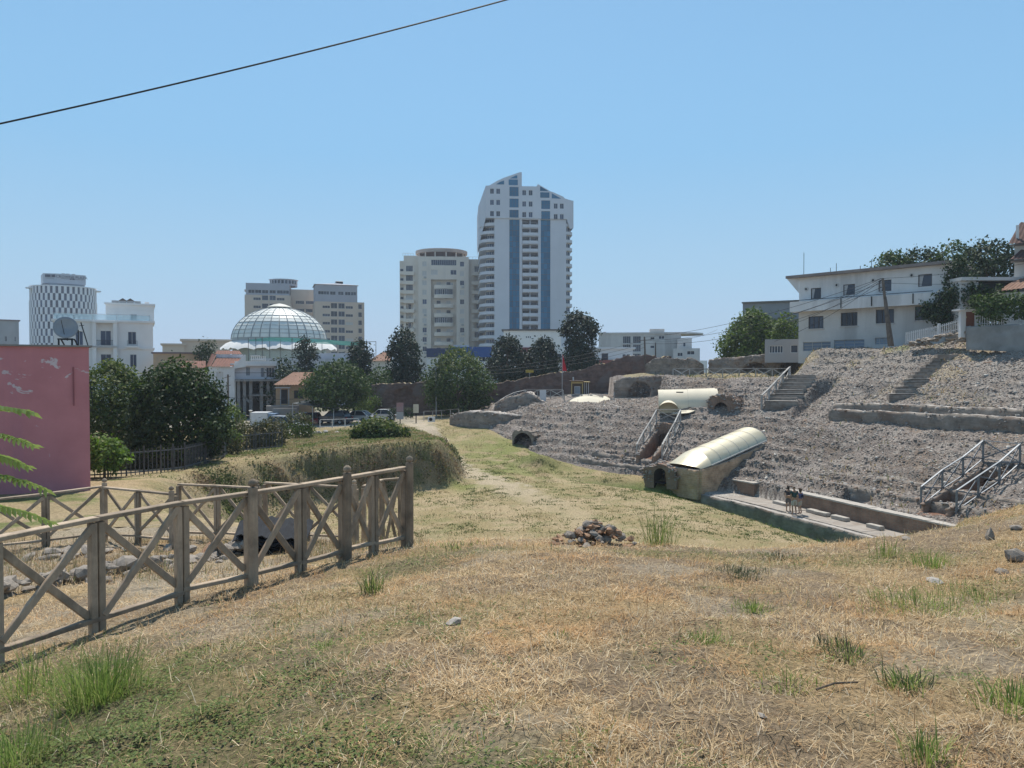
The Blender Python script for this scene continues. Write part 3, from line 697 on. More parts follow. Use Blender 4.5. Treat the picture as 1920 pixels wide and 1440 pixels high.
# stone blocks lying on the walkway
for k, (px_, py_, L_, lab) in enumerate([(1452,947,1.25,'long pale stone block on the walkway left of the people'), (1498,963,.75,'pale stone block beside the feet of the people'), (1524,967,1.0,'cracked pale stone block right of the people on the walkway'),
        (1553,976,1.15,'long grey stone block on the walkway right of the cracked block'), (1606,994,1.0,'pale stone block lying nearest the right end of the walkway')]):
    p = atz(px_, py_, .68); s, _, ar = curve_dist(CB, np.array([p.x]), np.array([p.y])); q = offset_curve(ar[0]-.5, ar[0]+.5, 1.75, .5)
    dirv = q[-1]-q[0]; ang = math.atan2(dirv[1], dirv[0]); c = q[1]
    o = MB().box((-L_/2, -.2, 0), (L_/2, .22, .22)).build('stone_block', m_pale, None, loc=(c[0], c[1], .66), rotz=ang+rr.uniform(-.06, .06))
    bm = bmesh.new(); bm.from_mesh(o.data); bmesh.ops.bevel(bm, geom=bm.edges[:], offset=.03, segments=1, affect='EDGES')
    for v in bm.verts: v.co += Vector((rr.uniform(-.015, .015), rr.uniform(-.015, .015), rr.uniform(-.015, .01)))
    bm.to_mesh(o.data); bm.free(); tag(o, lab, 'stone block', 'stone blocks on the walkway')
# low ledges above the podium
for k, (a0, a1, off, h) in enumerate([(aN-4, aGap0-1, 4.6, .5), (aN-4, aGap0-4, 6.1, .55), (aL+2.5, aL+13, 1.3, .5), (aL+3, aL+12, 2.4, .45)]):
    c = offset_curve(a0, a1, off, .8); zz = cavea(c[:, 0], c[:, 1], False)[0]
    ti = np.arange(len(zz)); zz = np.polyval(np.polyfit(ti, zz, 1), ti)
    rel(rough_wall('seat_ledge', [(p[0], p[1], z-.9, z+h*.42) for p, z in zip(c, zz)], .7, [m_masonry, m_masonry], rows=3, seg=.35, amp=.14, topn=.12, seed=20+k, rubble=45, facest=True))
def on_slope(px_, py_, lo=40., hi=92.):
    """first point of the seating slope met by the line of sight"""
    d = np.arange(lo, hi, .1); p0 = at(px_, py_, 1.0)-EYE; x = p0.x*d; y = d; z = EYE.z+p0.z*d
    hit = np.where(cavea(x, y, False)[0] >= z)[0]; k = hit[0] if len(hit) else len(d)-1
    return Vector((x[k], y[k], z[k]))
# ---- two-stepped wall on the upper seating, and the seat row below it
c = []
for (px_, py_) in [(1560,782),(1640,785),(1720,789),(1800,794),(1880,799),(1960,806),(2040,812)]:
    p = on_slope(px_, py_)
    c.append((p.x, p.y, p.z))
sw = thing('stepped_wall', 'two stepped rows of dark stone seating crossing the upper slope', 'wall', c[0])
for k, (dy, h0, h1) in enumerate([(0, -.6, .62), (.7, .2, 1.12)]):
    o = rough_wall('step_row', [(p[0]+dy*.75, p[1]+dy*.65, p[2]+h0, p[2]+h1) for p in c], .9, [m_masonry, m_slabtop], rows=4, seg=.5, amp=.11, topn=.09, seed=31+k, rubble=16, facest=True); rel(o, sw)
# flight of stone steps climbing to the top of the slope, and one beside the railing
for lab, pts, wd in (('worn stone stairs climbing the upper slope towards the hillside fence', [(1690,744),(1697,737),(1703,730),(1712,722),(1722,716),(1729,709),(1737,702),(1744,695),(1752,689),(1760,683),(1768,677),(1776,671)], 2.1),
                     ('stone stairs beside the white railing below the terrace', [(1460,757),(1465,750),(1470,743),(1475,736),(1481,729),(1487,722),(1493,715),(1499,708)], 2.6)):
    P = [on_slope(*q) for q in pts]; t = thing('stone_stairs', lab, 'stairs', P[0])
    for i, p in enumerate(P):
        mb = MB(); rr2 = random.Random(i); w2 = wd*rr2.uniform(.85, 1.1)
        poly = [(-w2*.42, -.45), (w2*.58, -.45+rr2.uniform(-.1, .1)), (w2*.58, .5), (-w2*.42, .5)]
        mb.prism(poly, -.55, .20+rr2.uniform(-.04, .04)); o = mb.build('step', m_masonry, t, loc=p-P[0], rotz=rr2.uniform(-.1, .1)-.25)
        mb2 = MB().prism([(x*.98, y*.98) for x, y in poly], .0, .03); q = mb2.build('tread', m_slabtop, o, loc=(0, 0, .20+.04))
# ---- tunnel mouths and arches
m_dark = surf('shaded_tunnel_earth', (.075,.06,.05), (.05,.04,.035), 3, 1.0)  # earth darkened to near black, the tunnel shade put into its colour
def arch_mouth(name, lab, loc, rotz, w, h, dep, mat, face_w, face_h, mat_in=None, thick=.35, group=None, ring=True):
    """masonry front with an arched opening and a barrel vault running back into the slope; local -y is outside"""
    t = thing(name, lab, 'arch', loc, rotz, group); n = 12; r = w/2; hs = h-r
    arc = [(-r, -.4)]+[(-r, hs)]+[(r*math.cos(math.pi-math.pi*i/n), hs+r*math.sin(math.pi*i/n)) for i in range(1, n)]+[(r, hs), (r, -.4)]
    mb = MB(); fw = face_w/2
    top = [(-fw, -.4), (-fw, face_h*.72), (-fw*.75, face_h*.95), (0, face_h*1.02), (fw*.75, face_h*.93), (fw, face_h*.7), (fw, -.4)]
    # face as quads between the arch and the outer outline sampled at the same number of points
    def samp(poly, k):
        P = [Vector((a, 0, b)) for a, b in poly]; L = [0]
        for a, b in zip(P, P[1:]): L.append(L[-1]+(b-a).length)
        out = []
        for i in range(k):
            s = L[-1]*i/(k-1)
            for j in range(len(L)-1):
                if s <= L[j+1]+1e-9: f = (s-L[j])/(L[j+1]-L[j]); out.append(P[j].lerp(P[j+1], f)); break
        return out
    k = 22; A_ = samp(arc, k); B_ = samp(top, k); rr3 = random.Random(len(lab))
    for i in range(k): B_[i] += Vector((rr3.uniform(-.12, .12), 0, rr3.uniform(-.12, .12)))*(0 < i < k-1)
    for i in range(k-1):
        mb.add([A_[i], A_[i+1], B_[i+1], B_[i]], [(0, 3, 2, 1)])
        mb.add([B_[i], B_[i+1], B_[i+1]+Vector((0, dep, 0)), B_[i]+Vector((0, dep, 0))], [(0, 3, 2, 1)])
    mb.build('masonry_front', mat, t)
    mv = MB()
    for i in range(k-1): mv.add([A_[i], A_[i+1], A_[i+1]+Vector((0, dep, 0)), A_[i]+Vector((0, dep, 0))], [(0, 1, 2, 3)])
    mv.add([a+Vector((0, dep, 0)) for a in A_], [tuple(range(k))])
    mv.add([(-r, -.0, -.02), (r, 0, -.02), (r, dep, -.02), (-r, dep, -.02)], [(0, 1, 2, 3)])
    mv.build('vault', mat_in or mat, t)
    # ring of arch stones
    m = 11 if ring else 0
    for i in range(m):
        a0 = math.pi*(i+.06)/m; a1 = math.pi*(i+.94)/m; r2 = r+.26
        q = [(r*math.cos(a0), r*math.sin(a0)), (r2*math.cos(a0), r2*math.sin(a0)), (r2*math.cos(a1), r2*math.sin(a1)), (r*math.cos(a1), r*math.sin(a1))]
        vs = [(a, -.05, hs+b) for a, b in q]+[(a, .12, hs+b) for a, b in q]
        MB().add(vs, [(0,1,2,3),(7,6,5,4),(0,4,5,1),(1,5,6,2),(2,6,7,3),(3,7,4,0)]).build('arch_stone', mat, t)
    rj = np.random.default_rng(len(lab)); kk_ = rj.integers(0, k, 260); yy = np.abs(rj.normal(0, dep*.5, 260))-.05; bp = np.array([tuple(b) for b in B_])[kk_]; bp[:, 0] += rj.normal(0, .08, 260); bp[:, 1] = yy; bp[:, 2] += rj.uniform(-.06, .05, 260); bp = bp[bp[:, 2] > .1]
    fc = np.stack([rj.uniform(-fw, fw, 90), np.full(90, -.02), rj.uniform(0, face_h*.95, 90)], -1); fc = fc[(np.abs(fc[:, 0]) > r+.15) | (fc[:, 2] > h+.2)]; bp = np.concatenate([bp, fc]); cc = np.array([(.27,.245,.225), (.21,.185,.17), (.33,.30,.27), (.26,.185,.14)])[rj.integers(0, 4, len(bp))]
    o = scatter_mesh('rubble', bp, np.clip(rj.lognormal(-2.3, .4, len(bp)), .05, .28), attrmat('rubble_stone', fine=20, amt=.3, bdist=0), cc, t, rng=rj); o['kind'] = 'stuff'
    return t
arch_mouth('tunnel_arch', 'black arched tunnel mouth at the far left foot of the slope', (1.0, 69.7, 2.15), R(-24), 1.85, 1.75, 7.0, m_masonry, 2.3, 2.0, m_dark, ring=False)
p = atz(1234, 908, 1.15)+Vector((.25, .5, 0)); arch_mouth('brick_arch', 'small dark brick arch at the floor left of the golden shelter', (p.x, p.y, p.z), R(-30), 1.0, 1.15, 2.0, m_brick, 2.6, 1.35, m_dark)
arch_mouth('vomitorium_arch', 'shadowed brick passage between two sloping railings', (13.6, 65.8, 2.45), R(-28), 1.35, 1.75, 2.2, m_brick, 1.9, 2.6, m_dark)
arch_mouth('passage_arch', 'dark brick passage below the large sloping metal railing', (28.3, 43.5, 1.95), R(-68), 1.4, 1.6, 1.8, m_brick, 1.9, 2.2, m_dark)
for p0, p1, hw, f0, f1 in TR[:2]:       # brick lining of the cut passages
    p0 = Vector((*p0, 0)); p1 = Vector((*p1, 0)); d = (p1-p0).normalized(); nrm = Vector((d.y, -d.x, 0)); t = thing('passage_lining', 'brick lined passage walls cut into the slope at %s' % ('the middle railings' if f0 > 2 else 'the right hand metal railing'), 'wall', p0)
    for sgn in (-1, 1):
        a = p0+nrm*sgn*(hw-.08)+d*-.3; b = p1+nrm*sgn*(hw-.08)
        za = cavea(np.array([a.x+nrm.x*sgn*.7]), np.array([a.y+nrm.y*sgn*.7]), False)[0][0]; zb = cavea(np.array([b.x+nrm.x*sgn*.7]), np.array([b.y+nrm.y*sgn*.7]), False)[0][0]
        rel(rough_wall('side_wall', [(a.x, a.y, f0-.4, max(za, f0+.5)-.02), (b.x, b.y, f1-.4, zb-.02)], .3, [m_brick, m_masonry], rows=5, seg=.35, amp=.08, topn=.12, seed=50+sgn, rubble=22), t)
# ---- ruined walls at the back
rough_wall('city_wall', [(at(672,700,106).x, 107, 2.6, 7.2), (at(705,700,105).x, 106, 2.6, 7.6), (at(745,700,104).x, 105, 2.6, 7.9), (at(800,720,104).x, 105, 2.6, 8.0), (at(860,720,104).x, 105, 2.8, 7.4), (at(925,716,104).x, 105, 3, 7.8),
     (at(985,708,104).x, 105, 3, 8.5), (at(1040,700,104).x, 105, 4, 9.2), (at(1085,694,103).x, 104, 4, 9.7), (at(1130,683,102).x, 103, 4, 10.6), (at(1170,672,101).x, 102, 4, 11.4), (at(1215,668,100).x, 101, 4, 11.7), (at(1260,668,100).x, 101, 4, 11.5)],
     1.6, [m_citywall, surf('dry_wall_top', (.34,.26,.16), (.22,.19,.10), .8, .95)], rows=16, seg=.45, amp=.12, topn=.35, seed=8, label='long dark brick city wall rising to the right behind the ruins', cat='wall',
     arches=((6.0, 8.4, 4.6, 2.6, .7),))
rough_wall('terrace_wall', [(at(1160,720,86).x, 87.2, 5.4, 8.3), (at(1175,706,85.5).x, 86.4, 5.4, 8.9), (at(1215,704,85).x, 85.8, 5.4, 9.05), (at(1262,706,84).x, 84.6, 5.4, 8.9), (at(1280,714,81).x, 81.5, 5.4, 8.7), (at(1330,716,77.5).x, 77.8, 6, 8.75), (at(1380,713,75.5).x, 75.2, 6.5, 8.8)], 1.5,
     [m_masonry, surf('dry_wall_top', (.34,.26,.16), (.22,.19,.10), .8, .95)], rows=14, seg=.35, amp=.14, topn=.18, seed=12, rubble=55, facest=True, label='ruined masonry terrace wall with shallow arched recesses', cat='wall', arches=((1.7, 4.2, 5.2, 3.2, .5), (5.2, 7.4, 5.2, 3.1, .35)))
rough_wall('wall_stump', [(at(1222,700,94).x, 95, 8.2, 10.6), (at(1240,690,93).x, 94, 8.2, 11.3), (at(1300,690,92).x, 93, 8.2, 11.2), (at(1316,690,92).x, 93.5, 8.2, 10.4)], 2.0, [m_masonry, m_slabtop], rows=7, seg=.5, amp=.16, topn=.2, seed=15, rubble=55, facest=True, label='block of old wall beside the gap above the terrace', cat='wall')
# vaulted ruin along the top with dark openings
rough_wall('vaulted_ruin', [(at(1345,690,92).x, 93.5, 8.4, 11.1), (at(1390,690,90).x, 91, 8.4, 11.3), (at(1450,690,88).x, 88.5, 8.4, 11.6), (at(1510,680,85).x, 85.5, 8.6, 11.8), (at(1560,675,80).x, 81, 9.2, 12.2)], 2.4, [m_masonry, m_slabtop], rows=14, seg=.35, amp=.22, topn=.2, seed=18,
     rubble=55, facest=True, label='low vaulted ruin with dark openings below the white house', cat='ruin', arches=((4.2, 7.6, 8.6, 2.0, 1.9), (9.0, 13.0, 8.6, 2.4, 1.9), (15.0, 18.4, 9.0, 2.2, 1.2)))
# masonry at the left end of the seating
rough_wall('masonry_spur', [(at(858,784,83).x, 83.5, 3.0, 4.75), (at(880,780,81).x, 81.6, 2.8, 5.2), (at(930,790,79.5).x, 79.6, 2.8, 5.3), (at(985,785,78.5).x, 78.4, 3.2, 5.0), (at(1030,785,78).x, 78, 4, 5.0)], 2.2, [m_masonry, m_slabtop], rows=7, seg=.4, amp=.18, topn=.18, seed=21, rubble=55, facest=True, label='weathered masonry spur ending beside the grass path', cat='wall')
rough_wall('masonry_mound', [(at(945,765,84).x, 84.5, 4.2, 6.1), (at(965,748,83).x, 83.5, 4.2, 7.0), (at(1000,745,83).x, 83, 4.2, 7.2), (at(1020,752,83).x, 83, 4.2, 6.3)], 3.2, [m_masonry, m_slabtop], rows=8, seg=.4, amp=.3, topn=.25, seed=24, rubble=55, facest=True, label='rounded heap of masonry below the far white railings', cat='ruin')
rough_wall('masonry_heap', [(at(1040,770,80).x, 80.5, 4.4, 5.9), (at(1080,768,80).x, 80, 4.4, 6.2), (at(1130,768,79).x, 79, 4.4, 6.0)], 2.0, [m_masonry, m_slabtop], rows=5, seg=.4, amp=.25, topn=.25, seed=27, rubble=55, facest=True, label='broken masonry under the pale tent canopy', cat='ruin')
# hillside retaining wall at right, dry stone part
hw0 = [at(1700, 650, 66), at(1760, 642, 63.5), at(1830, 637, 60.5)]
dsw = thing('dry_stone_wall', 'low dry stone retaining wall below the white picket fence', 'wall', (hw0[0].x, hw0[0].y, hw0[0].z-.3))
rr = random.Random(12)
for i in range(60):
    f = rr.random()*2; k = int(f); q = hw0[k].lerp(hw0[k+1], f-k); lvl = rr.randint(0, 3)
    o = rock(dsw, (q.x-hw0[0].x+rr.uniform(-.2, .2), q.y-hw0[0].y+rr.uniform(-.15, .15), q.z-hw0[0].z+.3+lvl*.24*(.5+f/4)), (.34, .25, .17), rnd=rr)
rough_wall('retaining_wall', [(hw0[2].x-.4, hw0[2].y+.4, hw0[2].z-.8, at(1830,612,60.5).z), (at(1930,640,57).x, 57, 11.2, at(1930,607,57).z), (at(2060,640,52).x, 52, 11.2, at(2060,603,52).z)], .6, [surf('cement_wall', (.30,.30,.29), (.22,.22,.21), .8, .9, bdist=.02, stain=(.14,.14,.13)), m_slabtop], rows=4, seg=.6, amp=.04, topn=.05, seed=41, label='grey cement retaining wall under the picket fence at the right edge', cat='wall')
# ================================================================ plants
def leaf_cloud(C, N, size, per, spread, rng, aspect=.55, up=.35, jitter=.75):
    """leaf quads around clump centres C with outward directions N"""
    n = len(C)*per; c = np.repeat(C, per, 0); nn = np.repeat(N, per, 0)
    p = c+rng.normal(size=(n, 3))*np.asarray(spread)
    d = nn+rng.normal(size=(n, 3))*jitter+np.array([0, 0, up]); d /= np.linalg.norm(d, axis=1)[:, None]
    a = np.cross(d, rng.normal(size=(n, 3))); a /= np.linalg.norm(a, axis=1)[:, None]+1e-9; b = np.cross(d, a)
    s = (size*rng.uniform(.6, 1.35, n))[:, None]; a = a*s*.5; b = b*s*.5*aspect
    V = np.stack([p-a, p-b+d*s*.06, p+a, p+b+d*s*.06], 1).reshape(-1, 3)
    return V, np.arange(n*4).reshape(-1, 4)
def crown_points(prof, H, rng, n, gap=.36, lump=.35, freq=2.2, inner=.55, sx=1.0, sy=1.0):
    """clump centres filling the shell of a crown; prof = [(height fraction, radius)]"""
    hs = np.array([p[0] for p in prof]); rs = np.array([p[1] for p in prof])
    hh = rng.uniform(hs[0], hs[-1], n*4); rr = np.interp(hh, hs, rs); keep = rng.random(n*4) < rr/rs.max(); hh, rr = hh[keep], rr[keep]
    a = rng.uniform(0, 2*np.pi, len(hh)); sd = rng.uniform(0, 90)
    lum = fbm(np.cos(a)*freq*.5+sd+hh*freq*1.7, np.sin(a)*freq*.5+sd-hh*freq*.9, 3)
    r = rr*(1-lump+2*lump*lum)*(inner+(1-inner)*np.sqrt(rng.random(len(hh))))
    k = fbm(np.cos(a)*freq+sd*2, np.sin(a)*freq+hh*freq*2.4, 2) > gap
    hh, r, a, rr = hh[k][:n], r[k][:n], a[k][:n], rr[k][:n]
    P = np.stack([np.cos(a)*r*sx, np.sin(a)*r*sy, hh*H], -1)
    N = np.stack([np.cos(a), np.sin(a), (hh-.45)*1.6], -1); N /= np.linalg.norm(N, axis=1)[:, None]
    return P, N
m_bark = surf('bark', (.15,.115,.085), (.09,.07,.055), 4, .95, bdist=.03, fine=18)
L_dark = leafmat('leaf_dark_evergreen', (.016,.032,.014), (.055,.085,.030), .12)
L_mid = leafmat('leaf_mid_green', (.028,.055,.018), (.10,.14,.040), .22)
L_light = leafmat('leaf_light_green', (.05,.085,.022), (.17,.21,.055), .28)
L_cyp = leafmat('leaf_cypress', (.014,.026,.016), (.042,.062,.032), .08)
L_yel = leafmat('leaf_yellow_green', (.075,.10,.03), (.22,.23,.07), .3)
L_bush = leafmat('leaf_dry_bush', (.05,.055,.03), (.17,.15,.075), .2)
L_bright = leafmat('leaf_bright_green', (.07,.13,.025), (.20,.29,.07), .35)
def tree(name, label, loc, H, prof, leaf, n=420, per=18, size=.3, spread=.28, seed=1, trunk=.18, gap=.36, lump=.35, freq=2.2, inner=.5, sx=1, sy=1, group=None, cat='tree', up=.35, limbs=5, lean=(0,0), tops=None):
    rng = np.random.default_rng(seed); t = thing(name, label, cat, loc, 0, group)
    P, N = crown_points(prof, H, rng, n, gap, lump, freq, inner, sx, sy)
    P = P+np.stack([P[:, 2]/H*lean[0], P[:, 2]/H*lean[1], P[:, 2]*0], -1)
    V, F = leaf_cloud(P, N, size, per, (spread, spread, spread*.75), rng, up=up)
    mats = [leaf]; mi = None
    if tops is not None:                      # a share of leaves, more towards the top, takes the second material
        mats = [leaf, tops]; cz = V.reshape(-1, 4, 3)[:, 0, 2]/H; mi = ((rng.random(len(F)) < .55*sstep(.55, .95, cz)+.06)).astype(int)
    np_mesh('crown', V, F, mats, t, mi=mi)
    mb = MB(); h0 = prof[0][0]*H; top = prof[-1][0]*H
    mb.tube([(0, 0, -.4), (lean[0]*.1, 0, h0*.5), (lean[0]*.3, lean[1]*.3, h0+.2*(top-h0)), (lean[0]*.7, lean[1]*.7, h0+.7*(top-h0))], [trunk*1.25, trunk, trunk*.75, trunk*.25], 8)
    rr = random.Random(seed)
    for i in range(limbs):
        a = rr.uniform(0, 6.28); f = rr.uniform(.15, .6); z0 = h0+f*(top-h0)*.6; rad = np.interp(f, [p[0] for p in prof], [p[1] for p in prof])*.75
        mb.tube([(lean[0]*.3, lean[1]*.3, z0), (math.cos(a)*rad*.5*sx, math.sin(a)*rad*.5*sy, z0+rad*.35), (math.cos(a)*rad*sx, math.sin(a)*rad*sy, z0+rad*.75)], [trunk*.5, trunk*.32, trunk*.1], 6)
    mb.build('trunk', m_bark, t, smooth=True)
    return t
ROUND = [(.02,.25),(.10,.75),(.25,.98),(.45,1.0),(.65,.9),(.82,.68),(.94,.38),(1.0,.12)]
def pr(shape, r): return [(h, q*r) for h, q in shape]
CYP = [(.05,.6),(.2,.95),(.4,1.0),(.6,.82),(.78,.58),(.92,.3),(1.0,.08)]
def ground_at(px_, d): x = (px_-960)/FPX*d; return (x, d, hz(x, d)-.05)
def top_h(px_, py_, d): return at(px_, py_, d).z
def place(px_, d, pytop): g_ = ground_at(px_, d); return g_, top_h(px_, pytop, d)-g_[2]
# the two big round trees behind the iron fence
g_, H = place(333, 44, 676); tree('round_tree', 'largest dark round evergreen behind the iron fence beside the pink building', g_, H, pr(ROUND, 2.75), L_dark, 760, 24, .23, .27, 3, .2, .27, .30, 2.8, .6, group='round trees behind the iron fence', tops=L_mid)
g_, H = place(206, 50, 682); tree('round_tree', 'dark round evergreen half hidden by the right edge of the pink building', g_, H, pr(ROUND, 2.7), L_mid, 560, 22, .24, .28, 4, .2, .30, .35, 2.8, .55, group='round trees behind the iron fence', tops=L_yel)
g_, H = place(630, 92, 676); tree('street_tree', 'broad dark tree over the parked cars beside the small tiled house', g_, H, [(.22,.9),(.3,2.9),(.45,4.0),(.6,4.1),(.75,3.4),(.9,2.0),(1,.5)], L_mid, 560, 18, .36, .42, 6, .22, .36, .45, 3.0, .42)
g_, H = place(676, 112, 640); tree('cypress', 'dark flat topped cypress left of the taller cypress behind the city wall', g_, H, [(.1,1.4),(.3,2.2),(.55,1.7),(.8,1.75),(.95,1.2),(1,.6)], L_cyp, 320, 16, .42, .4, 8, .25, .28, .4, 2.4, .4, group='cypresses behind the city wall')
g_, H = place(757, 113, 617); tree('cypress', 'tall dark pointed cypress behind the city wall below the cream tower', g_, H, [(.12,2.0),(.3,2.8),(.5,2.5),(.7,2.35),(.86,1.6),(.95,1.2),(1,.5)], L_cyp, 460, 16, .45, .45, 9, .25, .30, .42, 2.6, .4, group='cypresses behind the city wall')
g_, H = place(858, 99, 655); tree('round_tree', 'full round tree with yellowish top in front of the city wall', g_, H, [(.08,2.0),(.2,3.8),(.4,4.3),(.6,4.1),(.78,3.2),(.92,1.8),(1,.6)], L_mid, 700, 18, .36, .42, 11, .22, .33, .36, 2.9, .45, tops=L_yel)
g_, H = place(952, 118, 632); tree('evergreen', 'spreading dark evergreen under the tower left of the yellow sign', g_, H, [(.2,2.4),(.4,3.6),(.6,3.0),(.75,2.0),(.9,1.3),(1,.5)], L_cyp, 420, 16, .46, .5, 12, .25, .36, .5, 2.6, .35, group='evergreens above the city wall')
g_, H = place(1018, 118, 637); tree('evergreen', 'dark evergreen between the two larger ones above the flagpole', g_, H, [(.2,2.2),(.4,2.7),(.65,2.4),(.85,1.6),(1,.5)], L_cyp, 360, 16, .46, .48, 13, .25, .32, .42, 2.6, .4, group='evergreens above the city wall')
g_, H = place(1086, 117, 589); tree('pine', 'tallest dark pine with sky showing through above the red flag', g_, H, [(.15,1.6),(.3,2.9),(.45,3.1),(.58,2.5),(.7,2.0),(.8,2.6),(.9,2.3),(1,.8)], L_cyp, 430, 16, .5, .48, 14, .25, .40, .5, 3.0, .35, group='evergreens above the city wall')
g_, H = place(572, 125, 634); tree('small_pine', 'thin open pine standing in front of the glass dome', g_, H, [(.4,.8),(.55,1.6),(.65,.9),(.75,1.9),(.88,1.3),(1,.5)], L_cyp, 150, 14, .45, .42, 15, .16, .40, .5, 3.2, .3)
g_, H = place(530, 108, 672); tree('bushy_tree', 'low leafy tree between the villa terrace and the small tiled house', g_, H, pr(ROUND, 3.2), L_dark, 260, 14, .42, .45, 16, .2, .33, .35, group='low trees behind the car park')
g_, H = place(714, 108, 690); tree('bushy_tree', 'pale leafy tree between the two cypresses', g_, H, pr(ROUND, 2.3), L_mid, 220, 14, .4, .42, 17, .15, .33, .35, group='low trees behind the car park')
g_, H = place(690, 103, 740); tree('bushy_tree', 'small light bush growing on the city wall end by the cars', g_, H, pr(ROUND, 1.5), L_light, 120, 14, .32, .3, 18, .1, .33, .35, group='low trees behind the car park')
g_, H = place(388, 120, 640); tree('small_tree', 'small dark tree above the red tiled roof', g_, H, [(.6,.6),(.75,1.5),(.9,1.5),(1,.5)], L_dark, 90, 14, .4, .4, 19, .12, .35, .4)
tree('light_tree', 'bright green tree in front of the grey block left of the white house', (at(1412,640,95).x, 95, 8.6), at(1412,584,95).z-8.6, [(.05,2.6),(.25,4.0),(.5,4.0),(.75,3.2),(.92,1.6),(1,.5)], L_light, 620, 16, .42, .45, 21, .2, .33, .35, 2.8, .45)
tree('light_tree', 'lighter green bush against the left wall of the white house', (at(1475,640,90).x, 90, 9.4), at(1475,590,90).z-9.4, pr(ROUND, 2.2), L_light, 240, 14, .38, .4, 22, .15, .33, .35)
for k, (px_, d, pt, r, lab) in enumerate([(1672,88,478,3.2,'leftmost tree crown over the flat roof of the white house'), (1730,88,468,3.4,'tree crown over the middle of the white house roof'), (1790,86,458,3.8,'tree crown behind the right corner of the white house'), (1850,84,450,4.0,'largest tree crown between the white house and the tiled house')]):
    zb = 12.8; tree('hillside_tree', lab, (at(px_, 600, d).x, d, zb), at(px_, pt, d).z-zb, [(.35,r*.6),(.5,r),(.7,r*.95),(.88,r*.65),(1,r*.2)], L_dark if k % 2 else L_mid, 360, 15, .42, .45, 30+k, .22, .34, .35, 2.6, .4, group='trees on the hill behind the white house')
tree('ailanthus', 'feathery young tree beside the iron fence and the pink wall', (at(195,860,36).x, 36, hz(at(195,860,36).x, 36)), 1.9, [(.2,.4),(.5,1.0),(.8,.9),(1,.4)], L_bright, 120, 14, .22, .16, 40, .05, .2, .3, cat='shrub', up=.8)
def bush(name, label, loc, rx, ry, h, leaf, n, per=16, size=.2, spread=.18, seed=0, group=None, tops=None, gap=.25, cat='bush', lump=.3):
    rng = np.random.default_rng(seed); t = thing(name, label, cat, loc, 0, group)
    P, N = crown_points([(.0,.8),(.3,1.0),(.6,.9),(.85,.6),(1,.2)], h, rng, n, gap, lump, 2.6, .45, rx, ry)
    V, F = leaf_cloud(P, N, size, per, spread, rng, up=.5); mats = [leaf]; mi = None
    if tops is not None: mats = [leaf, tops]; cz = V.reshape(-1, 4, 3)[:, 0, 2]/h; mi = (rng.random(len(F)) < .7*sstep(.35, .85, cz)+.05).astype(int)
    np_mesh('foliage', V, F, mats, t, mi=mi)
    mb = MB(); rr = random.Random(seed)
    for i in range(5):
        a = rr.uniform(0, 6.28); mb.tube([(0, 0, -.2), (math.cos(a)*rx*.25, math.sin(a)*ry*.25, h*.4), (math.cos(a)*rx*.5, math.sin(a)*ry*.5, h*.75)], [.035, .025, .01], 5)
    mb.build('stems', m_bark, t); return t
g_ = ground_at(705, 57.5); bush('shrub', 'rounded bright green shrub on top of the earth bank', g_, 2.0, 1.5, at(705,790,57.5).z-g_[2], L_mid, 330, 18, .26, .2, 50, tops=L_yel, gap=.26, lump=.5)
for k, (px_, d, pt, rx, lab) in enumerate([(460,56,793,1.6,'tangled bush over the right part of the iron fence'), (505,56.5,786,1.6,'bush at the right end of the iron fence'), (415,50,800,1.5,'bush between the big round tree and the iron fence bend'), (555,66,775,1.6,'light bush below the silver car'), (300,42,838,1.6,'low weeds at the foot of the big round tree'), (235,41.5,845,1.3,'low weeds along the left iron fence')]):
    g_ = ground_at(px_, d); bush('bush', lab, g_, rx, 1.0, at(px_, pt, d).z-g_[2], L_bush if k not in (3,) else L_light, 170, 14, .2, .2, 60+k, group='bushes around the iron fence', tops=L_light if k in (2, 4) else L_bush)
g_ = ground_at(432, 70); bush('bush', 'bright bush behind the tangled fence bushes', g_, 1.5, 1.2, at(432,763,70).z-g_[2], L_light, 130, 14, .26, .22, 67, group='bushes around the iron fence')
# ivy on the white house, garden hedge, box hedges by the entrance
def leaf_panel(name, label, pts, thick, leaf, n, size=.3, seed=0, cat='climber', group=None, per=14):
    """foliage draped over a quad patch list: pts = list of (corner, u, v) in world coords"""
    rng = np.random.default_rng(seed); base = pts[0][0]; t = thing(name, label, cat, base, 0, group); C = []; N = []
    for (o, u, v) in pts:
        o, u, v = np.array(o), np.array(u), np.array(v); nn = np.cross(u, v); nn = nn/np.linalg.norm(nn)
        k = int(n*np.linalg.norm(u)*np.linalg.norm(v)); a = rng.random((k, 2)); w_ = fbm(a[:, 0]*5+seed, a[:, 1]*5, 3) > .36
        a = a[w_]; c = o+a[:, :1]*u+a[:, 1:]*v+nn*rng.uniform(0, thick, (len(a), 1)); C.append(c-np.array(base)); N.append(np.repeat(nn[None], len(a), 0))
    V, F = leaf_cloud(np.concatenate(C), np.concatenate(N), size, per, size*.9, rng)
    np_mesh('foliage', V, F, leaf, t); return t
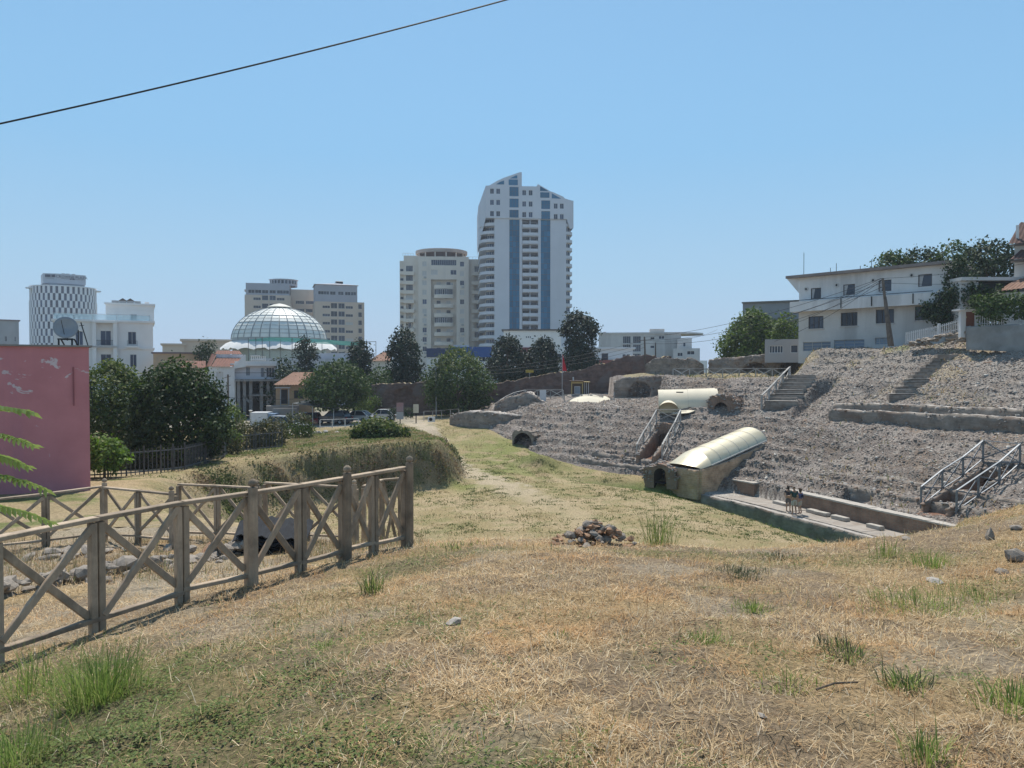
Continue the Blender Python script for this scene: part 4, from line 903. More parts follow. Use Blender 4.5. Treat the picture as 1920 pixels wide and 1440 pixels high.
# ================================================================ buildings
W_cream = surf('plaster_cream', (.72,.645,.56), (.66,.59,.51), .15, .9, bdist=.0, stain=(.40,.36,.32), stain_scale=.12, streak=True, stain_amt=.35)
W_white = surf('plaster_white', (.78,.755,.735), (.71,.69,.67), .15, .9, stain=(.46,.45,.44), stain_scale=.15, streak=True, stain_amt=.35)
W_tower = surf('tower_white', (.60,.61,.65), (.55,.56,.60), .12, .85, stain=(.47,.48,.51), stain_scale=.1, streak=True, stain_amt=.35)
W_grey = surf('plaster_grey', (.36,.36,.37), (.30,.30,.31), .2, .9, stain=(.22,.22,.22), stain_scale=.2, streak=True)
W_tan = surf('plaster_tan', (.64,.52,.42), (.58,.47,.38), .15, .9, stain=(.38,.30,.25), stain_scale=.12, streak=True, stain_amt=.3)
W_ochre = surf('plaster_ochre', (.52,.36,.22), (.42,.29,.19), .6, .9, stain=(.32,.26,.21), stain_scale=.5, bdist=.01)
W_old = surf('plaster_old_white', (.74,.72,.70), (.62,.60,.585), .35, .92, bdist=.01, stain=(.36,.35,.34), stain_scale=.35, streak=True, stain_amt=.5)
W_dirty = surf('plaster_dirty', (.58,.56,.535), (.48,.465,.445), .4, .92, bdist=.01, stain=(.30,.29,.28), stain_scale=.3, streak=True, stain_amt=.5)
W_lilac = surf('plaster_lilac', (.64,.615,.64), (.55,.53,.555), .4, .92, stain=(.36,.35,.37), stain_scale=.4, streak=True)
C_conc = surf('concrete', (.27,.255,.24), (.20,.19,.18), .5, .95, bdist=.01, stain=(.14,.13,.125), stain_scale=.4, streak=True)
G_dark = glass('window_glass', (.04,.05,.07), .10, .6)
G_blue = glass('curtain_glass_blue', (.018,.135,.25), .22, .25)
G_hotel = glass('hotel_glass', (.035,.055,.10), .14, .5)
M_frame = surf('white_frame', (.62,.62,.62), (.56,.56,.56), 2, .5)
M_dframe = surf('dark_frame', (.10,.085,.08), (.07,.06,.055), 2, .5)
M_shutter = surf('roller_shutter', (.56,.54,.51), (.50,.48,.46), 1, .7)
M_metal = surf('galvanised', (.35,.36,.37), (.28,.29,.30), 3, .45, .6)
M_black = surf('black_metal', (.03,.03,.032), (.02,.02,.022), 3, .5, .3)
M_ac = surf('unit_grey', (.42,.42,.41), (.36,.36,.35), 3, .6)
T_red = surf('roof_tile_red', (.21,.09,.062), (.15,.068,.05), 1.2, .85, stain=(.13,.075,.055), stain_scale=1.0, bdist=.01)
T_dark = surf('roof_tile_dark', (.12,.068,.055), (.085,.05,.042), 1.5, .9)
T_ochre = surf('roof_tile_ochre', (.29,.165,.11), (.215,.12,.082), 1.5, .85, stain=(.24,.15,.11), stain_scale=1.4, bdist=.01)
def win_mesh(w, h, cols=2, fr=.06, mat=None, rows=1, dep=.08):
    """window frame with bars, centred at x=0, from z=0; front at y=0"""
    mb = MB(); mb.box((-w/2, 0, 0), (-w/2+fr, dep, h)).box((w/2-fr, 0, 0), (w/2, dep, h)).box((-w/2+fr, .002, 0), (w/2-fr, dep, fr)).box((-w/2+fr, .002, h-fr), (w/2-fr, dep, h))
    for i in range(1, cols): x = -w/2+w*i/cols; mb.box((x-fr*.45, .004, fr), (x+fr*.45, dep, h-fr))
    for j in range(1, rows): z = h*j/rows; mb.box((-w/2+fr, .006, z-fr*.4), (w/2-fr, dep, z+fr*.4))
    me = mb.build('window', mat or M_frame); m = me.data; bpy.data.objects.remove(me); return m
def pane_mesh(w, h, mat, y=.05):
    o = MB().add([(-w/2, y, 0), (w/2, y, 0), (w/2, y, h), (-w/2, y, h)], [(0, 1, 2, 3)]).build('pane', mat); m = o.data; bpy.data.objects.remove(o); return m
def box_mesh(name, a, b, mat):
    o = MB().box(a, b).build(name, mat); m = o.data; bpy.data.objects.remove(o); return m
WM = {}
def window(parent, x, z, w, h, y=.12, M=None, cols=2, rows=1, fmat=None, gmat=None, fr=.06, shut=False, fw=True):
    """window set in an opening of the facade: frame part with a pane sub-part"""
    k = (round(w, 2), round(h, 2), cols, rows, fmat.name if fmat else '', gmat.name if gmat else '', fr)
    if k not in WM: WM[k] = (win_mesh(w, h, cols, fr, fmat, rows), pane_mesh(w-fr, h-fr*.5, gmat or G_dark), pane_mesh(w-fr, h-fr*.5, M_shutter, .03))
    o = bpy.data.objects.new('window', WM[k][0]); COL.objects.link(o); o.parent = parent
    L = Matrix.Translation((x, y, z)); o.matrix_local = (M @ L) if M else L
    inst(WM[k][2] if shut else WM[k][1], 'pane' if not shut else 'shutter', o, (0, 0, .0))
    return o
def put(me, name, parent, x, y, z, M=None, rotz=0):
    o = bpy.data.objects.new(name, me); COL.objects.link(o); o.parent = parent
    L = Matrix.Translation((x, y, z)) @ Matrix.Rotation(rotz, 4, 'Z'); o.matrix_local = (M @ L) if M else L; return o
def facing(px_, d, extra=0): return -math.atan2((px_-960)/FPX, 1)*0+extra
AC = box_mesh('ac_unit', (-.45, -.35, 0), (.45, 0, .65), M_ac)
rb = random.Random(99)
# ---------------------------------------------------------------- tall blue-striped tower
D = 250.; mpp = D/FPX                    # metres per photo pixel at that distance
base = at(986, 690, D); Zg = 3.0
tw = thing('residential_tower', 'tallest white tower with two blue glass strips and a stepped slanting roof', 'tower', (base.x, D, Zg), R(4))
def X_(px_): return (px_-986)*mpp
def Z_(py_): return at(986, py_, D).z-Zg
zt = Z_(409); zc = Z_(350)               # underside of the wider crown, crown parapet
xl, xr = X_(927), X_(1062)
pit = (Z_(409)-Z_(620))/14.0; nst = 20
# shaft with openings: two glass strips, middle balconies
S1, S2 = (X_(955), X_(974)), (X_(1014), X_(1032)); BB = (X_(979), X_(1009))
ops = [(S1[0], S1[1], 2, zt-.5), (S2[0], S2[1], 2, zt-.5), (BB[0], BB[1], 2, zt-.5)]
M0 = Matrix.Identity(4); mb = MB(); mb.wall(xr-xl, zt, ops, .5, 0, None, xl, 0)
dep = 26.
mb.add([(xr, 0, 0), (xr, dep, 0), (xr, dep, zt), (xr, 0, zt)], [(0, 1, 2, 3)]).add([(xl, dep, 0), (xl, 0, 0), (xl, 0, zt), (xl, dep, zt)], [(0, 1, 2, 3)]).add([(xr, dep, 0), (xl, dep, 0), (xl, dep, zt), (xr, dep, zt)], [(0, 1, 2, 3)])
mb.build('shaft_wall', W_tower, tw)
gp = {}
for (a, b) in (S1, S2):
    nrow = 30; hh = (zt-.5-2)/nrow; cw = (b-a)/3
    for j in range(nrow):
        for i in range(3):
            if 'p' not in gp: gp['p'] = pane_mesh(cw-.12, hh-.12, G_blue, 0); 
            put(gp['p'], 'glass_panel', tw, a+cw*(i+.5), .30, 2+hh*j+.06)
    MB().box((a, .36, 2), (b, .45, zt-.5)).build('mullion_backing', M_dframe, tw)
# middle recessed balconies
bw = (BB[1]-BB[0]); slab = box_mesh('balcony_parapet', (-bw/2+.05, -.95, 0), (bw/2-.05, .05, 1.05), W_tower); div = box_mesh('balcony_divider', (-.12, .0, 0), (.12, 2.0, pit-1.05), W_tower)
MB().add([(BB[0], 2.0, 2), (BB[1], 2.0, 2), (BB[1], 2.0, zt-.5), (BB[0], 2.0, zt-.5)], [(0, 1, 2, 3)]).add([(BB[0], .5, 2), (BB[0], 2.0, 2), (BB[0], 2.0, zt-.5), (BB[0], .5, zt-.5)], [(0, 1, 2, 3)]).add([(BB[1], 2.0, 2), (BB[1], .5, 2), (BB[1], .5, zt-.5), (BB[1], 2., zt-.5)], [(0, 1, 2, 3)]).build('balcony_recess', W_grey, tw)
cx = (BB[0]+BB[1])/2
for j in range(nst):
    z = zt-1.2-pit*(j+1)+.6
    if z < 3: break
    put(slab, 'balcony_parapet', tw, cx, .0, z); put(div, 'balcony_divider', tw, cx, .1, z+1.05)
    fl = MB().box((BB[0]+.02, .1, -.2), (BB[1]-.02, 1.99, .0)) if j == 0 else None
    if fl: bfl = fl.build('balcony_floor', W_tower, tw, loc=(0, 0, z)).data
    else: put(bfl, 'balcony_floor', tw, 0, 0, z)
    for s in (-1, 1): window(tw, cx+s*bw*.25, z+.1, bw*.36, pit-.75, 1.9, cols=2, fmat=M_dframe, gmat=G_dark)
# curved corner balconies on both flanks
def flank(sgn, x0, r, zlist, wl):
    prof = []
    n = 10
    def ringpoly(rad): return [(x0+sgn*0, 0)]+[(x0+sgn*rad*math.sin(math.pi/2*i/n), rad*.0+r*1.0-rad*math.cos(math.pi/2*i/n)) for i in range(n+1)]+[(x0+sgn*rad, dep-2), (x0, dep-2)]
    core = r*.55
    pl = ringpoly(core); pl = pl if sgn > 0 else pl[::-1]
    MB().prism(pl, 0, zt, 0).build('corner_wall', W_cream, tw)
    for j, z in enumerate(zlist):
        pp = ringpoly(r); pp = pp if sgn > 0 else pp[::-1]
        if j == 0: o = MB().prism(pp, 0, 1.0).build('corner_balcony', W_tower, tw, loc=(0, 0, z)); wl.append(o.data)
        else: put(wl[0], 'corner_balcony', tw, 0, 0, z)
        for i, ang in enumerate((18, 52)):
            a = R(ang); xx = x0+sgn*(core+.05)*math.sin(a); yy = r-(core+.05)*math.cos(a)
            o = window(tw, 0, 0, 1.7, pit-1.35, 0, cols=2, fmat=M_frame, gmat=G_hotel)
            o.matrix_local = Matrix.Translation((xx, yy-.06, z+1.1)) @ Matrix.Rotation(sgn*a, 4, 'Z')
        for k in range(3):
            o = window(tw, 0, 0, 1.8, pit-1.35, 0, cols=2, fmat=M_frame, gmat=G_hotel); o.matrix_local = Matrix.Translation((x0+sgn*(core+.05), r+3+k*6, z+1.1)) @ Matrix.Rotation(sgn*math.pi/2, 4, 'Z')
zl = [zt-2.6-pit*j for j in range(nst) if zt-2.6-pit*j > 2]
flank(-1, xl, X_(927)-X_(900), zl, []); flank(1, xr, (X_(1075)-X_(1062)), zl, [])
# windows column beside the left corner
# crown block, wider than the shaft, with slanting roof pieces
cl, cr_ = X_(911), X_(1075); zp = Z_(350)
wins = []
for (pa, row) in (((922.5,), (360, 381, 402)), ((934,), (360, 381, 402)), ((982.5,), (362, 383, 403)), ((994.5,), (362, 383, 403)), ((1041.5,), (386, 406)), ((1053,), (386, 406))):
    for r in row: wins.append((X_(pa[0]), Z_(r+5), 1.3, 1.75))
gl = [(X_(955), X_(972), Z_(369), Z_(351.5)), (X_(955), X_(972), Z_(390), Z_(373.5)), (X_(955), X_(972), Z_(409), Z_(394.5)), (X_(1014.5), X_(1031), Z_(392), Z_(375)), (X_(1014.5), X_(1031), Z_(411.5), Z_(396))]
ops = [(x-w/2, x+w/2, z, z+h) for x, z, w, h in wins]+gl
zb = zt-.2; yc = -.6
Mc = Matrix.Translation((0, yc, 0)); mb = MB(); ztopR = Z_(376)
xm = X_(1011)
mb.wall(xm-cl, zp-zb, [o for o in ops if o[0] < xm], .3, 0, Mc, cl, zb)
mb.wall(cr_-xm, ztopR-zb, [o for o in ops if o[0] > xm], .3, 0, Mc, xm, zb)
# flanks chamfered at left
ch = X_(898)
mb.add([(ch, 6, zb), (cl, yc, zb), (cl, yc, zp), (ch, 6, Z_(381))], [(0, 1, 2, 3)]).add([(ch, dep, zb-9), (ch, 6, zb-9), (ch, 6, Z_(381)), (ch, dep, Z_(381))], [(0, 1, 2, 3)]).add([(ch, 6, zb-9), (cl, yc, zb), (ch, 6, zb)], [(0, 1, 2)])
mb.add([(cr_, yc, zb-3), (cr_, dep, zb-3), (cr_, dep, ztopR), (cr_, yc, ztopR)], [(0, 1, 2, 3)]).add([(cl, yc, zb), (ch, 6, zb), (ch, dep, zb), (cr_, dep, zb), (cr_, yc, zb)], [(0, 1, 2, 3, 4)])
mb.add([(cl, yc, zp), (xm, yc, zp), (xm, dep, zp), (cl, dep, zp)], [(0, 1, 2, 3)]).add([(xm, yc, ztopR), (cr_, yc, ztopR), (cr_, dep, ztopR), (xm, dep, ztopR)], [(0, 1, 2, 3)]).add([(xm, yc, ztopR), (xm, dep, ztopR), (xm, dep, zp), (xm, yc, zp)], [(0, 1, 2, 3)])
mb.add([(ch, 6, Z_(381)), (cl, yc, zp), (cl, dep, zp), (ch, dep, Z_(381))], [(0, 1, 2, 3)])
# corner piece under the right overhang
mb.add([(X_(1062), yc+.01, zb), (cr_, yc+.01, zb), (cr_, yc+.01, zb-3), (cr_-1.2, yc+.01, zb-3.4)], [(0, 3, 2, 1)])
mb.build('crown_block', W_tower, tw)
for x, z, w, h in wins: window(tw, x, z, w, h, yc+.15, cols=2, gmat=G_hotel)
for a, b, c, d in gl:
    o = window(tw, (a+b)/2, c, b-a, d-c, yc+.12, cols=3, rows=2, fmat=M_dframe, gmat=G_blue)
# slanting gable screens on the roof
def screen(pts, glass_pts, y0, th=.8):
    n = len(pts); vs = [(X_(a), y0, Z_(b)) for a, b in pts]+[(X_(a), y0+th, Z_(b)) for a, b in pts]
    MB().add(vs, [tuple(range(n)), tuple(range(2*n-1, n-1, -1))]+[(i, n+i, n+(i+1) % n, (i+1) % n) for i in range(n)]).build('gable_screen', W_tower, tw)
    for q in glass_pts:
        vs = [(X_(a), y0-.06, Z_(b)) for a, b in q]; MB().add(vs, [tuple(range(len(vs)))]).build('gable_glass', G_blue, tw)
screen([(917,350),(976,350),(978,350),(978,324),(974,324),(944,335),(932,341)], [[(953.5,348.5),(970.5,348.5),(970.5,338),(953.5,338)], [(930,347.5),(945,347.5),(945,340),(938,342.5)], [(956,336),(969.5,336),(969.5,330),(966,330.5)]], yc, 10)
screen([(1005,351),(1008,345.5),(1032,359),(1036,360),(1057,369),(1057,371),(1066,374),(1075,376),(1011,376)], [[(1012.5,371),(1029.5,371),(1029.5,361),(1012.5,361)], [(1012,358.5),(1028,358.5),(1012,349.5)], [(1034,372),(1052,372.5),(1034,362.5)]], yc-.03, 10)
ob = MB().box((X_(1008), dep*.5, zp), (X_(1000), dep*.5+6, zp+2)).build('roof_house', W_grey, tw)
# ---------------------------------------------------------------- cream tower with round roof terrace
D = 268.; mpp = D/FPX; cxp = 826; base = at(cxp, 690, D)
tc_ = thing('apartment_tower', 'cream apartment tower with curved balconies and a round open roof terrace', 'tower', (base.x, D, Zg), R(3))
def X_(p): return (p-cxp)*mpp
def Z_(p): return at(cxp, p, D).z-Zg
ztop = Z_(481); pit = 17.6*mpp; dep = 22
cA, cB = (785, 879); cen = (808.5, 856)         # projecting centre part and its recess
rows_y = [495.5+17.7*j for j in range(10)]
opsC = []; wl_ = []
for k, pc in enumerate((796.5, 866.5)):
    for j, yy in enumerate(rows_y): x = X_(pc); opsC.append((x-.75, x+.75, Z_(yy+4), Z_(yy+4)+1.75)); wl_.append((x, Z_(yy+4), rb.random() < .45, k, j))
rec = (X_(cen[0]), X_(cen[1]), 1.5, Z_(524)); top1 = (X_(809), X_(856), Z_(497.5), Z_(487))
w2a = (X_(809), X_(821), Z_(515), Z_(506)); w2b = (X_(845), X_(856), Z_(515), Z_(506))
mb = MB(); mb.wall(X_(cB)-X_(cA), ztop, opsC+[rec, top1, w2a, w2b], .25, 0, None, X_(cA), 0)
for xx, s in ((X_(cA), 1), (X_(cB), -1)): mb.add([(xx, 3 if s > 0 else 0, 0), (xx, 0 if s > 0 else 3, 0), (xx, 0 if s > 0 else 3, ztop), (xx, 3 if s > 0 else 0, ztop)], [(0, 1, 2, 3)])
mb.add([(X_(cA), 0, ztop), (X_(cB), 0, ztop), (X_(cB), 3, ztop), (X_(cA), 3, ztop)], [(0, 1, 2, 3)])
mb.build('centre_wall', W_cream, tc_)
for x, z, sh, k, j in wl_:
    window(tc_, x, z, 1.5, 1.75, .12, cols=2, shut=sh, gmat=G_hotel)
    if rb.random() < .5: put(AC, 'ac_unit', tc_, x+.2, -.02, z-.95)
a, b, c, d = top1; window(tc_, (a+b)/2, c, b-a, d-c, .12, cols=12, gmat=G_hotel)
for q in (w2a, w2b): window(tc_, (q[0]+q[1])/2, q[2], q[1]-q[0], q[3]-q[2], .1, cols=2, shut=q is w2a, gmat=G_hotel)
MB().add([(rec[0], 2.2, rec[2]), (rec[1], 2.2, rec[2]), (rec[1], 2.2, rec[3]), (rec[0], 2.2, rec[3])], [(0, 1, 2, 3)]).add([(rec[0], .25, rec[2]), (rec[0], 2.2, rec[2]), (rec[0], 2.2, rec[3]), (rec[0], .25, rec[3])], [(0, 1, 2, 3)]).add([(rec[1], 2.2, rec[2]), (rec[1], .25, rec[2]), (rec[1], .25, rec[3]), (rec[1], 2.2, rec[3])], [(0, 1, 2, 3)]).add([(rec[0], .25, rec[3]), (rec[0], 2.2, rec[3]), (rec[1], 2.2, rec[3]), (rec[1], .25, rec[3])], [(0, 1, 2, 3)]).build('recess_wall', W_cream, tc_)
hw = (X_(850)-X_(814))/2; bulge = [(-hw, 1.6)]+[(hw*math.sin(R(-62+124*i/12))/math.sin(R(62)), -1.1*(math.cos(R(-62+124*i/12))-math.cos(R(62)))/(1-math.cos(R(62)))) for i in range(13)]+[(hw, 1.6)]
cb = None; xc = X_(832)
for j in range(8):
    zb = Z_(541.5+17.7*j)
    if zb < 2: break
    if cb is None: cb = MB().prism(bulge, 0, 1.35).build('curved_balcony', W_cream, tc_, loc=(xc, .3, zb)).data
    else: put(cb, 'curved_balcony', tc_, xc, .3, zb)
    glazed = j in (1, 4)
    for i in range(2): window(tc_, xc-1.9+3.6*i, zb+1.0, 1.5, 1.7, 2.05, cols=1, shut=(i+j) % 3 == 0, gmat=G_dark)
    if glazed:
        for i in range(9):
            a = R(-56+112*(i+.5)/9); o = window(tc_, 0, 0, hw*2/9*.95, 1.9, 0, cols=1, gmat=G_dark); o.matrix_local = Matrix.Translation((xc+hw*math.sin(a)/math.sin(R(62))*.97, .3-1.0*(math.cos(a)-math.cos(R(62)))/(1-math.cos(R(62))), zb+1.36)) @ Matrix.Rotation(a*.55, 4, 'Z')
    if rb.random() < .8: put(AC, 'ac_unit', tc_, xc+hw-.5, .6, zb+1.5)
# side wings with balconies
for (p0, p1, y0, sgn) in ((757, 785, 2.2, -1), (879, 908, 2.2, 1)):
    x0, x1 = X_(p0), X_(p1); zt_ = Z_(478 if sgn < 0 else 484); xr0, xr1 = (x0+.3, X_(776)) if sgn < 0 else (X_(887), x1-.1)
    opsW = [(xr0+.5, xr1-.4, Z_(513+17.7*j-4.5)+0, Z_(513+17.7*j-16)) for j in range(9)]
    mb = MB(); mb.wall(x1-x0, zt_, opsW, 1.4, 0, Matrix.Translation((0, y0, 0)), x0, 0)
    mb.add([(x0, dep, 0), (x0, y0, 0), (x0, y0, zt_), (x0, dep, zt_)], [(0, 1, 2, 3)]).add([(x1, y0, 0), (x1, dep, 0), (x1, dep, zt_), (x1, y0, zt_)], [(0, 1, 2, 3)]).add([(x0, y0, zt_), (x1, y0, zt_), (x1, dep, zt_), (x0, dep, zt_)], [(0, 1, 2, 3)]); mb.build('wing_wall', W_cream, tc_)
    me = box_mesh('wing_balcony', (xr0-.5, -1.2, 0), (xr1+.1, .02, 1.3), W_cream)
    for j, o_ in enumerate(opsW):
        put(me, 'wing_balcony', tc_, 0, y0, o_[2]-1.3)
        gz = (sgn < 0 and j in (0, 1, 2, 3)) or (sgn > 0 and j in (0, 3, 7))
        if gz: window(tc_, (o_[0]+o_[1])/2, o_[2], o_[1]-o_[0], o_[3]-o_[2], y0+.1, cols=5, shut=(sgn < 0 and j == 3), gmat=G_dark)
        else:
            MB().add([(o_[0], y0+1.4, o_[2]), (o_[1], y0+1.4, o_[2]), (o_[1], y0+1.4, o_[3]), (o_[0], y0+1.4, o_[3])], [(0, 1, 2, 3)]).build('back_wall', W_cream, tc_)
            window(tc_, o_[0]+1.2, o_[2]+.1, 1.0, o_[3]-o_[2]-.3, y0+1.3, cols=1, gmat=G_dark, shut=rb.random() < .4)
xl0 = X_(748); mb = MB(); zt_ = Z_(486); mb.box((xl0, 5, 0), (X_(757)-.01, dep, zt_)).build('left_wing', W_cream, tc_)
side = box_mesh('side_balcony', (-1.3, 0, 0), (0, 9, 1.2), W_cream)
for j in range(9): put(side, 'side_balcony', tc_, X_(757)-.3, 3.4, Z_(513+17.7*j)); window(tc_, X_(752), Z_(510+17.7*j), 1.2, 1.7, 4.9, cols=1, gmat=G_dark)
# round roof terrace
xc = X_(826); rr_ = X_(876)-X_(826)
t_ = MB(); t_.lathe([(rr_, Z_(470)), (rr_, Z_(464)), (rr_*.9, Z_(463)), (rr_*.9, Z_(470)), (rr_, Z_(470))], 40, 0, (xc, 10, 0), sy=.85); t_.build('roof_ring', surf('rust_beige', (.42,.36,.32), (.36,.30,.27), .3, .9), tc_)
MB().lathe([(rr_*.93, Z_(463)), (.01, Z_(461))], 40, 0, (xc, 10, 0), sy=.85).lathe([(.01, Z_(465)), (rr_*.9, Z_(465.5))], 40, 0, (xc, 10, 0), sy=.85).build('terrace_roof', W_grey, tc_)
MB().lathe([(rr_*.97, ztop-.3), (rr_*.97, ztop+.4), (.01, ztop+.4)], 40, 0, (xc, 10, 0), sy=.85).build('terrace_floor', surf('rust_beige', (.42,.36,.32)), tc_)
MB().lathe([(rr_*.62, ztop+.4), (rr_*.62, Z_(465))], 32, 0, (xc, 10, 0), sy=.8).build('terrace_core', surf('rust_brown', (.20,.14,.12), (.15,.11,.10), .5, .9), tc_)
for i in range(14):
    a = 2*math.pi*i/14; MB().box((-.2, -.2, ztop), (.2, .2, Z_(465))).build('terrace_column', W_cream, tc_, loc=(xc+rr_*.93*math.cos(a), 10+rr_*.93*.85*math.sin(a), 0))
rail = MB()
for (a, b, zz) in ((X_(755), X_(775), Z_(478)), (X_(880), X_(905), Z_(484))):
    rail.tube([(a, 2.4, zz+.9), (b, 2.4, zz+.9)], .05, 5)
    for i in range(5): rail.tube([(a+(b-a)*i/4, 2.4, zz), (a+(b-a)*i/4, 2.4, zz+.9)], .04, 5)
rail.build('roof_railing', M_metal, tc_)
# ---------------------------------------------------------------- hotel tower with chequered facade
D = 360.; mpp = D/FPX; cxp = 97; base = at(cxp, 690, D)
ht = thing('hotel_tower', 'round hotel tower with a chequered facade and a sign box on top at far left', 'tower', (base.x+7.8, D, Zg), R(37))
def Z_(p): return at(cxp, p, D).z-Zg
RX, RY = 14.6, 13.0; rows = 14; ph = 13.25*mpp; ztop = Z_(537); ncol = 76
def ell(a, k=1.0): return (RX*k*math.sin(a), -RY*k*math.cos(a)+RY)
wallm = MB(); wn = None
wpan = pane_mesh(.98*2*math.pi*13.8/ncol, ph, G_hotel, 0)
for j in range(rows):
    z1 = ztop-ph*j; z0 = z1-ph; k = .985 if j < 2 else 1.0
    for i in range(ncol):
        a0 = 2*math.pi*i/ncol; a1 = 2*math.pi*(i+1)/ncol; am = (a0+a1)/2
        p, q = ell(a0, k), ell(a1, k)
        if (i+j) % 2:
            wallm.add([(p[0], p[1], z0), (q[0], q[1], z0), (q[0], q[1], z1), (p[0], p[1], z1)], [(0, 1, 2, 3)])
        else:
            pi_, qi = ell(a0, k*.975), ell(a1, k*.975)
            wallm.add([(p[0], p[1], z0), (q[0], q[1], z0), (q[0], q[1], z1), (p[0], p[1], z1), (pi_[0], pi_[1], z0), (qi[0], qi[1], z0), (qi[0], qi[1], z1), (pi_[0], pi_[1], z1)], [(0, 4, 5, 1), (1, 5, 6, 2), (2, 6, 7, 3), (3, 7, 4, 0)])
            if math.cos(am-.0) > -.05:
                c = ((pi_[0]+qi[0])/2, (pi_[1]+qi[1])/2); o = put(wpan, 'window', ht, 0, 0, 0); o.matrix_local = Matrix.Translation((c[0], c[1], z0)) @ Matrix.Rotation(math.atan2(qi[1]-pi_[1], qi[0]-pi_[0]), 4, 'Z')
W_hotel = surf('hotel_panel', (.74,.74,.76), (.70,.70,.72), .5, .6)
wallm.build('facade_panels', W_hotel, ht)
MB().lathe([(RX*.9, 0), (RX*.9, ztop-ph*rows+.5)], 40, 0, (0, RY, 0), sy=RY/RX).build('lower_wall', W_hotel, ht)
MB().lathe([(RX*.985, ztop), (RX*1.0, ztop+.01), (RX*1.0, ztop+.5), (.01, ztop+.55)], 48, 0, (0, RY, 0), sy=RY/RX).build('roof_edge', W_hotel, ht)
for s in (-1, 1): MB().lathe([(1.0, 0), (2.6, 0), (2.6, .5), (1.0, .5)], 18, 0, (0, 0, 0)).build('side_canopy', W_hotel, ht, loc=(s*RX*.93, RY*.8, ztop-1.0))
zr = ztop+.55
MB().box((-6.5, 5, zr), (8.3, 18, Z_(529))).build('plant_room', surf('plant_grey', (.33,.40,.46), (.28,.34,.40), .4, .6), ht)
zs0, zs1 = Z_(531), Z_(512.5)
sb = MB(); sb.prism([(-9.2, 6.0), (-3.6, 3.6), (8.6, 3.9), (8.6, 17), (-9.2, 17)], zs0, zs1).build('sign_box', surf('sign_box_grey', (.47,.49,.53), (.43,.45,.49), .5, .6), ht)
for i, x in enumerate((1.5, 3.4, 5.8)): MB().lathe([(.01, 0), (.8, 0), (.8, .7), (.01, .75)], 12).build('roof_fan', M_metal, ht, loc=(x-2, 8, zs1))
def text(body, size, mat, parent, M, name='lettering', ext=.02, align='CENTER'):
    cu = bpy.data.curves.new(name, 'FONT'); cu.body = body; cu.size = size; cu.extrude = ext; cu.align_x = align; cu.resolution_u = 2
    o = bpy.data.objects.new(name, cu); COL.objects.link(o); dg = bpy.context.evaluated_depsgraph_get(); me = bpy.data.meshes.new_from_object(o.evaluated_get(dg))
    bpy.data.objects.remove(o); bpy.data.curves.remove(cu); me.materials.clear(); me.materials.append(mat)
    o = bpy.data.objects.new(name, me); COL.objects.link(o); o.parent = parent; o.matrix_local = M; return o
M_ink = surf('sign_ink', (.02,.03,.07), (.015,.02,.05), 2, .6)
ang = math.atan2(3.9-3.6, 8.6+3.6); MR = Matrix.Translation((2.6, 3.66, zs1-1.95)) @ Matrix.Rotation(ang, 4, 'Z') @ Matrix.Rotation(R(90), 4, 'X')
text('CROWNE PLAZA', 1.75, M_ink, ht, MR, ext=.05)
MR2 = Matrix.Translation((2.6, 3.64, zs1-2.35)) @ Matrix.Rotation(ang, 4, 'Z')
for (a, b) in ((-4.6, -1.1), (1.4, 4.8)): o = MB().box((a, -.05, 0), (b, .05, .12)).build('sign_rule', M_ink, ht); o.matrix_local = MR2
for (a, b) in ((-.9, -.1), (.1, 1.2)): o = MB().box((a, -.05, -.2), (b, .05, .3)).build('sign_mark', M_ink, ht); o.matrix_local = MR2
ang = math.atan2(3.6-6.0, -3.6+9.2); MR3 = Matrix.Translation((-6.4, 4.72, zs1-1.9)) @ Matrix.Rotation(ang, 4, 'Z')
for k, (a, b) in enumerate(((-2.1, -1.5), (-1.4, -.9), (-.8, -.2), (-.1, .2), (.6, 1.1), (1.2, 1.7), (1.8, 2.2))): o = MB().box((a, -.06, .1), (b, .05, 1.35)).build('sign_mark', M_ink, ht); o.matrix_local = MR3
o = MB().box((-2, -.06, -.45), (1.8, .05, -.32)).build('sign_rule', M_ink, ht); o.matrix_local = MR3
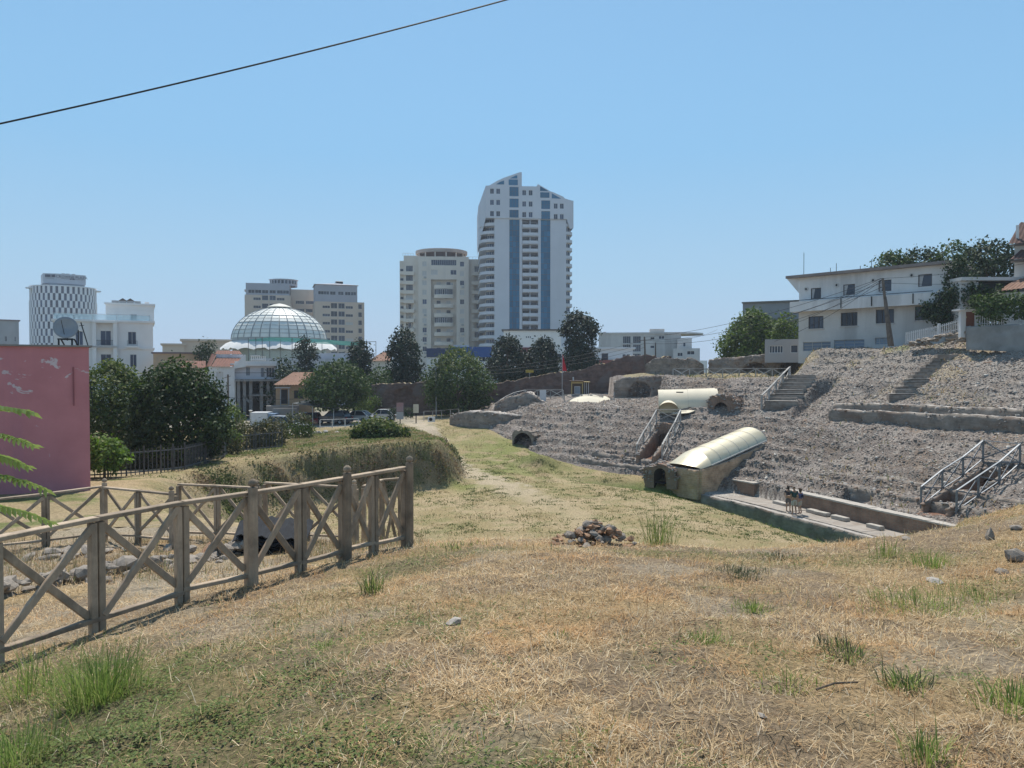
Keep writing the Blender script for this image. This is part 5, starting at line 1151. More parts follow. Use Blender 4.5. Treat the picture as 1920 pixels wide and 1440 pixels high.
# ---------------------------------------------------------------- generic block with window grid
def fr(px_, d, k=1.0):
    """turn a house roughly towards the street below: returns rotation and metres per photo pixel along its front"""
    u = (px_-960)/FPX; th = -math.atan(u)*k; return th, d/FPX/(math.cos(th)-u*math.sin(th))
def block(name, label, px0, px1, pytop, d, mat, dep, rot=0, wins=(), zg=3.0, cat='building', group=None, cornice=None, roofm=None, gmat=None, fmat=None):
    """rectangular building; wins = list of (px centre, py bottom, width px, height px, cols, shutter)"""
    cxp = (px0+px1)/2; b = at(cxp, 690, d); rot += fr(cxp, d, .93)[0]; u_ = (cxp-960)/FPX; mp = d/FPX/(math.cos(rot)-u_*math.sin(rot))
    t = thing(name, label, cat, (b.x, d, zg), rot, group)
    W = (px1-px0)*mp; H = at(cxp, pytop, d).z-zg
    ops = []
    for w_ in wins: x = (w_[0]-cxp)*mp; ww = w_[2]*mp; hh = w_[3]*d/FPX; z = at(cxp, w_[1], d).z-zg; ops.append((x-ww/2, x+ww/2, z, z+hh))
    mb = MB(); mb.wall(W, H, ops, .22, 0, None, -W/2, 0)
    mb.add([(W/2, 0, 0), (W/2, dep, 0), (W/2, dep, H), (W/2, 0, H)], [(0, 1, 2, 3)]).add([(-W/2, dep, 0), (-W/2, 0, 0), (-W/2, 0, H), (-W/2, dep, H)], [(0, 1, 2, 3)]).add([(W/2, dep, 0), (-W/2, dep, 0), (-W/2, dep, H), (W/2, dep, H)], [(0, 1, 2, 3)])
    mb.add([(-W/2, 0, H), (W/2, 0, H), (W/2, dep, H), (-W/2, dep, H)], [(0, 1, 2, 3)]); mb.build('wall', mat, t)
    for w_, o in zip(wins, ops): window(t, (o[0]+o[1])/2, o[2], o[1]-o[0], o[3]-o[2], .1, cols=w_[4] if len(w_) > 4 else 2, shut=bool(w_[5]) if len(w_) > 5 else False, gmat=gmat or G_dark, fmat=fmat)
    if cornice:
        for (z, h, o) in cornice:
            MB().box((-W/2-o, -o, H+z), (W/2+o, -.003, H+z+h)).box((W/2+.003, -.003, H+z), (W/2+o, dep, H+z+h)).box((-W/2-o, -.003, H+z), (-W/2-.003, dep, H+z+h)).build('cornice', roofm or mat, t)
    return t, W, H, mp, cxp
# far left grey block
t, W, H, mp, c_ = block('grey_block', 'plain pale block at the left edge behind the pink building', -40, 37, 601, 300, W_grey, 20, R(6), [(12, 640, 5, 10), (30, 640, 4, 10)])
MB().box((-W/2-.5, -.5, H), (W/2+.5, 20, H+.5)).build('roof_slab', surf('roof_brown', (.20,.15,.15)), t)
# white villa hotel
dv = 125.
def vw(px_, py_, w_=16, h_=17, c=2): return (px_, py_, w_, h_, c)
t, W, H, mp, c_ = block('white_villa', 'white villa hotel with balconies and a glass railed roof terrace', 104, 290, 600, dv, W_white, 12, R(0), [vw(199, 648, 20, 28), vw(249, 645, 16, 24), vw(199, 690, 20, 26), vw(251, 688, 13, 24), vw(150, 648, 14, 26)], cornice=((-.35, .35, .3), (-4.9, .3, .22)), gmat=G_hotel)
Zv = lambda p: at(c_, p, dv).z-3.0; Xv = lambda p: (p-c_)*mp
tt = MB(); tt.wall(Xv(293)-Xv(198), Zv(565)-H, [(Xv(246), Xv(259), Zv(601)+.0+.02, Zv(585))], .2, 0, Matrix.Translation((0, 3, 0)), Xv(198), H)
tt.add([(Xv(293), 3, H), (Xv(293), 12, H), (Xv(293), 12, Zv(565)), (Xv(293), 3, Zv(565))], [(0, 1, 2, 3)]).add([(Xv(198), 12, H), (Xv(198), 3, H), (Xv(198), 3, Zv(565)), (Xv(198), 12, Zv(565))], [(0, 1, 2, 3)]).add([(Xv(198), 3, Zv(565)), (Xv(293), 3, Zv(565)), (Xv(293), 12, Zv(565)), (Xv(198), 12, Zv(565))], [(0, 1, 2, 3)]).build('top_storey', W_white, t)
window(t, (Xv(246)+Xv(259))/2, H+.02, Xv(259)-Xv(246), Zv(585)-H-.05, 3.1, cols=2, gmat=G_hotel)
MB().box((Xv(195.5), 2.7, Zv(568)), (Xv(295.5), 2.999, Zv(565)+.05)).box((Xv(293)+.003, 3, Zv(568)), (Xv(295.5), 12, Zv(565)+.05)).build('top_cornice', W_white, t)
MB().box((Xv(198), 2.93, Zv(578)), (Xv(292.8), 2.997, Zv(577))).build('string_course', W_white, t)
gm, tt_, bb = nodes('balustrade_glass'); bb.inputs['Base Color'].default_value = (.55,.72,.78,1); bb.inputs['Roughness'].default_value = .05; bb.inputs['Alpha'].default_value = .35; MATS['balustrade_glass'] = gm
for (a, b) in ((104, 140), (141, 175), (176, 220), (221, 284)): MB().box((Xv(a), .1, H), (Xv(b), .13, H+.95)).build('glass_panel', gm, t)
MB().tube([(Xv(104), .1, H+1.0), (Xv(284), .1, H+1.0)], .03, 5).build('handrail', M_metal, t)
for p in (140.5, 175.5, 220.5, 284): MB().tube([(Xv(p), .1, H), (Xv(p), .1, H+1.0)], .03, 5).build('rail_post', M_metal, t)
# columns and balconies
for zz in ((Zv(648), Zv(606)), (Zv(692), Zv(652))):
    for p in (178, 217): MB().box((Xv(p)-.3, -1.2, zz[0]), (Xv(p)+.3, -.6, zz[1])).build('column', W_white, t)
    MB().box((Xv(174), -1.4, zz[0]-.35), (Xv(221), -.003, zz[0]-.05)).build('balcony_slab', W_white, t)
    MB().box((Xv(174), -1.4, zz[1]), (Xv(221), -.33, zz[1]+.35)).build('entablature', W_white, t)
def balrail(a, b, z, y, h=.85):
    m = MB(); m.tube([(a, y, z+h), (b, y, z+h)], .03, 5)
    n = max(3, int((b-a)/.16))
    for i in range(n+1): m.tube([(a+(b-a)*i/n, y, z), (a+(b-a)*i/n, y, z+h)], .018, 4)
    return m
balrail(Xv(181), Xv(214), Zv(648), -1.1).build('balcony_railing', M_black, t); balrail(Xv(240), Xv(259), Zv(648), -.5).build('balcony_railing', M_black, t)
MB().box((Xv(237), -.8, Zv(648)-.3), (Xv(262), -.003, Zv(648))).build('balcony_slab', W_white, t)
# roof tanks and hoods
for k, (pa, pb) in enumerate(((209,223),(224,238),(239,253),(254,267))):
    MB().box((Xv(pa), 5, Zv(565)+.05), (Xv(pb), 7, Zv(558))).build('roof_tank', M_metal, t)
    if k in (1, 2): MB().add([(Xv(pa)-.1, 4.9, Zv(558)), (Xv(pb)+.1, 4.9, Zv(558)), ((Xv(pa)+Xv(pb))/2, 4.9, Zv(553)), (Xv(pa)-.1, 7.1, Zv(558)), (Xv(pb)+.1, 7.1, Zv(558)), ((Xv(pa)+Xv(pb))/2, 7.1, Zv(553))], [(0,1,2),(3,5,4),(0,2,5,3),(1,4,5,2),(0,3,4,1)]).build('tank_hood', M_dframe, t)
MB().box((Xv(275), 5, Zv(565)+.05), (Xv(284), 6.5, Zv(559))).build('chimney', W_white, t)
# long tan low buildings
t, W, H, mp, c_ = block('low_building', 'long low beige building with a flat cornice left of the dome', 342, 432, 636, 175, W_tan, 12, 0, (), cornice=((-.5, .5, .4),), group='low beige buildings left of the dome')
t, W, H, mp, c_ = block('low_building', 'lower beige wing with a flat cornice behind the red roofs', 305, 346, 644, 172, W_tan, 12, 0, (), cornice=((-.4, .4, .4),), group='low beige buildings left of the dome')
t, W, H, mp, c_ = block('brown_house', 'flat brown roofed house right of the white villa', 288, 380, 662, 120, W_ochre, 8, 0, (), cornice=((-.1, .25, .3),), roofm=surf('roof_brown', (.20,.15,.15)))
# tan twin apartment block behind dome
def apt(label, px0, px1, pytop, d, cols, rows, rowh, py0, mat, dep, rot, extra=None, group=None):
    wins = []
    for j in range(rows):
        for (pc, w_, h_, cc) in cols:
            wins.append((pc, py0+rowh*j, w_, h_, cc, rb.random() < .12))
    return block('apartment_block', label, px0, px1, pytop, d, mat, dep, rot, wins, group=group)
G_apt = 'apartment blocks behind the dome'
W_aptop = surf('plaster_lilac_grey', (.42,.42,.46), (.37,.37,.41), .2, .9)
t, W, H, mp, c_ = apt('tan apartment block with stacked windows right of the dome', 592, 684, 566, 285, [(612.5, 14, 5, 3), (627, 12, 10, 2), (641, 12, 10, 2), (655.5, 14, 5, 3), (676, 7, 9, 1)], 9, 15.2, 578.5, W_tan, 18, R(6), group=G_apt)
Zb = lambda p: at(c_, p, 285).z-3.0; Xb = lambda p: (p-c_)*mp
zz = Zb(545); mb = MB(); ops = [(Xb(p)-1.05, Xb(p)+1.05, Zb(553), Zb(546.5)) for p in (603, 613, 625, 640, 653, 664)]
mb.wall(Xb(671)-Xb(593), Zb(534)-H, ops, .3, 0, Matrix.Translation((0, .3, 0)), Xb(593), H); mb.box((Xb(593), .31+.3, H), (Xb(671), 14, Zb(534)-.01)); mb.build('upper_storeys', W_aptop, t)
for o in ops: window(t, (o[0]+o[1])/2, o[2], o[1]-o[0], o[3]-o[2], .4, cols=2, gmat=G_dark)
MB().add([(Xb(593)-.5, -.3, Zb(534)), (Xb(671)+.5, -.3, Zb(534)), (Xb(671)+.5, 14, Zb(534)), (Xb(593)-.5, 14, Zb(534)), (Xb(632), 3, Zb(530)), (Xb(632), 12, Zb(530))], [(0,1,4),(1,2,5,4),(2,3,5),(3,0,4,5)]).build('roof', W_aptop, t)
for p in (632, 639): MB().tube([(Xb(p), 5, Zb(527)), (Xb(p)+1.4, 5, Zb(527))], .5, 8).box((Xb(p)-.4, 4.5, Zb(531)), (Xb(p)+1.4, 5.6, Zb(528.5))).build('roof_tank', M_black, t)
t, W, H, mp, c_ = apt('tan apartment block half hidden behind the dome with a round rooftop room', 460, 546, 553, 292, [(483, 14, 5, 3), (498, 12, 9, 1), (512, 12, 9, 2), (527, 15, 5, 3)], 8, 15.2, 563, W_tan, 18, R(-4), group=G_apt)
Zb = lambda p: at(c_, p, 292).z-3.0
ops = [(Xb_ := (p-c_)*mp)-1.2 and ((p-c_)*mp-1.2, (p-c_)*mp+1.2, Zb(550), Zb(543.5)) for p in (472.5, 485, 498, 512, 526, 537)]
mb = MB(); mb.wall((543-462)*mp, Zb(531)-H, ops, .3, 0, Matrix.Translation((0, .3, 0)), (462-c_)*mp, H); mb.box(((462-c_)*mp, .61, H), ((543-c_)*mp, 14, Zb(531)-.01)); mb.build('upper_storeys', W_aptop, t)
for o in ops: window(t, (o[0]+o[1])/2, o[2], o[1]-o[0], o[3]-o[2], .4, cols=2, gmat=G_dark)
MB().lathe([(5.4, Zb(533)), (5.4, Zb(521)), (5.8, Zb(520.5)), (.01, Zb(519))], 24, 0, ((530-c_)*mp, 8, 0)).build('rooftop_room', W_aptop, t)
for i in range(9): a = R(-60+15*i); o = window(t, 0, 0, 1.1, 1.5, 0, cols=1, gmat=G_dark); o.matrix_local = Matrix.Translation(((530-c_)*mp+5.45*math.sin(a), 8-5.45*math.cos(a), Zb(529.5))) @ Matrix.Rotation(a, 4, 'Z')
for k in range(6): MB().box(((458-c_)*mp, 3+k*.0, Zb(546+15.2*k)), ((460-c_)*mp, 8, Zb(542+15.2*k))).build('side_balcony', W_tan, t)
t, W, H, mp, c_ = apt('recessed tan block joining the two towers beside the dome', 546, 594, 543, 300, [(563, 16, 6, 4), (582, 16, 6, 4)], 8, 15.2, 570, W_tan, 14, 0, group=G_apt)
# ---------------------------------------------------------------- dome
D = 160.; mpd = D/FPX; cb_ = at(525, 690, D+10)
dm = thing('glass_dome', 'large pale glazed dome with dark ribs and a white canvas skirt', 'dome', (cb_.x, D+10, Zg), 0)
Rd = 86*mpd*1.05; ZD = lambda p: at(519, p, D+10).z-Zg; Rd = 86*(D+10)/FPX
zb_, zt_ = ZD(640), ZD(577); hD = zt_-zb_
skin, tt_, bb = nodes('dome_skin'); n1 = noise(tt_, .35, 4, .6, coords(tt_)); r1 = ramp(tt_, [(.35, (.66,.67,.62)), (.65, (.80,.79,.72))], n1.outputs['Fac']); tt_.links.new(r1.outputs[0], bb.inputs['Base Color']); bb.inputs['Roughness'].default_value = .42; bb.inputs['Specular IOR Level'].default_value = .4; MATS['dome_skin'] = skin
nr, ns = 11, 32; pan = {}
def dpt(a, e, k=1.0): return Vector((Rd*k*math.cos(e)*math.sin(a), -Rd*k*math.cos(e)*math.cos(a), zb_+hD*k*math.sin(e)))
for j in range(nr):
    e0, e1 = R(4+76*j/nr), R(4+76*(j+1)/nr)
    da = 2*math.pi/ns; g0 = .012
    q = [dpt(-da/2+.012, e0+.008), dpt(da/2-.012, e0+.008), dpt(da/2-.012, e1-.008), dpt(-da/2+.012, e1-.008)]
    o = MB().add(q, [(0, 1, 2, 3)]).build('dome_panel', skin, dm); me = o.data
    for i in range(1, ns):
        if math.cos(i*da) > -.15: inst(me, 'dome_panel', dm, (0, 0, 0), i*da)
MB().lathe([(Rd*.985*math.cos(R(e)), zb_+hD*.985*math.sin(R(e))) for e in range(0, 91, 6)], 48).build('inner_shell', surf('dome_inner', (.42,.44,.43), (.36,.38,.37), .5, .6), dm)
for i in range(0, ns, 2):
    a = (i+.5)*2*math.pi/ns
    if math.cos(a) > -.2: MB().tube([dpt(a, R(e), 1.006) for e in range(2, 84, 8)], .09, 5).build('rib', surf('dome_rib', (.34,.36,.37)), dm)
for j in (2, 4, 6): e = R(4+76*j/nr); MB().tube([dpt(R(-100+200*i/40), e, 1.005) for i in range(41)], .06, 5).build('hoop', surf('dome_rib', (.34,.36,.37)), dm)
MB().lathe([(Rd*.24, ZD(577.5)), (Rd*.26, ZD(576)), (Rd*.12, ZD(571)), (.01, ZD(569))], 24).build('lantern_cap', surf('cap_cream', (.62,.60,.52), (.55,.53,.46), .5, .6), dm)
# canvas skirt and drum
canv = surf('canvas_white', (.70,.69,.66), (.62,.61,.59), .3, .8)
sk = []; n = 60
mb = MB(); vs = []
for i in range(n+1):
    a = R(-105+210*i/n); w_ = .5*math.sin(i*1.3)+.3*math.sin(i*2.9)
    for (k, z) in ((.97, ZD(640)), (1.10, ZD(646)+w_*.2), (1.22, ZD(656)+w_*.4)): vs.append((Rd*k*math.sin(a), -Rd*k*math.cos(a), z))
fs = [(i*3+j, (i+1)*3+j, (i+1)*3+j+1, i*3+j+1) for i in range(n) for j in range(2)]
MB().add(vs, fs).build('canvas_skirt', canv, dm, smooth=True)
MB().lathe([(Rd*.97, 0), (Rd*.97, ZD(641))], 48).build('drum', surf('drum_net', (.40,.44,.42), (.33,.37,.35), .25, .9), dm)
# construction safety net in front of the dome
net, tt_, bb = nodes('safety_net_green'); bb.inputs['Base Color'].default_value = (.10,.42,.32,1); bb.inputs['Roughness'].default_value = .8; bb.inputs['Alpha'].default_value = .75; MATS['safety_net_green'] = net
net2, tt_, bb = nodes('safety_net_pale'); bb.inputs['Base Color'].default_value = (.45,.55,.50,1); bb.inputs['Roughness'].default_value = .9; bb.inputs['Alpha'].default_value = .3; MATS['safety_net_pale'] = net2
DN = 142.; sc_ = thing('safety_net', 'green construction safety net on thin poles in front of the dome', 'net', (at(519,690,DN).x, DN, Zg))
XN = lambda p: (p-519)*DN/FPX; ZN = lambda p: at(519, p, DN).z-Zg
edge = [(466, 637, 640), (490, 634, 640), (506, 632.5, 640), (540, 633, 641), (575, 635, 643), (610, 637, 645), (640, 639, 647), (672, 641, 649)]
vs = []
for i, (a, b, c) in enumerate(edge): vs += [(XN(a), .2*math.sin(i*2), ZN(b)), (XN(a), .2*math.sin(i*2+.6), ZN(c))]
MB().add(vs, [(2*i, 2*i+2, 2*i+3, 2*i+1) for i in range(len(edge)-1)]).build('net_band', net, sc_)
vs = [];
for i, (a, b) in enumerate([(466, 675), (520, 678), (575, 676), (612, 672)]): vs += [(XN(a), .1, ZN(657)), (XN(a), .25, ZN(b))]
MB().add(vs, [(2*i, 2*i+2, 2*i+3, 2*i+1) for i in range(3)]).build('net_sheet', net2, sc_)
for a in (466, 480, 492, 506, 526, 548, 572, 590, 604, 632, 660, 705): MB().tube([(XN(a), 0, ZN(690)), (XN(a), 0, ZN(633 if a < 560 else 640))], .055, 5).build('pole', M_dframe, sc_)
MB().tube([(XN(660), 0, ZN(641)), (XN(705), 0, ZN(640.5))], .05, 5).build('top_bar', M_dframe, sc_)
# low walls under the net
t, W, H, mp, c_ = block('long_low_building', 'long low lilac building with a parapet below the dome', 480, 660, 672, 136, W_lilac, 6, 0, ())
t, W, H, mp, c_ = block('sloping_roof_hall', 'grey roofed hall behind the broad street tree', 590, 662, 662, 138, W_lilac, 6, 0, ())
# ---------------------------------------------------------------- tiled roofs
def tile_roof(parent, p00, p10, p11, p01, mat, name='tile_roof', pitch=.32, amp=.07):
    """roof slope with real barrel-tile corrugation: corners eave-left, eave-right, ridge-right, ridge-left"""
    p00, p10, p11, p01 = map(Vector, (p00, p10, p11, p01)); nrm = (p10-p00).cross(p01-p00).normalized()
    L = max((p10-p00).length, .1); n = max(4, int(L/pitch)*4); m = max(2, int((p01-p00).length/.9)); V = []; rr = random.Random(int(L*100))
    for j in range(m+1):
        for i in range(n+1):
            a = p00.lerp(p10, i/n); b = p01.lerp(p11, i/n); q = a.lerp(b, j/m)
            V.append(q+nrm*(amp*abs(math.sin(math.pi*i/4))*1.2+.02*(j % 2)+rr.uniform(-.015, .015)))
    F = [(j*(n+1)+i, j*(n+1)+i+1, (j+1)*(n+1)+i+1, (j+1)*(n+1)+i) for j in range(m) for i in range(n)]
    return MB().add(V, F).build(name, mat, parent, smooth=True)
# villa with red tiled roof and unfinished frame
D = 104.; rot_, kk = fr(455, D); vb = at(455, 690, D); vr = thing('tiled_villa', 'pale villa with a red tiled roof, terrace and unfinished concrete frame', 'house', (vb.x, D, 3.0), rot_)
Xq = lambda p: (p-455)*kk; Zq = lambda p: at(455, p, D).z-3.0
mb = MB(); opsV = [(Xq(406), Xq(419), Zq(712), Zq(697)), (Xq(415), Xq(427), Zq(745), Zq(731))]
mb.wall(Xq(440)-Xq(392), Zq(688), opsV, .2, 0, None, Xq(392), 0); mb.add([(Xq(440), 0, 0), (Xq(440), 9, 0), (Xq(440), 9, Zq(688)), (Xq(440), 0, Zq(688))], [(0, 1, 2, 3)]).add([(Xq(392), 9, 0), (Xq(392), 0, 0), (Xq(392), 0, Zq(688)), (Xq(392), 9, Zq(688))], [(0, 1, 2, 3)]).build('front_wall', W_old, vr)
for o in opsV: window(vr, (o[0]+o[1])/2, o[2], o[1]-o[0], o[3]-o[2], .1, cols=4, shut=True)
# right storey
mb = MB(); opsR = [(Xq(461), Xq(469), Zq(705), Zq(688)), (Xq(489), Xq(497), Zq(708), Zq(689)), (Xq(500), Xq(516), Zq(708), Zq(689))]
mb.wall(Xq(518)-Xq(440), Zq(686)-Zq(711), opsR, .2, 0, Matrix.Translation((0, 1.0, 0)), Xq(440), Zq(711)); mb.box((Xq(518)-.2, 1.01, Zq(711)), (Xq(518), 8, Zq(686))).build('upper_wall', W_lilac, vr)
for o in opsR: window(vr, (o[0]+o[1])/2, o[2], o[1]-o[0], o[3]-o[2], 1.1, cols=3, gmat=G_hotel)
MB().box((Xq(432), .3, Zq(686)), (Xq(520), 9, Zq(686)+.35)).box((Xq(440), .5, Zq(686)+.35), (Xq(521), .75, Zq(677))).build('terrace_parapet', W_old, vr)
for i in range(8): MB().lathe([(.07, 0), (.14, .25), (.06, .5), (.12, .8)], 8).build('baluster', W_old, vr, loc=(Xq(472)+i*.26, .6, Zq(678)))
MB().box((Xq(470), .45, Zq(678)+.8), (Xq(488), .78, Zq(678)+.92)).build('balustrade_rail', W_old, vr)
# gable wall
MB().add([(Xq(434), .02, Zq(692)), (Xq(461), .02, Zq(688)), (Xq(461), .02, Zq(665)), (Xq(458), .02, Zq(665))], [(0, 1, 2, 3)]).add([(Xq(434), .5, Zq(692)), (Xq(461), .5, Zq(688)), (Xq(461), .5, Zq(665)), (Xq(458), .5, Zq(665))], [(3, 2, 1, 0)]).build('gable_wall', W_old, vr)
tile_roof(vr, (Xq(396), -.4, Zq(688)), (Xq(436), -.4, Zq(688)), (Xq(455), 3.5, Zq(671)), (Xq(405), 3.5, Zq(671)), T_red)
tile_roof(vr, (Xq(401), 3.7, Zq(664)), (Xq(455), 3.7, Zq(664)), (Xq(449), 6, Zq(656.5)), (Xq(405), 6, Zq(656.5)), T_red)
MB().box((Xq(404), 3.5, Zq(671)), (Xq(456), 6, Zq(664))).build('clerestory', W_lilac, vr)
tile_roof(vr, (Xq(386), 4, Zq(688)), (Xq(396), -.3, Zq(687)), (Xq(405), 3.4, Zq(665)), (Xq(396), 6, Zq(662)), T_red)
tile_roof(vr, (Xq(330), 1, Zq(690)), (Xq(386), 1, Zq(690)), (Xq(384), 5, Zq(677)), (Xq(335), 5, Zq(677)), T_red)
# concrete frame
for p in (447, 458, 470, 490, 503, 516):
    for yy in (0, 3.5): MB().box((Xq(p)-.22, yy, 0), (Xq(p)+.22, yy+.4, Zq(711))).build('column', C_conc, vr)
MB().box((Xq(440), -.6, Zq(711)-.3), (Xq(535), 6, Zq(711)-.02)).build('floor_slab', C_conc, vr); MB().box((Xq(465), -.3, Zq(743)), (Xq(525), 6, Zq(740))).build('floor_slab', C_conc, vr)
MB().box((Xq(441), 6.1, 0), (Xq(518), 6.4, Zq(713))).build('back_wall', C_conc, vr)
MB().beam((Xq(455), .4, Zq(742)), (Xq(470), .4, Zq(757)), .8, .3).build('stair_flight', C_conc, vr); MB().beam((Xq(500), .4, Zq(768)), (Xq(512), .4, Zq(742)), 1.0, .3).build('stair_flight', C_conc, vr)
MB().tube([(Xq(440), -.55, Zq(711)+.9), (Xq(520), -.55, Zq(711)+.9)], .03, 5).build('railing', M_black, vr)
# small house with tiled roof
D = 97.; rot_, kk = fr(545, D); sb_ = at(545, 690, D); sh = thing('small_house', 'small ochre house with an old tiled hip roof beside the street tree', 'house', (sb_.x, D, 3.0), rot_)
Xq = lambda p: (p-545)*kk; Zq = lambda p: at(545, p, D).z-3.0
opsS = [(Xq(551), Xq(568), Zq(747), Zq(732)), (Xq(526), Xq(539), Zq(757), Zq(730))]
mb = MB(); mb.wall(Xq(590)-Xq(517), Zq(721), opsS, .25, 0, None, Xq(517), 0); mb.add([(Xq(517), 7, 0), (Xq(517), 0, 0), (Xq(517), 0, Zq(721)), (Xq(517), 7, Zq(721))], [(0, 1, 2, 3)]).build('wall', W_ochre, sh)
window(sh, (Xq(551)+Xq(568))/2, Zq(747), Xq(568)-Xq(551), Zq(732)-Zq(747), .1, cols=2, fmat=M_dframe)
MB().box((Xq(526), .15, Zq(757)), (Xq(539), .2, Zq(730))).build('door', surf('door_dark', (.06,.055,.06)), sh)
MB().box((Xq(515), -1.2, Zq(727.5)), (Xq(544), -.003, Zq(726))).build('porch_roof', W_grey, sh)
for p in (526, 541): MB().box((Xq(p)-.06, -1.1, Zq(760)), (Xq(p)+.06, -.98, Zq(727.6))).build('porch_post', W_grey, sh)
tile_roof(sh, (Xq(517)-.3, -.6, Zq(722)), (Xq(592), -.6, Zq(722)), (Xq(592), 4, Zq(699)), (Xq(549), 4, Zq(699)), T_ochre)
MB().add([(Xq(517)-.3, -.6, Zq(722)), (Xq(549), 4, Zq(699)), (Xq(517)-.3, 8, Zq(722))], [(0, 1, 2)]).build('hip_slope', T_ochre, sh)
MB().box((Xq(500), -2.5, 0), (Xq(560), -1.0, Zq(759))).build('front_stair_wall', C_conc, sh)
# red roof house between the cypresses
rh = thing('red_roof_house', 'small red tiled roof showing between the two cypresses', 'house', (at(712,690,140).x, 140, 3.0)); k_ = 140/FPX; Zq = lambda p: at(712, p, 140).z-3
MB().box((-20*k_, 0, 0), (22*k_, 6, Zq(676))).build('wall', W_cream, rh); tile_roof(rh, (-21*k_, -.5, Zq(677)), (23*k_, -.5, Zq(677)), (10*k_, 4, Zq(660)), (-2*k_, 4, Zq(660)), T_ochre)
# ---------------------------------------------------------------- buildings at the foot of the towers
t, W, H, mp, c_ = block('white_hall', 'white hall with small square vents below the tall tower', 944, 1052, 620, 205, W_white, 10, 0, [(987, 634, 2.4, 4, 1), (990.6, 634, 2.4, 4, 1), (994.2, 634, 2.4, 4, 1), (1017, 634, 2.4, 4, 1), (1021, 634, 2.4, 4, 1), (1025, 634, 2.4, 4, 1)], cornice=((0, .4, .5),), roofm=M_dframe)
t, W, H, mp, c_ = block('blue_shop', 'shop with a long blue fascia behind the round yellowish tree', 800, 922, 668, 150, W_white, 8, 0, [(840, 680, 14, 10), (904, 678, 12, 14)], group=None)
MB().box(((845-c_)*mp, -.35, H-.2), (W/2, -.003, H+1.9)).build('blue_fascia', surf('fascia_blue', (.035,.10,.30), (.03,.085,.26), 1, .5), t); MB().box((-W/2, -.3, H-.2), ((845-c_)*mp-.01, -.003, H+1.6)).build('dark_fascia', surf('fascia_dark', (.05,.07,.14)), t)
MB().box(((850-c_)*mp, 1, H+1.9), ((880-c_)*mp, 4, H+2.3)).build('roof_sheet', M_shutter, t)
t, W, H, mp, c_ = block('red_awning_house', 'low white house with a dark red awning between the evergreens', 935, 1060, 650, 165, W_white, 8, 0, [(1046, 672, 14, 9)])
MB().box(((975-c_)*mp, -1.2, H-1.2), ((997-c_)*mp, -.003, H-.2)).build('awning', surf('awning_red', (.22,.07,.07)), t)
t, W, H, mp, c_ = block('white_bungalow', 'low white bungalow with a red lower band right of the pine', 1118, 1186, 654, 128, W_white, 7, 0, [(1134, 676, 13, 14, 1), (1170, 676, 6, 12, 2), (1178, 676, 6, 12, 2)], cornice=((0, .25, .5),))
MB().box((-W/2-3, -.4, 0), (W/2-.5, -.003, at(c_, 675, 128).z-3)).build('red_band', surf('band_red', (.33,.12,.09), (.27,.10,.08), 1, .8), t)
def wg(px_, py_): return (px_, py_, 15, 14, 4)
t, W, H, mp, c_ = block('four_storey_block', 'pale four storey block with framed balconies right of the pine', 1122, 1276, 626, 150, W_dirty, 12, R(0), [wg(1175, 644), wg(1194, 644), wg(1175, 659.5), wg(1194, 659.5), (1194, 672, 15, 9, 5), (1223, 637, 8, 5, 1), (1223, 653, 8, 5, 1), (1240, 636, 11, 6, 2)], cornice=((0, .3, .25),))
Zq = lambda p: at(c_, p, 150).z-3; Xq = lambda p: (p-c_)*mp
MB().box((Xq(1219), 4, H), (Xq(1247), 8, Zq(615))).build('roof_room', W_dirty, t); MB().box((Xq(1130), 2, H), (Xq(1135), 4, Zq(621))).build('chimney', W_grey, t)
MB().lathe([(6.5, H), (6.5, Zq(623)), (.01, Zq(622))], 24, 0, (Xq(1262), 7, 0)).build('curved_roof_room', W_dirty, t)
t, W, H, mp, c_ = block('stepped_block', 'stepped grey white block joined to the right of the four storey block', 1270, 1297, 634, 146, W_dirty, 10, 0, [(1283, 650, 5, 8, 1)])
t, W, H, mp, c_ = block('stepped_block', 'lowest white step of the block by the gap in the ruins', 1262, 1312, 653, 144, W_dirty, 10, 0, [(1295, 665, 14, 7, 2), (1275, 668, 10, 7, 2)])
t, W, H, mp, c_ = block('far_white_block', 'tiny far white block seen in the gap between the ruins', 1311, 1326, 676, 220, W_white, 8, 0, ())
# grey block left of the white house
t, W, H, mp, c_ = block('grey_shed', 'dark grey concrete block behind the bright green tree', 1391, 1500, 567, 100, W_grey, 12, R(-8), [(1411, 578, 4, 6, 1)], zg=8.0)
MB().box((-W/2-.1, -.3, H), (W/2+.1, 12, H+.18)).box((0, -.25, H-2.6), (W/2, -.003, H-2.3)).build('roof_slab', C_conc, t)
# ---------------------------------------------------------------- white two storey house on the hill
p0, p1 = at(1497, 655, 79), at(1772, 620, 68.5); dirv = Vector((p1.x-p0.x, p1.y-p0.y, 0)); Lh = dirv.length; rz = math.atan2(dirv.y, dirv.x)
zg = 11.4; wh = thing('white_house', 'two storey white house with a long balcony band on the hill', 'house', (p0.x, p0.y, zg), rz)
def hx(px_):
    """distance along the facade of the photo column"""
    u = (px_-960)/FPX; return (u*p0.y-p0.x)/(dirv.x/Lh-u*dirv.y/Lh)
def hzv(px_, py_): x = hx(px_); d = p0.y+dirv.y/Lh*x; return at(px_, py_, d).z-zg
zr0 = hzv(1640, 508); zb1 = hzv(1640, 557); zb0 = hzv(1640, 575); print('house', Lh, zr0, zb1, zb0, [tuple(round(v,1) for v in p) for p in hw0])
lw = [(1529, 616, 28, 23), (1591, 611, 31, 25), (1658, 606, 34, 26), (1733, 600, 38, 26)]; uw = [(1528, 560, 19, 20), (1590, 553, 22, 20), (1657, 546, 24, 21), (1732, 537, 26, 23)]
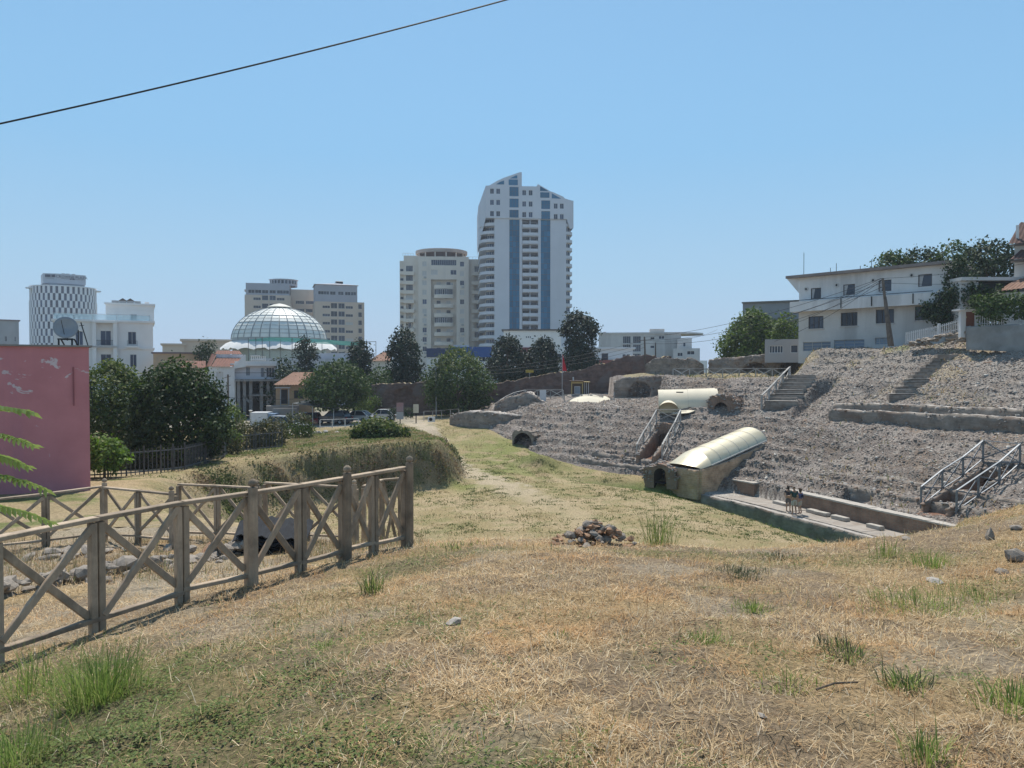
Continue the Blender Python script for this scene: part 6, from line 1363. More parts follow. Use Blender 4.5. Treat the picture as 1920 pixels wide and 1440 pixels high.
gw = [(1505, 1557, 658, 641), (1563, 1620, 655, 637), (1640, 1664, 646, 633)]
def rect(c): 
    a, b, w_, h_ = c; x0, x1 = hx(a-w_/2), hx(a+w_/2); z0 = hzv(a, b); return (x0, x1, z0, z0+h_*(p0.y+dirv.y/Lh*hx(a))/FPX)
lowo = [rect(c) for c in lw]+[(hx(a), hx(b), hzv((a+b)/2, c), hzv((a+b)/2, d)) for a, b, c, d in gw]; upo = [rect(c) for c in uw]
mb = MB(); mb.wall(Lh, zb0+.9, lowo, .2, 0, None, 0, -.9); mb.add([(0, 5.5, -.9), (0, 0, -.9), (0, 0, zb0), (0, 5.5, zb0)], [(0, 1, 2, 3)]).add([(Lh, 0, -.9), (Lh, 5.5, -.9), (Lh, 5.5, zb0), (Lh, 0, zb0)], [(0, 1, 2, 3)]).build('lower_wall', W_dirty, wh)
mb = MB(); mb.wall(Lh, zr0-zb0, upo, .18, 0, Matrix.Translation((0, .05, 0)), 0, zb0); mb.add([(0, 5.5, zb0), (0, .05, zb0), (0, .05, zr0), (0, 5.5, zr0)], [(0, 1, 2, 3)]).add([(Lh, .05, zb0), (Lh, 5.5, zb0), (Lh, 5.5, zr0), (Lh, .05, zr0)], [(0, 1, 2, 3)]).build('upper_wall', W_old, wh)
MB().box((-.5, -1.0, zb0-.12), (Lh-.3, -.003, zb1)).build('balcony_band', W_old, wh)
MB().box((-1.2, -.6, zr0), (Lh+.4, 5.8, zr0+.28)).build('roof_slab', surf('roof_edge_brown', (.28,.24,.22), (.20,.17,.16), .8, .9, bdist=.01), wh)
MB().add([(-1.1, -.55, zr0-.003), (0, -.003, zr0-1.6), (0, .04, zr0-.003), (-1.1, .04, zr0-.003)], [(0, 1, 2), (0, 2, 3), (1, 3, 2), (0, 3, 1)]).build('roof_bracket', W_old, wh)
for i, o in enumerate(lowo[:4]): window(wh, (o[0]+o[1])/2, o[2], o[1]-o[0], o[3]-o[2], .08, cols=3 if i else 3, fmat=M_dframe); MB().box((o[0]-.1, -.1, o[2]-.1), (o[1]+.1, -.003, o[2]-.01)).build('sill', W_dirty, wh)
for o in lowo[4:]: window(wh, (o[0]+o[1])/2, o[2], o[1]-o[0], o[3]-o[2], .1, cols=3, rows=3, gmat=glass('garage_glass', (.17,.22,.29), .3, .2), fmat=M_ac)
cur = surf('curtain_grey', (.45,.44,.44), (.36,.35,.35), 3, .9)
for o in upo:
    window(wh, (o[0]+o[1])/2, o[2], o[1]-o[0], o[3]-o[2], .12, cols=1, fmat=M_dframe)
    w_ = o[1]-o[0]; MB().add([(o[0]+.08, .14, o[2]+.05), (o[0]+w_*.22, .14, o[2]+.05), (o[0]+w_*.38, .14, o[3]-.08), (o[0]+.08, .14, o[3]-.08)], [(0, 1, 2, 3)]).build('curtain', cur, wh)
for (a, b) in ((1510, 542), (1567, 534.5), (1635, 525.5), (1707, 516)):
    MB().lathe([(.22, 0), (.22, .06), (.12, .06), (.12, .02)], 12).lathe([(.0, .03), (.12, .03)], 12, 1).build('round_vent', [W_dirty, M_black], wh).matrix_local = Matrix.Translation((hx(a), .03, hzv(a, b))) @ Matrix.Rotation(R(90), 4, 'X')
for (a, b, hh) in ((1497, 498, 2.6), (1547, 517, .7), (1558, 512, 1.1), (1603, 508, .6), (1624, 501, 1.1)):
    MB().tube([(hx(a), 1, zr0+.2), (hx(a), 1, zr0+.2+hh)], .03, 5).build('antenna', M_black, wh)
MB().tube([(0, -1.06, zb1+.12), (Lh*.95, -1.06, zb1+.12)], .03, 5).build('drain_pipe', M_black, wh)
for a in (1584, 1641, 1718): MB().tube([(hx(a), -1.05, zb1), (hx(a), -1.05, zb0)], .05, 5).build('downpipe', M_black, wh)
# annex left of the white house
t, W, H, mp, c_ = block('low_annex', 'low ruined annex with a shuttered front beside the white house', 1434, 1500, 636, 82, W_grey, 5, 0, [(1455, 662, 26, 14, 5), (1489, 662, 14, 15, 1)], zg=10.6)
# ivy on the right end of the house
ivy = []
def hp(x, y, z): return tuple(wh.matrix_world @ Vector((x, y, z)))
bpy.context.view_layer.update()
q = lambda x0, x1, z0, z1, y: (hp(x0, y, z0), Vector(hp(x1, y, z0))-Vector(hp(x0, y, z0)), Vector(hp(x0, y, z1))-Vector(hp(x0, y, z0)))
leaf_panel('ivy', 'dark ivy climbing the right corner of the white house', [q(Lh*.965, Lh+1.9, zb0-2.5, zb0+1.0, -.7), q(Lh+.25, Lh+1.9, zb0+.8, zr0+.3, -.2), q(Lh*.89, Lh*1.0, zb0-1.5, zb0-.1, -1.2), q(Lh+1.2, Lh+4.6, zb0-2.6, zb0+.9, .0), q(Lh+.3, Lh+3.0, zb0-.5, zb0+1.3, -.9)], .8, L_dark, 34, .26, 71, per=10)
# picket fence, gate pillars and hedge right of it
pf = thing('picket_fence', 'white metal picket fence on the retaining wall at the right', 'fence', hw0[0])
rr = random.Random(3)
fp = [hw0[0]+Vector((.2, .5, .3)), hw0[1]+Vector((.3, .5, .5)), hw0[2]+Vector((.3, .6, 1.1)), at(1930, 604, 58)+Vector((0, 0, -.15)), at(2060, 600, 52)]
pm = box_mesh('picket', (-.025, -.025, 0), (.025, .025, 1.0), M_frame)
for a, b in zip(fp, fp[1:]):
    n = int((b-a).length/.17)
    for i in range(n): p = a.lerp(b, i/n)-hw0[0]; put(pm, 'picket', pf, p.x, p.y, p.z)
    for zz in (.2, .85): MB().beam(a-hw0[0]+Vector((0, 0, zz)), b-hw0[0]+Vector((0, 0, zz)), .04, .05).build('rail', M_frame, pf)
    MB().box((-.09, -.09, -.3), (.09, .09, 1.15)).build('post', M_frame, pf, loc=b-hw0[0])
gt = thing('garden_gate', 'brown garden gate with a white canopy beside the ivy', 'gate', at(1822, 628, 61)+Vector((0, 0, -.2)))
MB().box((-.9, 0, 0), (-.5, .35, 2.2)).build('pillar', W_old, gt); MB().box((-.5, .1, 0), (.6, .18, 2.1)).build('gate_leaf', surf('gate_brown', (.20,.085,.06)), gt); MB().box((-1.2, -.3, 2.2), (1.2, .8, 2.32)).build('canopy', W_old, gt)
leaf_panel('hedge', 'leafy green hedge above the picket fence at the right edge', [(tuple(at(1832, 600, 59.5)), Vector((5.2, -2.0, .2)), Vector((0, .3, 1.35))), (tuple(at(1832, 575, 59.5)), Vector((5.2, -2, .2)), Vector((0, 1.2, .1)))], .7, L_mid, 30, .26, 73, cat='hedge', per=9)
# shed with dark posts between the white house and the tiled house
sd_ = thing('lean_to', 'old lean-to shed with dark openings between the ivy and the tiled house', 'shed', at(1800, 590, 66)+Vector((0, 0, -1))); 
MB().box((0, 0, 0), (1.6, 3, 4.0)).build('wall', W_dirty, sd_); MB().box((1.6, .6, 2.6), (5.4, 3, 3.9)).build('opening_shade_box', surf('painted_shade', (.04,.04,.04)), sd_); MB().box((-.1, -.3, 4.0), (5.6, 3, 4.3)).build('roof', W_dirty, sd_); MB().box((4.6, .0, 0), (5.2, .5, 4.0)).build('post', m_bark, sd_); MB().box((1.0, -.03, 2.7), (1.45, -.003, 3.3)).build('hatch', M_dframe, sd_)  # solid near-black box painted as the shade inside the openings
# tiled house at the right edge
D = 67.; rot_, kq = fr(1905, D); th_ = thing('tiled_house', 'house with dark tiled eaves cut off by the right edge', 'house', (at(1905, 690, D).x, D, 11.5), rot_); Xq = lambda p: (p-1905)*kq; Zq = lambda p: at(1905, p, D).z-11.5
MB().box((Xq(1899), 0, 0), (Xq(2060), 6, Zq(455))).build('wall', W_dirty, th_)
tile_roof(th_, (Xq(1887), -.7, Zq(459)), (Xq(2060), -.7, Zq(459)), (Xq(2060), 2.6, Zq(395)), (Xq(1908), 2.6, Zq(410)), T_dark); tile_roof(th_, (Xq(1890), -1.4, Zq(490)), (Xq(2060), -1.4, Zq(488)), (Xq(2060), -.02, Zq(462)), (Xq(1909), -.02, Zq(470)), T_dark)
MB().box((Xq(1890), -.75, Zq(461)), (Xq(2060), 0, Zq(459.5))).box((Xq(1892), -1.4, Zq(492)), (Xq(2060), 0, Zq(490.5))).build('eaves_board', M_dframe, th_)
MB().box((Xq(1901), -.05, Zq(452)), (Xq(1907), -.003, Zq(422))).build('window', W_old, th_)
MB().box((Xq(1878), -3.2, -1), (Xq(2060), -1.9, Zq(553))).build('porch_wall', W_old, th_); tile_roof(th_, (Xq(1870), -3.9, Zq(552)), (Xq(2060), -3.9, Zq(540)), (Xq(2060), -1, Zq(515)), (Xq(1905), -1, Zq(524)), T_ochre)
# ---------------------------------------------------------------- pink building at left
D = 30.; pk = thing('pink_building', 'pink rendered building with peeling paint filling the left edge', 'building', (at(167, 690, D).x, D, 4.4), R(33))
W_pink, tt_, bb = nodes('pink_render'); oc = coords(tt_); n1 = noise(tt_, .8, 6, .6, oc); c = mix(tt_, (.55,.225,.245), (.48,.19,.21), ramp(tt_, [(.35, 0), (.65, 1)], n1.outputs['Fac']).outputs[0])
sp = tt_.nodes.new('ShaderNodeSeparateXYZ'); tt_.links.new(oc, sp.inputs[0]); zr_ = ramp(tt_, [(0.70, 0), (.80, .085), (.90, .09), (.97, .0)]); mz = tt_.nodes.new('ShaderNodeMath'); mz.operation = 'MULTIPLY'; mz.inputs[1].default_value = 1/6.55; tt_.links.new(sp.outputs['Z'], mz.inputs[0]); tt_.links.new(mz.outputs[0], zr_.inputs[0])
n2 = noise(tt_, 1.0, 7, .62, coords(tt_, 'Object', (1.1, 1, 2.0)), dist=.7); ad = tt_.nodes.new('ShaderNodeMath'); ad.operation = 'ADD'; tt_.links.new(n2.outputs['Fac'], ad.inputs[0]); tt_.links.new(zr_.outputs[0], ad.inputs[1])
pe = ramp(tt_, [(.665, 0), (.685, 1)], ad.outputs[0]); c = mix(tt_, c, (.60,.50,.52), pe.outputs[0])
n3 = noise(tt_, .5, 4, .6, coords(tt_, 'Object', (2, 1, .1))); c = mix(tt_, c, (.41,.175,.225), ramp(tt_, [(.55, 0), (.7, .5)], n3.outputs['Fac']).outputs[0])
tt_.links.new(c, bb.inputs['Base Color']); bb.inputs['Roughness'].default_value = .9; n4 = noise(tt_, 12, 5, .6, oc); bump(tt_, bb, mix(tt_, n4.outputs['Fac'], pe.outputs[0], .4), .02); MATS['pink_render'] = W_pink
Hp = at(100, 651, D).z-4.4
MB().box((-14, 0, -1), (0, 9, Hp)).build('wall', W_pink, pk); MB().box((-14.1, -.12, Hp), (.12, 9.1, Hp+.07)).build('roof_edge', C_conc, pk)
MB().tube([(-.55, -.06, Hp-.8), (-.55, -.06, Hp-2.35)], .025, 6).build('conduit', surf('conduit_pink', (.30,.11,.12)), pk); MB().tube([(.03, -.05, Hp-1.5), (.12, -.05, Hp-2.4), (.03, -.05, Hp-2.6)], .015, 5).build('loose_cable', M_black, pk)
ds = thing('satellite_dish', 'grey satellite dish on a stand on the pink roof', 'satellite dish', (at(125, 648, D).x, D, 4.4+Hp+.07))
dish = MB().lathe([(.01, 0), (.2, .015), (.35, .05), (.44, .09), (.44, .10), (.35, .06), (.01, .012)], 28).build('reflector', surf('dish_grey', (.30,.33,.37), (.26,.29,.33), 3, .5), ds, smooth=True); dish.matrix_local = Matrix.Translation((0, -.05, .70)) @ Matrix.Rotation(R(30), 4, 'Z') @ Matrix.Rotation(R(80), 4, 'X')
m = MB(); 
for x in (-.26, .28): m.beam((x, -.1, 0), (x, -.1, .26), .05, .05); m.beam((x, .3, 0), (x, .05, .26), .04, .04)
m.beam((-.3, -.1, .26), (.32, -.1, .26), .05, .05).beam((-.28, .05, .24), (.3, .05, .24), .04, .04); m.build('stand', M_black, ds); MB().tube([(0, .05, .2), (0, .1, .7)], .03, 6).build('mast', M_black, ds); MB().tube([(-.0, -.1, .3), (-.0, -.35, 1.0)], .012, 5).build('feed_arm', M_black, ds)
for k, (a, b, hh, ln) in enumerate(((150, 165, .95, -.28), (147, 147, .65, 0.))):
    o = thing('aerial', ('leaning black aerial mast right of the satellite dish', 'short upright black aerial beside the satellite dish')[k], 'antenna', (at(b, 650, D+.3).x, D+.3, 4.4+Hp+.07), 0, 'aerials on the pink roof'); MB().tube([(0, 0, 0), (ln, 0, hh)], .022, 6).build('mast', M_black, o); MB().tube([(ln*.9-.1, 0, hh*.85), (ln*.9+.1, 0, hh*.88)], .012, 5).build('crossbar', M_black, o)
# ================================================================ wooden cross-braced fences
wood_a = wood('weathered_wood', (.48,.36,.25), (.31,.245,.18)); wood_b = wood('grey_wood', (.48,.46,.43), (.37,.35,.325))
def cross_fence(name, label, pts, rail_h=1.08, w=.05, balls=(), double=(), mat=None, base=None, group=None, top=None, mesh_ball=None, jit=.0, seed=0, bottom=True, ext=.0, braces=True):
    """fence run with a post at each point: posts, top rail, bottom rail and crossed braces, each a piece of its own; pts = (x, y, z of rail top, z of ground)"""
    mat = mat or wood_a; rr = random.Random(seed); P = [Vector((p[0], p[1], 0)) for p in pts]; o0 = Vector((pts[0][0], pts[0][1], pts[0][3]))
    t = thing(name, label, 'fence', o0, 0, group)
    for i, p in enumerate(pts):
        d = (P[min(i+1, len(P)-1)]-P[max(i-1, 0)]).normalized(); b = Vector((p[0], p[1], p[3]-.15))-o0; tp = Vector((p[0], p[1], p[2]-w*.7))-o0
        if i in double:
            for s in (-1, 1): MB().beam(b+d*s*w*.72, tp+d*s*w*.72, w*1.25, w*1.2, 0, up=tuple(d), bevel=w*.12).build('post', mat, t)
        else: MB().beam(b, tp, w*1.7, w*1.5, 0, up=tuple(d), bevel=w*.12).build('post', mat, t)
        if i in balls:
            q = Vector((p[0], p[1], 0))-Vector((o0.x, o0.y, 0))-Vector((d.y, -d.x, 0))*(-w*1.6)
            po = MB().tube([(q.x, q.y, p[3]-.2-o0.z), (q.x, q.y, p[2]+.08-o0.z)], w*1.0, 10).build('round_post', mat, t, smooth=False)
            MB().lathe([(.01, -w*.6), (w*.55, -w*.5), (w*1.0, 0), (w*.8, w*.7), (.01, w*1.15)], 12, 0, (q.x, q.y, p[2]+.12-o0.z)).build('ball_finial', mat, po, smooth=True)
    for i in range(len(pts)-1):
        a, b = pts[i], pts[i+1]; A = Vector((a[0], a[1], a[2]))-o0; B = Vector((b[0], b[1], b[2]))-o0; d = (B-A).normalized()
        j = lambda: Vector((0, 0, rr.uniform(-jit, jit)))
        MB().beam(A-d*ext, B+d*ext, w*1.9, w*.75, bevel=w*.1).build('top_rail', mat, t)
        A0 = Vector((a[0], a[1], a[3]))-o0; B0 = Vector((b[0], b[1], b[3]))-o0
        if bottom:
            MB().beam(A0+Vector((0, 0, .14))+j(), B0+Vector((0, 0, .14))+j(), w*1.3, w*.8, bevel=w*.1).build('bottom_rail', mat, t)
        if braces:
            n = Vector((-d.y, d.x, 0))*w*.38; in_ = d*w*.9
            MB().beam(A+in_-Vector((0, 0, w))+n+j()*2, B0-in_+Vector((0, 0, .2))+n+j()*2, w*.7, w*1.25, bevel=w*.1).build('brace', mat, t)
            MB().beam(A0+in_+Vector((0, 0, .2))-n+j()*2, B-in_-Vector((0, 0, w))-n+j()*2, w*.7, w*1.25, bevel=w*.1).build('brace', mat, t)
    return t
def P_rail(px_, py_, z): p = atz(px_, py_, z); return (p.x, p.y)
# nearest fence running from the left edge into the picture
near = []
for (px_, py_) in ((-190, 1052), (-15, 1012), (180, 972), (340, 943), (466, 925), (563, 910), (642, 897), (700, 887), (759, 877)):
    x, y = P_rail(px_, py_, 8.5); near.append((x, y, 8.5, hz(x, y)))
cross_fence('wooden_fence', 'nearest weathered wooden fence with crossed braces at the left', near, w=.058, balls=(4, 6, 8), double=(1, 2, 3, 5, 7), seed=1, group='wooden fences round the dig', ext=.01, jit=.018)
fr_l = MB(); a = Vector(near[-1][:2]+(near[-1][3]+.08,)); b = Vector(near[-2][:2]+(near[-2][3]+.3,)); b2 = Vector(near[-3][:2]+(near[-3][3]+.06,))
o = MB().tube([a+Vector((-.25, -.15, .02)), b+Vector((-.2, -.25, -.15)), b2+Vector((-.05, -.1, .02))], .028, 6).build('fallen_rail', wood_a); tag(o, 'broken rail lying along the foot of the near fence end', 'rail')
def back(pts, lab, balls, dbl, seed):
    q = []
    for (px_, py_) in pts: x, y = P_rail(px_, py_, 7.5); q.append((x, y, 7.5, hz(x, y)))
    cross_fence('wooden_fence', lab, q, w=.052, balls=balls, double=dbl, seed=seed, group='wooden fences round the dig', jit=.015)
back([(-120,950),(-30,939),(85,926),(192,912)], 'far wooden fence in front of the pink wall ending at a ball topped post', (3,), (2,), 2)
back([(196,914),(258,920),(328,927)], 'short far wooden fence right of the pink wall', (2,), (1,), 3)
back([(335,908),(407,911),(486,915)], 'far wooden fence behind the middle of the near fence', (2,), (1,), 4)
back([(497,905),(575,909),(668,914)], 'far wooden fence behind the black sheets', (2,), (1,), 5)
back([(682,912),(716,900),(750,897)], 'short far wooden fence meeting the end of the near fence', (), (1,), 6)
# ---------------------------------------------------------------- dig: ruined low wall, bricks, sheets
lw_ = thing('ruin_wall', 'low broken stone wall running through the fenced dig', 'ruin', (-6.2, 11.5, 6.6))
rr = random.Random(21)
path_ = [(-6.9, 9.9), (-6.2, 11.2), (-5.5, 12.6), (-4.9, 13.8), (-5.0, 14.6)]
for i in range(150):
    f = rr.random()*(len(path_)-1); k = int(f); q = [path_[k][j]+(path_[k+1][j]-path_[k][j])*(f-k) for j in (0, 1)]
    x = q[0]+rr.gauss(0, .2); y = q[1]+rr.gauss(0, .16); lay = rr.choice((0, 0, 1))
    rock(lw_, (x+6.2, y-11.5, hz(x, y)-6.6+.02+lay*.13), rr.choice((.07, .09, .12, .17)), rnd=rr)
for k, (x, y, s, lab) in enumerate([(-5.6, 13.6, .26, 'square red brown masonry lump in the middle of the dig'), (-7.6, 12.6, .14, 'small stone left in the dig'), (-3.6, 12.6, .18, 'grey stone near the black sheets'), (-8.4, 13.5, .2, 'flat stone near the far fence in the dig')]):
    o = tag(rock(None, (x, y, hz(x, y)+.08), (s, s*.8, s*.75), ROCKM_RED if k == 0 else ROCKM, 'stone', rr), lab, 'stone', 'loose stones in the dig')
for k in range(2):     # thin stone kerbs
    q = [(-9.5+k*1.2, 12.6+k*1.1), (-7.6+k*1.3, 13.4+k*.9)]; t = thing('stone_kerb', ['thin line of kerb stones in the left part of the dig', 'second line of kerb stones nearer the far fence'][k], 'kerb', (q[0][0], q[0][1], hz(*q[0])))
    for i in range(7): f = i/6; x = q[0][0]+(q[1][0]-q[0][0])*f; y = q[0][1]+(q[1][1]-q[0][1])*f; rock(t, (x-q[0][0], y-q[0][1], hz(x, y)-hz(*q[0])+.04), (.22, .1, .1), rnd=rr)
sh_m = surf('black_plastic', (.035,.036,.04), (.022,.023,.026), 4, .75, spec=.15)
bs = thing('sheet_stack', 'stack of black corrugated plastic sheets leaning in the dig', 'sheets', (at(500, 990, 13.8).x, 13.8, hz(at(500, 990, 13.8).x, 13.8)))
for i in range(7):
    n = 14; vs = []
    for j in range(n+1): x = -.62+1.24*j/n; zz = .022*(1 if j % 2 else -1); vs += [(x, -.45, zz), (x, .45, zz), (x, -.45, zz-.02), (x, .45, zz-.02)]
    fs = []
    for j in range(n): a = 4*j; fs += [(a, a+4, a+5, a+1), (a+2, a+3, a+7, a+6), (a, a+2, a+6, a+4)]
    o = MB().add(vs, fs).build('sheet', sh_m, bs); o.location = (.02*i+rr.uniform(-.06, .06), .03*rr.uniform(-1, 1), .08+.062*i); o.rotation_euler = (R(12), R(-6+2.0*i), R(8+rr.uniform(-5, 5)))
# ---------------------------------------------------------------- iron fence behind the dig
M_iron = surf('iron_grey', (.12,.125,.13), (.09,.09,.095), 3, .6, .2)
ifn = thing('iron_fence', 'thin dark iron railing fence in front of the round trees', 'fence', ground_at(165, 36)); o0 = Vector(ground_at(165, 36)); q = [Vector(ground_at(p, d)) for p, d in ((165, 36), (235, 37), (300, 38.5), (345, 40), (418, 46), (425, 52), (528, 53.5))]
bar = MB().tube([(0, 0, -.1), (0, 0, 1.35)], .024, 5).build('bar', M_iron); barm = bar.data; bpy.data.objects.remove(bar)
for a, b in zip(q, q[1:]):
    n = max(2, int((b-a).length/.21))
    for i in range(n): p = a.lerp(b, i/n)-o0; put(barm, 'bar', ifn, p.x, p.y, p.z)
    for zz in (.2, 1.2): MB().beam(a-o0+Vector((0, 0, zz)), b-o0+Vector((0, 0, zz)), .05, .06).build('rail', M_iron, ifn)
    for f in (0, .5): p = a.lerp(b, f)-o0; MB().beam(p+Vector((0, 0, -.2)), p+Vector((0, 0, 1.5)), .06, .06).build('post', M_iron, ifn)
MB().beam(q[-1]-o0+Vector((0, 0, -.2)), q[-1]-o0+Vector((0, 0, 1.5)), .06, .06).build('post', M_iron, ifn)
# ---------------------------------------------------------------- white railings on the ruins
def slope_z(x, y): return float(cavea(np.array([x]), np.array([y]), False)[0][0])
def rails(lab, pts, h=1.15, w=.062, mat=wood_b, z=None, seed=0, group='white cross braced railings on the ruins'):
    q = [(p[0], p[1], (p[2] if len(p) > 2 else slope_z(p[0], p[1]))+h, (p[2] if len(p) > 2 else slope_z(p[0], p[1]))) for p in pts]
    return cross_fence('railing', lab, q, w=w, mat=mat, seed=seed, group=group)
def trench_sides(tr, off, n, a0=0., a1=1.0):
    p0, p1 = Vector((*tr[0], 0)), Vector((*tr[1], 0)); d = (p1-p0).normalized(); nr_ = Vector((d.y, -d.x, 0)); out = []
    for s in (-1, 1): out.append([tuple((p0.lerp(p1, a0+(a1-a0)*i/(n-1))+nr_*s*off)[:2]) for i in range(n)])
    return out
ls, rs = trench_sides(TR[0], 1.1, 4, .12, 1.12); rails('left sloping railing of the middle passage', ls, 1.2); rails('right sloping railing of the middle passage', rs, 1.2); rails('short railing closing the top of the middle passage', [ls[-1], rs[-1]], 1.2)
m_steel = surf('grey_steel', (.20,.215,.235), (.16,.175,.19), 2, .5, .3)
ls, rs = trench_sides(TR[1], 1.1, 4, -.02, 1.05); rails('far sloping steel railing of the right hand passage', ls, 1.25, .058, m_steel); rails('near sloping steel railing of the right hand passage', rs, 1.25, .058, m_steel); rails('steel railing closing the top of the right hand passage', [ls[-1], rs[-1]], 1.25, .058, m_steel)
e = []
for px_ in range(1262, 1486, 31): e.append((at(px_, 700, 81-(px_-1262)*.028).x, 81-(px_-1262)*.028, 8.75))
rails('long white railing along the terrace edge below the white house', e, 1.2)
st_ = [on_slope(*q_, 55) for q_ in ((1481, 712), (1468, 726), (1455, 740), (1442, 754), (1428, 768))]; rails('white railing going down beside the terrace stairs', [(p.x, p.y, p.z) for p in st_], 1.25, .09)
rails('stepped white railing climbing the far left masonry', [tuple(at(928, 775, 85)[:2])+(at(928, 778, 85).z,), tuple(at(938, 765, 86)[:2])+(at(938, 767, 86).z,), tuple(at(950, 757, 88)[:2])+(at(950, 759, 88).z,), tuple(at(965, 750, 90)[:2])+(at(965, 752, 90).z,), tuple(at(985, 746, 92)[:2])+(at(985, 747, 92).z,)], 1.05)
rails('white railing behind the white board on the far ruins', [tuple(at(p, 746, 91)[:2])+(at(p, 747, 91).z,) for p in (985, 1008, 1032, 1056)], 1.05)
rails('white railing in front of the pale tent canopy', [tuple(at(p, 755, 84)[:2])+(at(p, y_, 84).z,) for p, y_ in ((1058, 757), (1090, 757), (1108, 757), (1130, 757))], 1.05)
# ---------------------------------------------------------------- shelters over the finds
cov, tt_, bb = nodes('golden_sheet'); oc = coords(tt_); n1 = noise(tt_, 1.5, 5, .6, coords(tt_, 'Object', (.25, 1, 1))); r1 = ramp(tt_, [(.3, (.54,.47,.32)), (.7, (.69,.62,.46))], n1.outputs['Fac']); tt_.links.new(r1.outputs[0], bb.inputs['Base Color']); bb.inputs['Metallic'].default_value = .35; bb.inputs['Roughness'].default_value = .38; n2 = noise(tt_, 6, 4, .6, coords(tt_, 'Object', (.2, 3, 3))); bump(tt_, bb, n2.outputs['Fac'], .012, .4); MATS['golden_sheet'] = cov
cream = surf('cream_tent', (.70,.62,.47), (.62,.55,.42), .5, .7, stain=(.50,.44,.34), stain_scale=.6, stain_amt=.4)
fa = at(1302, 868, 57.0); ba = Vector((19.44, 60.6, 4.2))
ax = Vector((ba.x-fa.x, ba.y-fa.y, 0)); Lr = ax.length; rz_ = math.atan2(ax.y, ax.x)
gs = thing('vaulted_shelter', 'golden barrel roofed shelter over a masonry chapel on the slope', 'shelter', (fa.x, fa.y, 1.0), rz_)   # local x runs up the slope
zf, zb_ = fa.z-1.0, ba.z-1.0; hw = 1.75; rise = .95
def vpt(t, a, k=1.0): return (Lr*t, hw*k*math.sin(a), zf+(zb_-zf)*t+rise*k*(math.cos(a)-math.cos(R(78)))/(1-math.cos(R(78))))
nb = 6
for j in range(nb):
    vs = []; n = 14
    for tt2, dz in ((j/nb-(.012 if j else .0), .012*(j % 2)), ((j+1)/nb, .012*(j % 2))):
        for i in range(n+1): a = R(-78+156*i/n); p = vpt(tt2, a); vs.append((p[0], p[1], p[2]+dz))
    fs = [(i, i+1, n+2+i, n+1+i) for i in range(n)]; o = MB().add(vs, fs).build('roof_sheet', cov, gs, smooth=True)
    MB().tube([tuple(Vector(vpt((j+1)/nb, R(-78+156*i/n), 1.006))) for i in range(n+1)], .018, 5).build('seam', M_ac, gs)
vs = [vpt(0, R(-78+156*i/14)) for i in range(15)]; fl = [(-1.3, -hw*.9, zf-.32), (-1.3, hw*.9, zf-.32)]
nose = [vpt(0, R(-78+156*i/14)) for i in range(15)]; nv = nose+[(-1.5+.55*abs(i-7)/7*.6, hw*1.0*math.sin(R(-78+156*i/14)), zf-.25+.25*(math.cos(R(-78+156*i/14)))) for i in range(15)]
MB().add(nv, [(i, 15+i, 16+i, i+1) for i in range(14)]).build('front_hood', cov, gs, smooth=True)
for s in (-1, 1): MB().beam(Vector(vpt(0, R(78*s), 1.01)), Vector(vpt(1, R(78*s), 1.01)), .05, .09).build('eave_beam', M_ac, gs)
def gwall(pts, name, mt=m_ochre):
    o = rough_wall(name, pts, .5, [mt, m_slabtop], rows=8, seg=.3, amp=.05, topn=.06, seed=61); rel(o, gs); return o
bpy.context.view_layer.update()
def gp_(x, y, z): return tuple(gs.matrix_world @ Vector((x, y, z)))
for s in (1, -1):
    a = gp_(-1.2, -1.5*s, 0); b = gp_(Lr*.98, -1.5*s, 0); m_ = gp_(Lr*.25, -1.5*s, 0); pts = [(a[0], a[1], .2, fa.z-.25), (m_[0], m_[1], .6, fa.z+(ba.z-fa.z)*.25-.25), (b[0], b[1], ba.z-2.2, ba.z-.25)]
    gwall(pts if s > 0 else pts[::-1], 'side_wall')
a = gp_(-1.25, 1.6, 0); b = gp_(-1.25, -1.6, 0); gwall([(a[0], a[1], .2, fa.z-.3), (b[0], b[1], .2, fa.z-.3)], 'front_wall')
p = gp_(-1.56, .85, 0); MB().tube([(p[0]-fa.x, p[1]-fa.y, 0), (p[0]-fa.x, p[1]-fa.y, fa.z-1.2)], .05, 6).build('prop', M_ac, gs, loc=(0, 0, 0)).matrix_local = gs.matrix_world.inverted() @ Matrix.Translation((fa.x, fa.y, 1.0))
# large pale double cover at the terrace foot
pcv = on_slope(1292, 770, 55); D = pcv.y; gc = thing('curved_cover', 'large cream curved cover with a small barrel and a flat flap at the terrace foot', 'shelter', (at(1292, 770, D).x, D, at(1292, 770, D).z), R(-9)); kq = D/FPX; Xq = lambda p: (p-1292)*kq; Zq = lambda p: (771-p)*kq
def barrel(x0, x1, r, zc, y0, a0, a1, name, mat, taper=1.0, n=12):
    vs = []
    for x, k in ((x0, 1.0), ((x0+x1)/2, (1+taper)/2), (x1, taper)):
        for i in range(n+1): a = R(a0+(a1-a0)*i/n); vs.append((x, y0-r*k*math.cos(a), zc+r*k*math.sin(a)))
    return MB().add(vs, [(j*(n+1)+i, j*(n+1)+i+1, (j+1)*(n+1)+i+1, (j+1)*(n+1)+i) for j in range(2) for i in range(n)]).build(name, mat, gc, smooth=True)
barrel(Xq(1236), Xq(1291), 1.95, -.1, 2.2, -5, 120, 'main_barrel', cream, 1.03); barrel(Xq(1291)+.01, Xq(1343), 1.98, -.05, 2.2, -5, 120, 'main_barrel', cream, 1.05); barrel(Xq(1330), Xq(1347), 2.12, -.1, 2.2, -5, 150, 'end_barrel', cream, .98)
vs = []
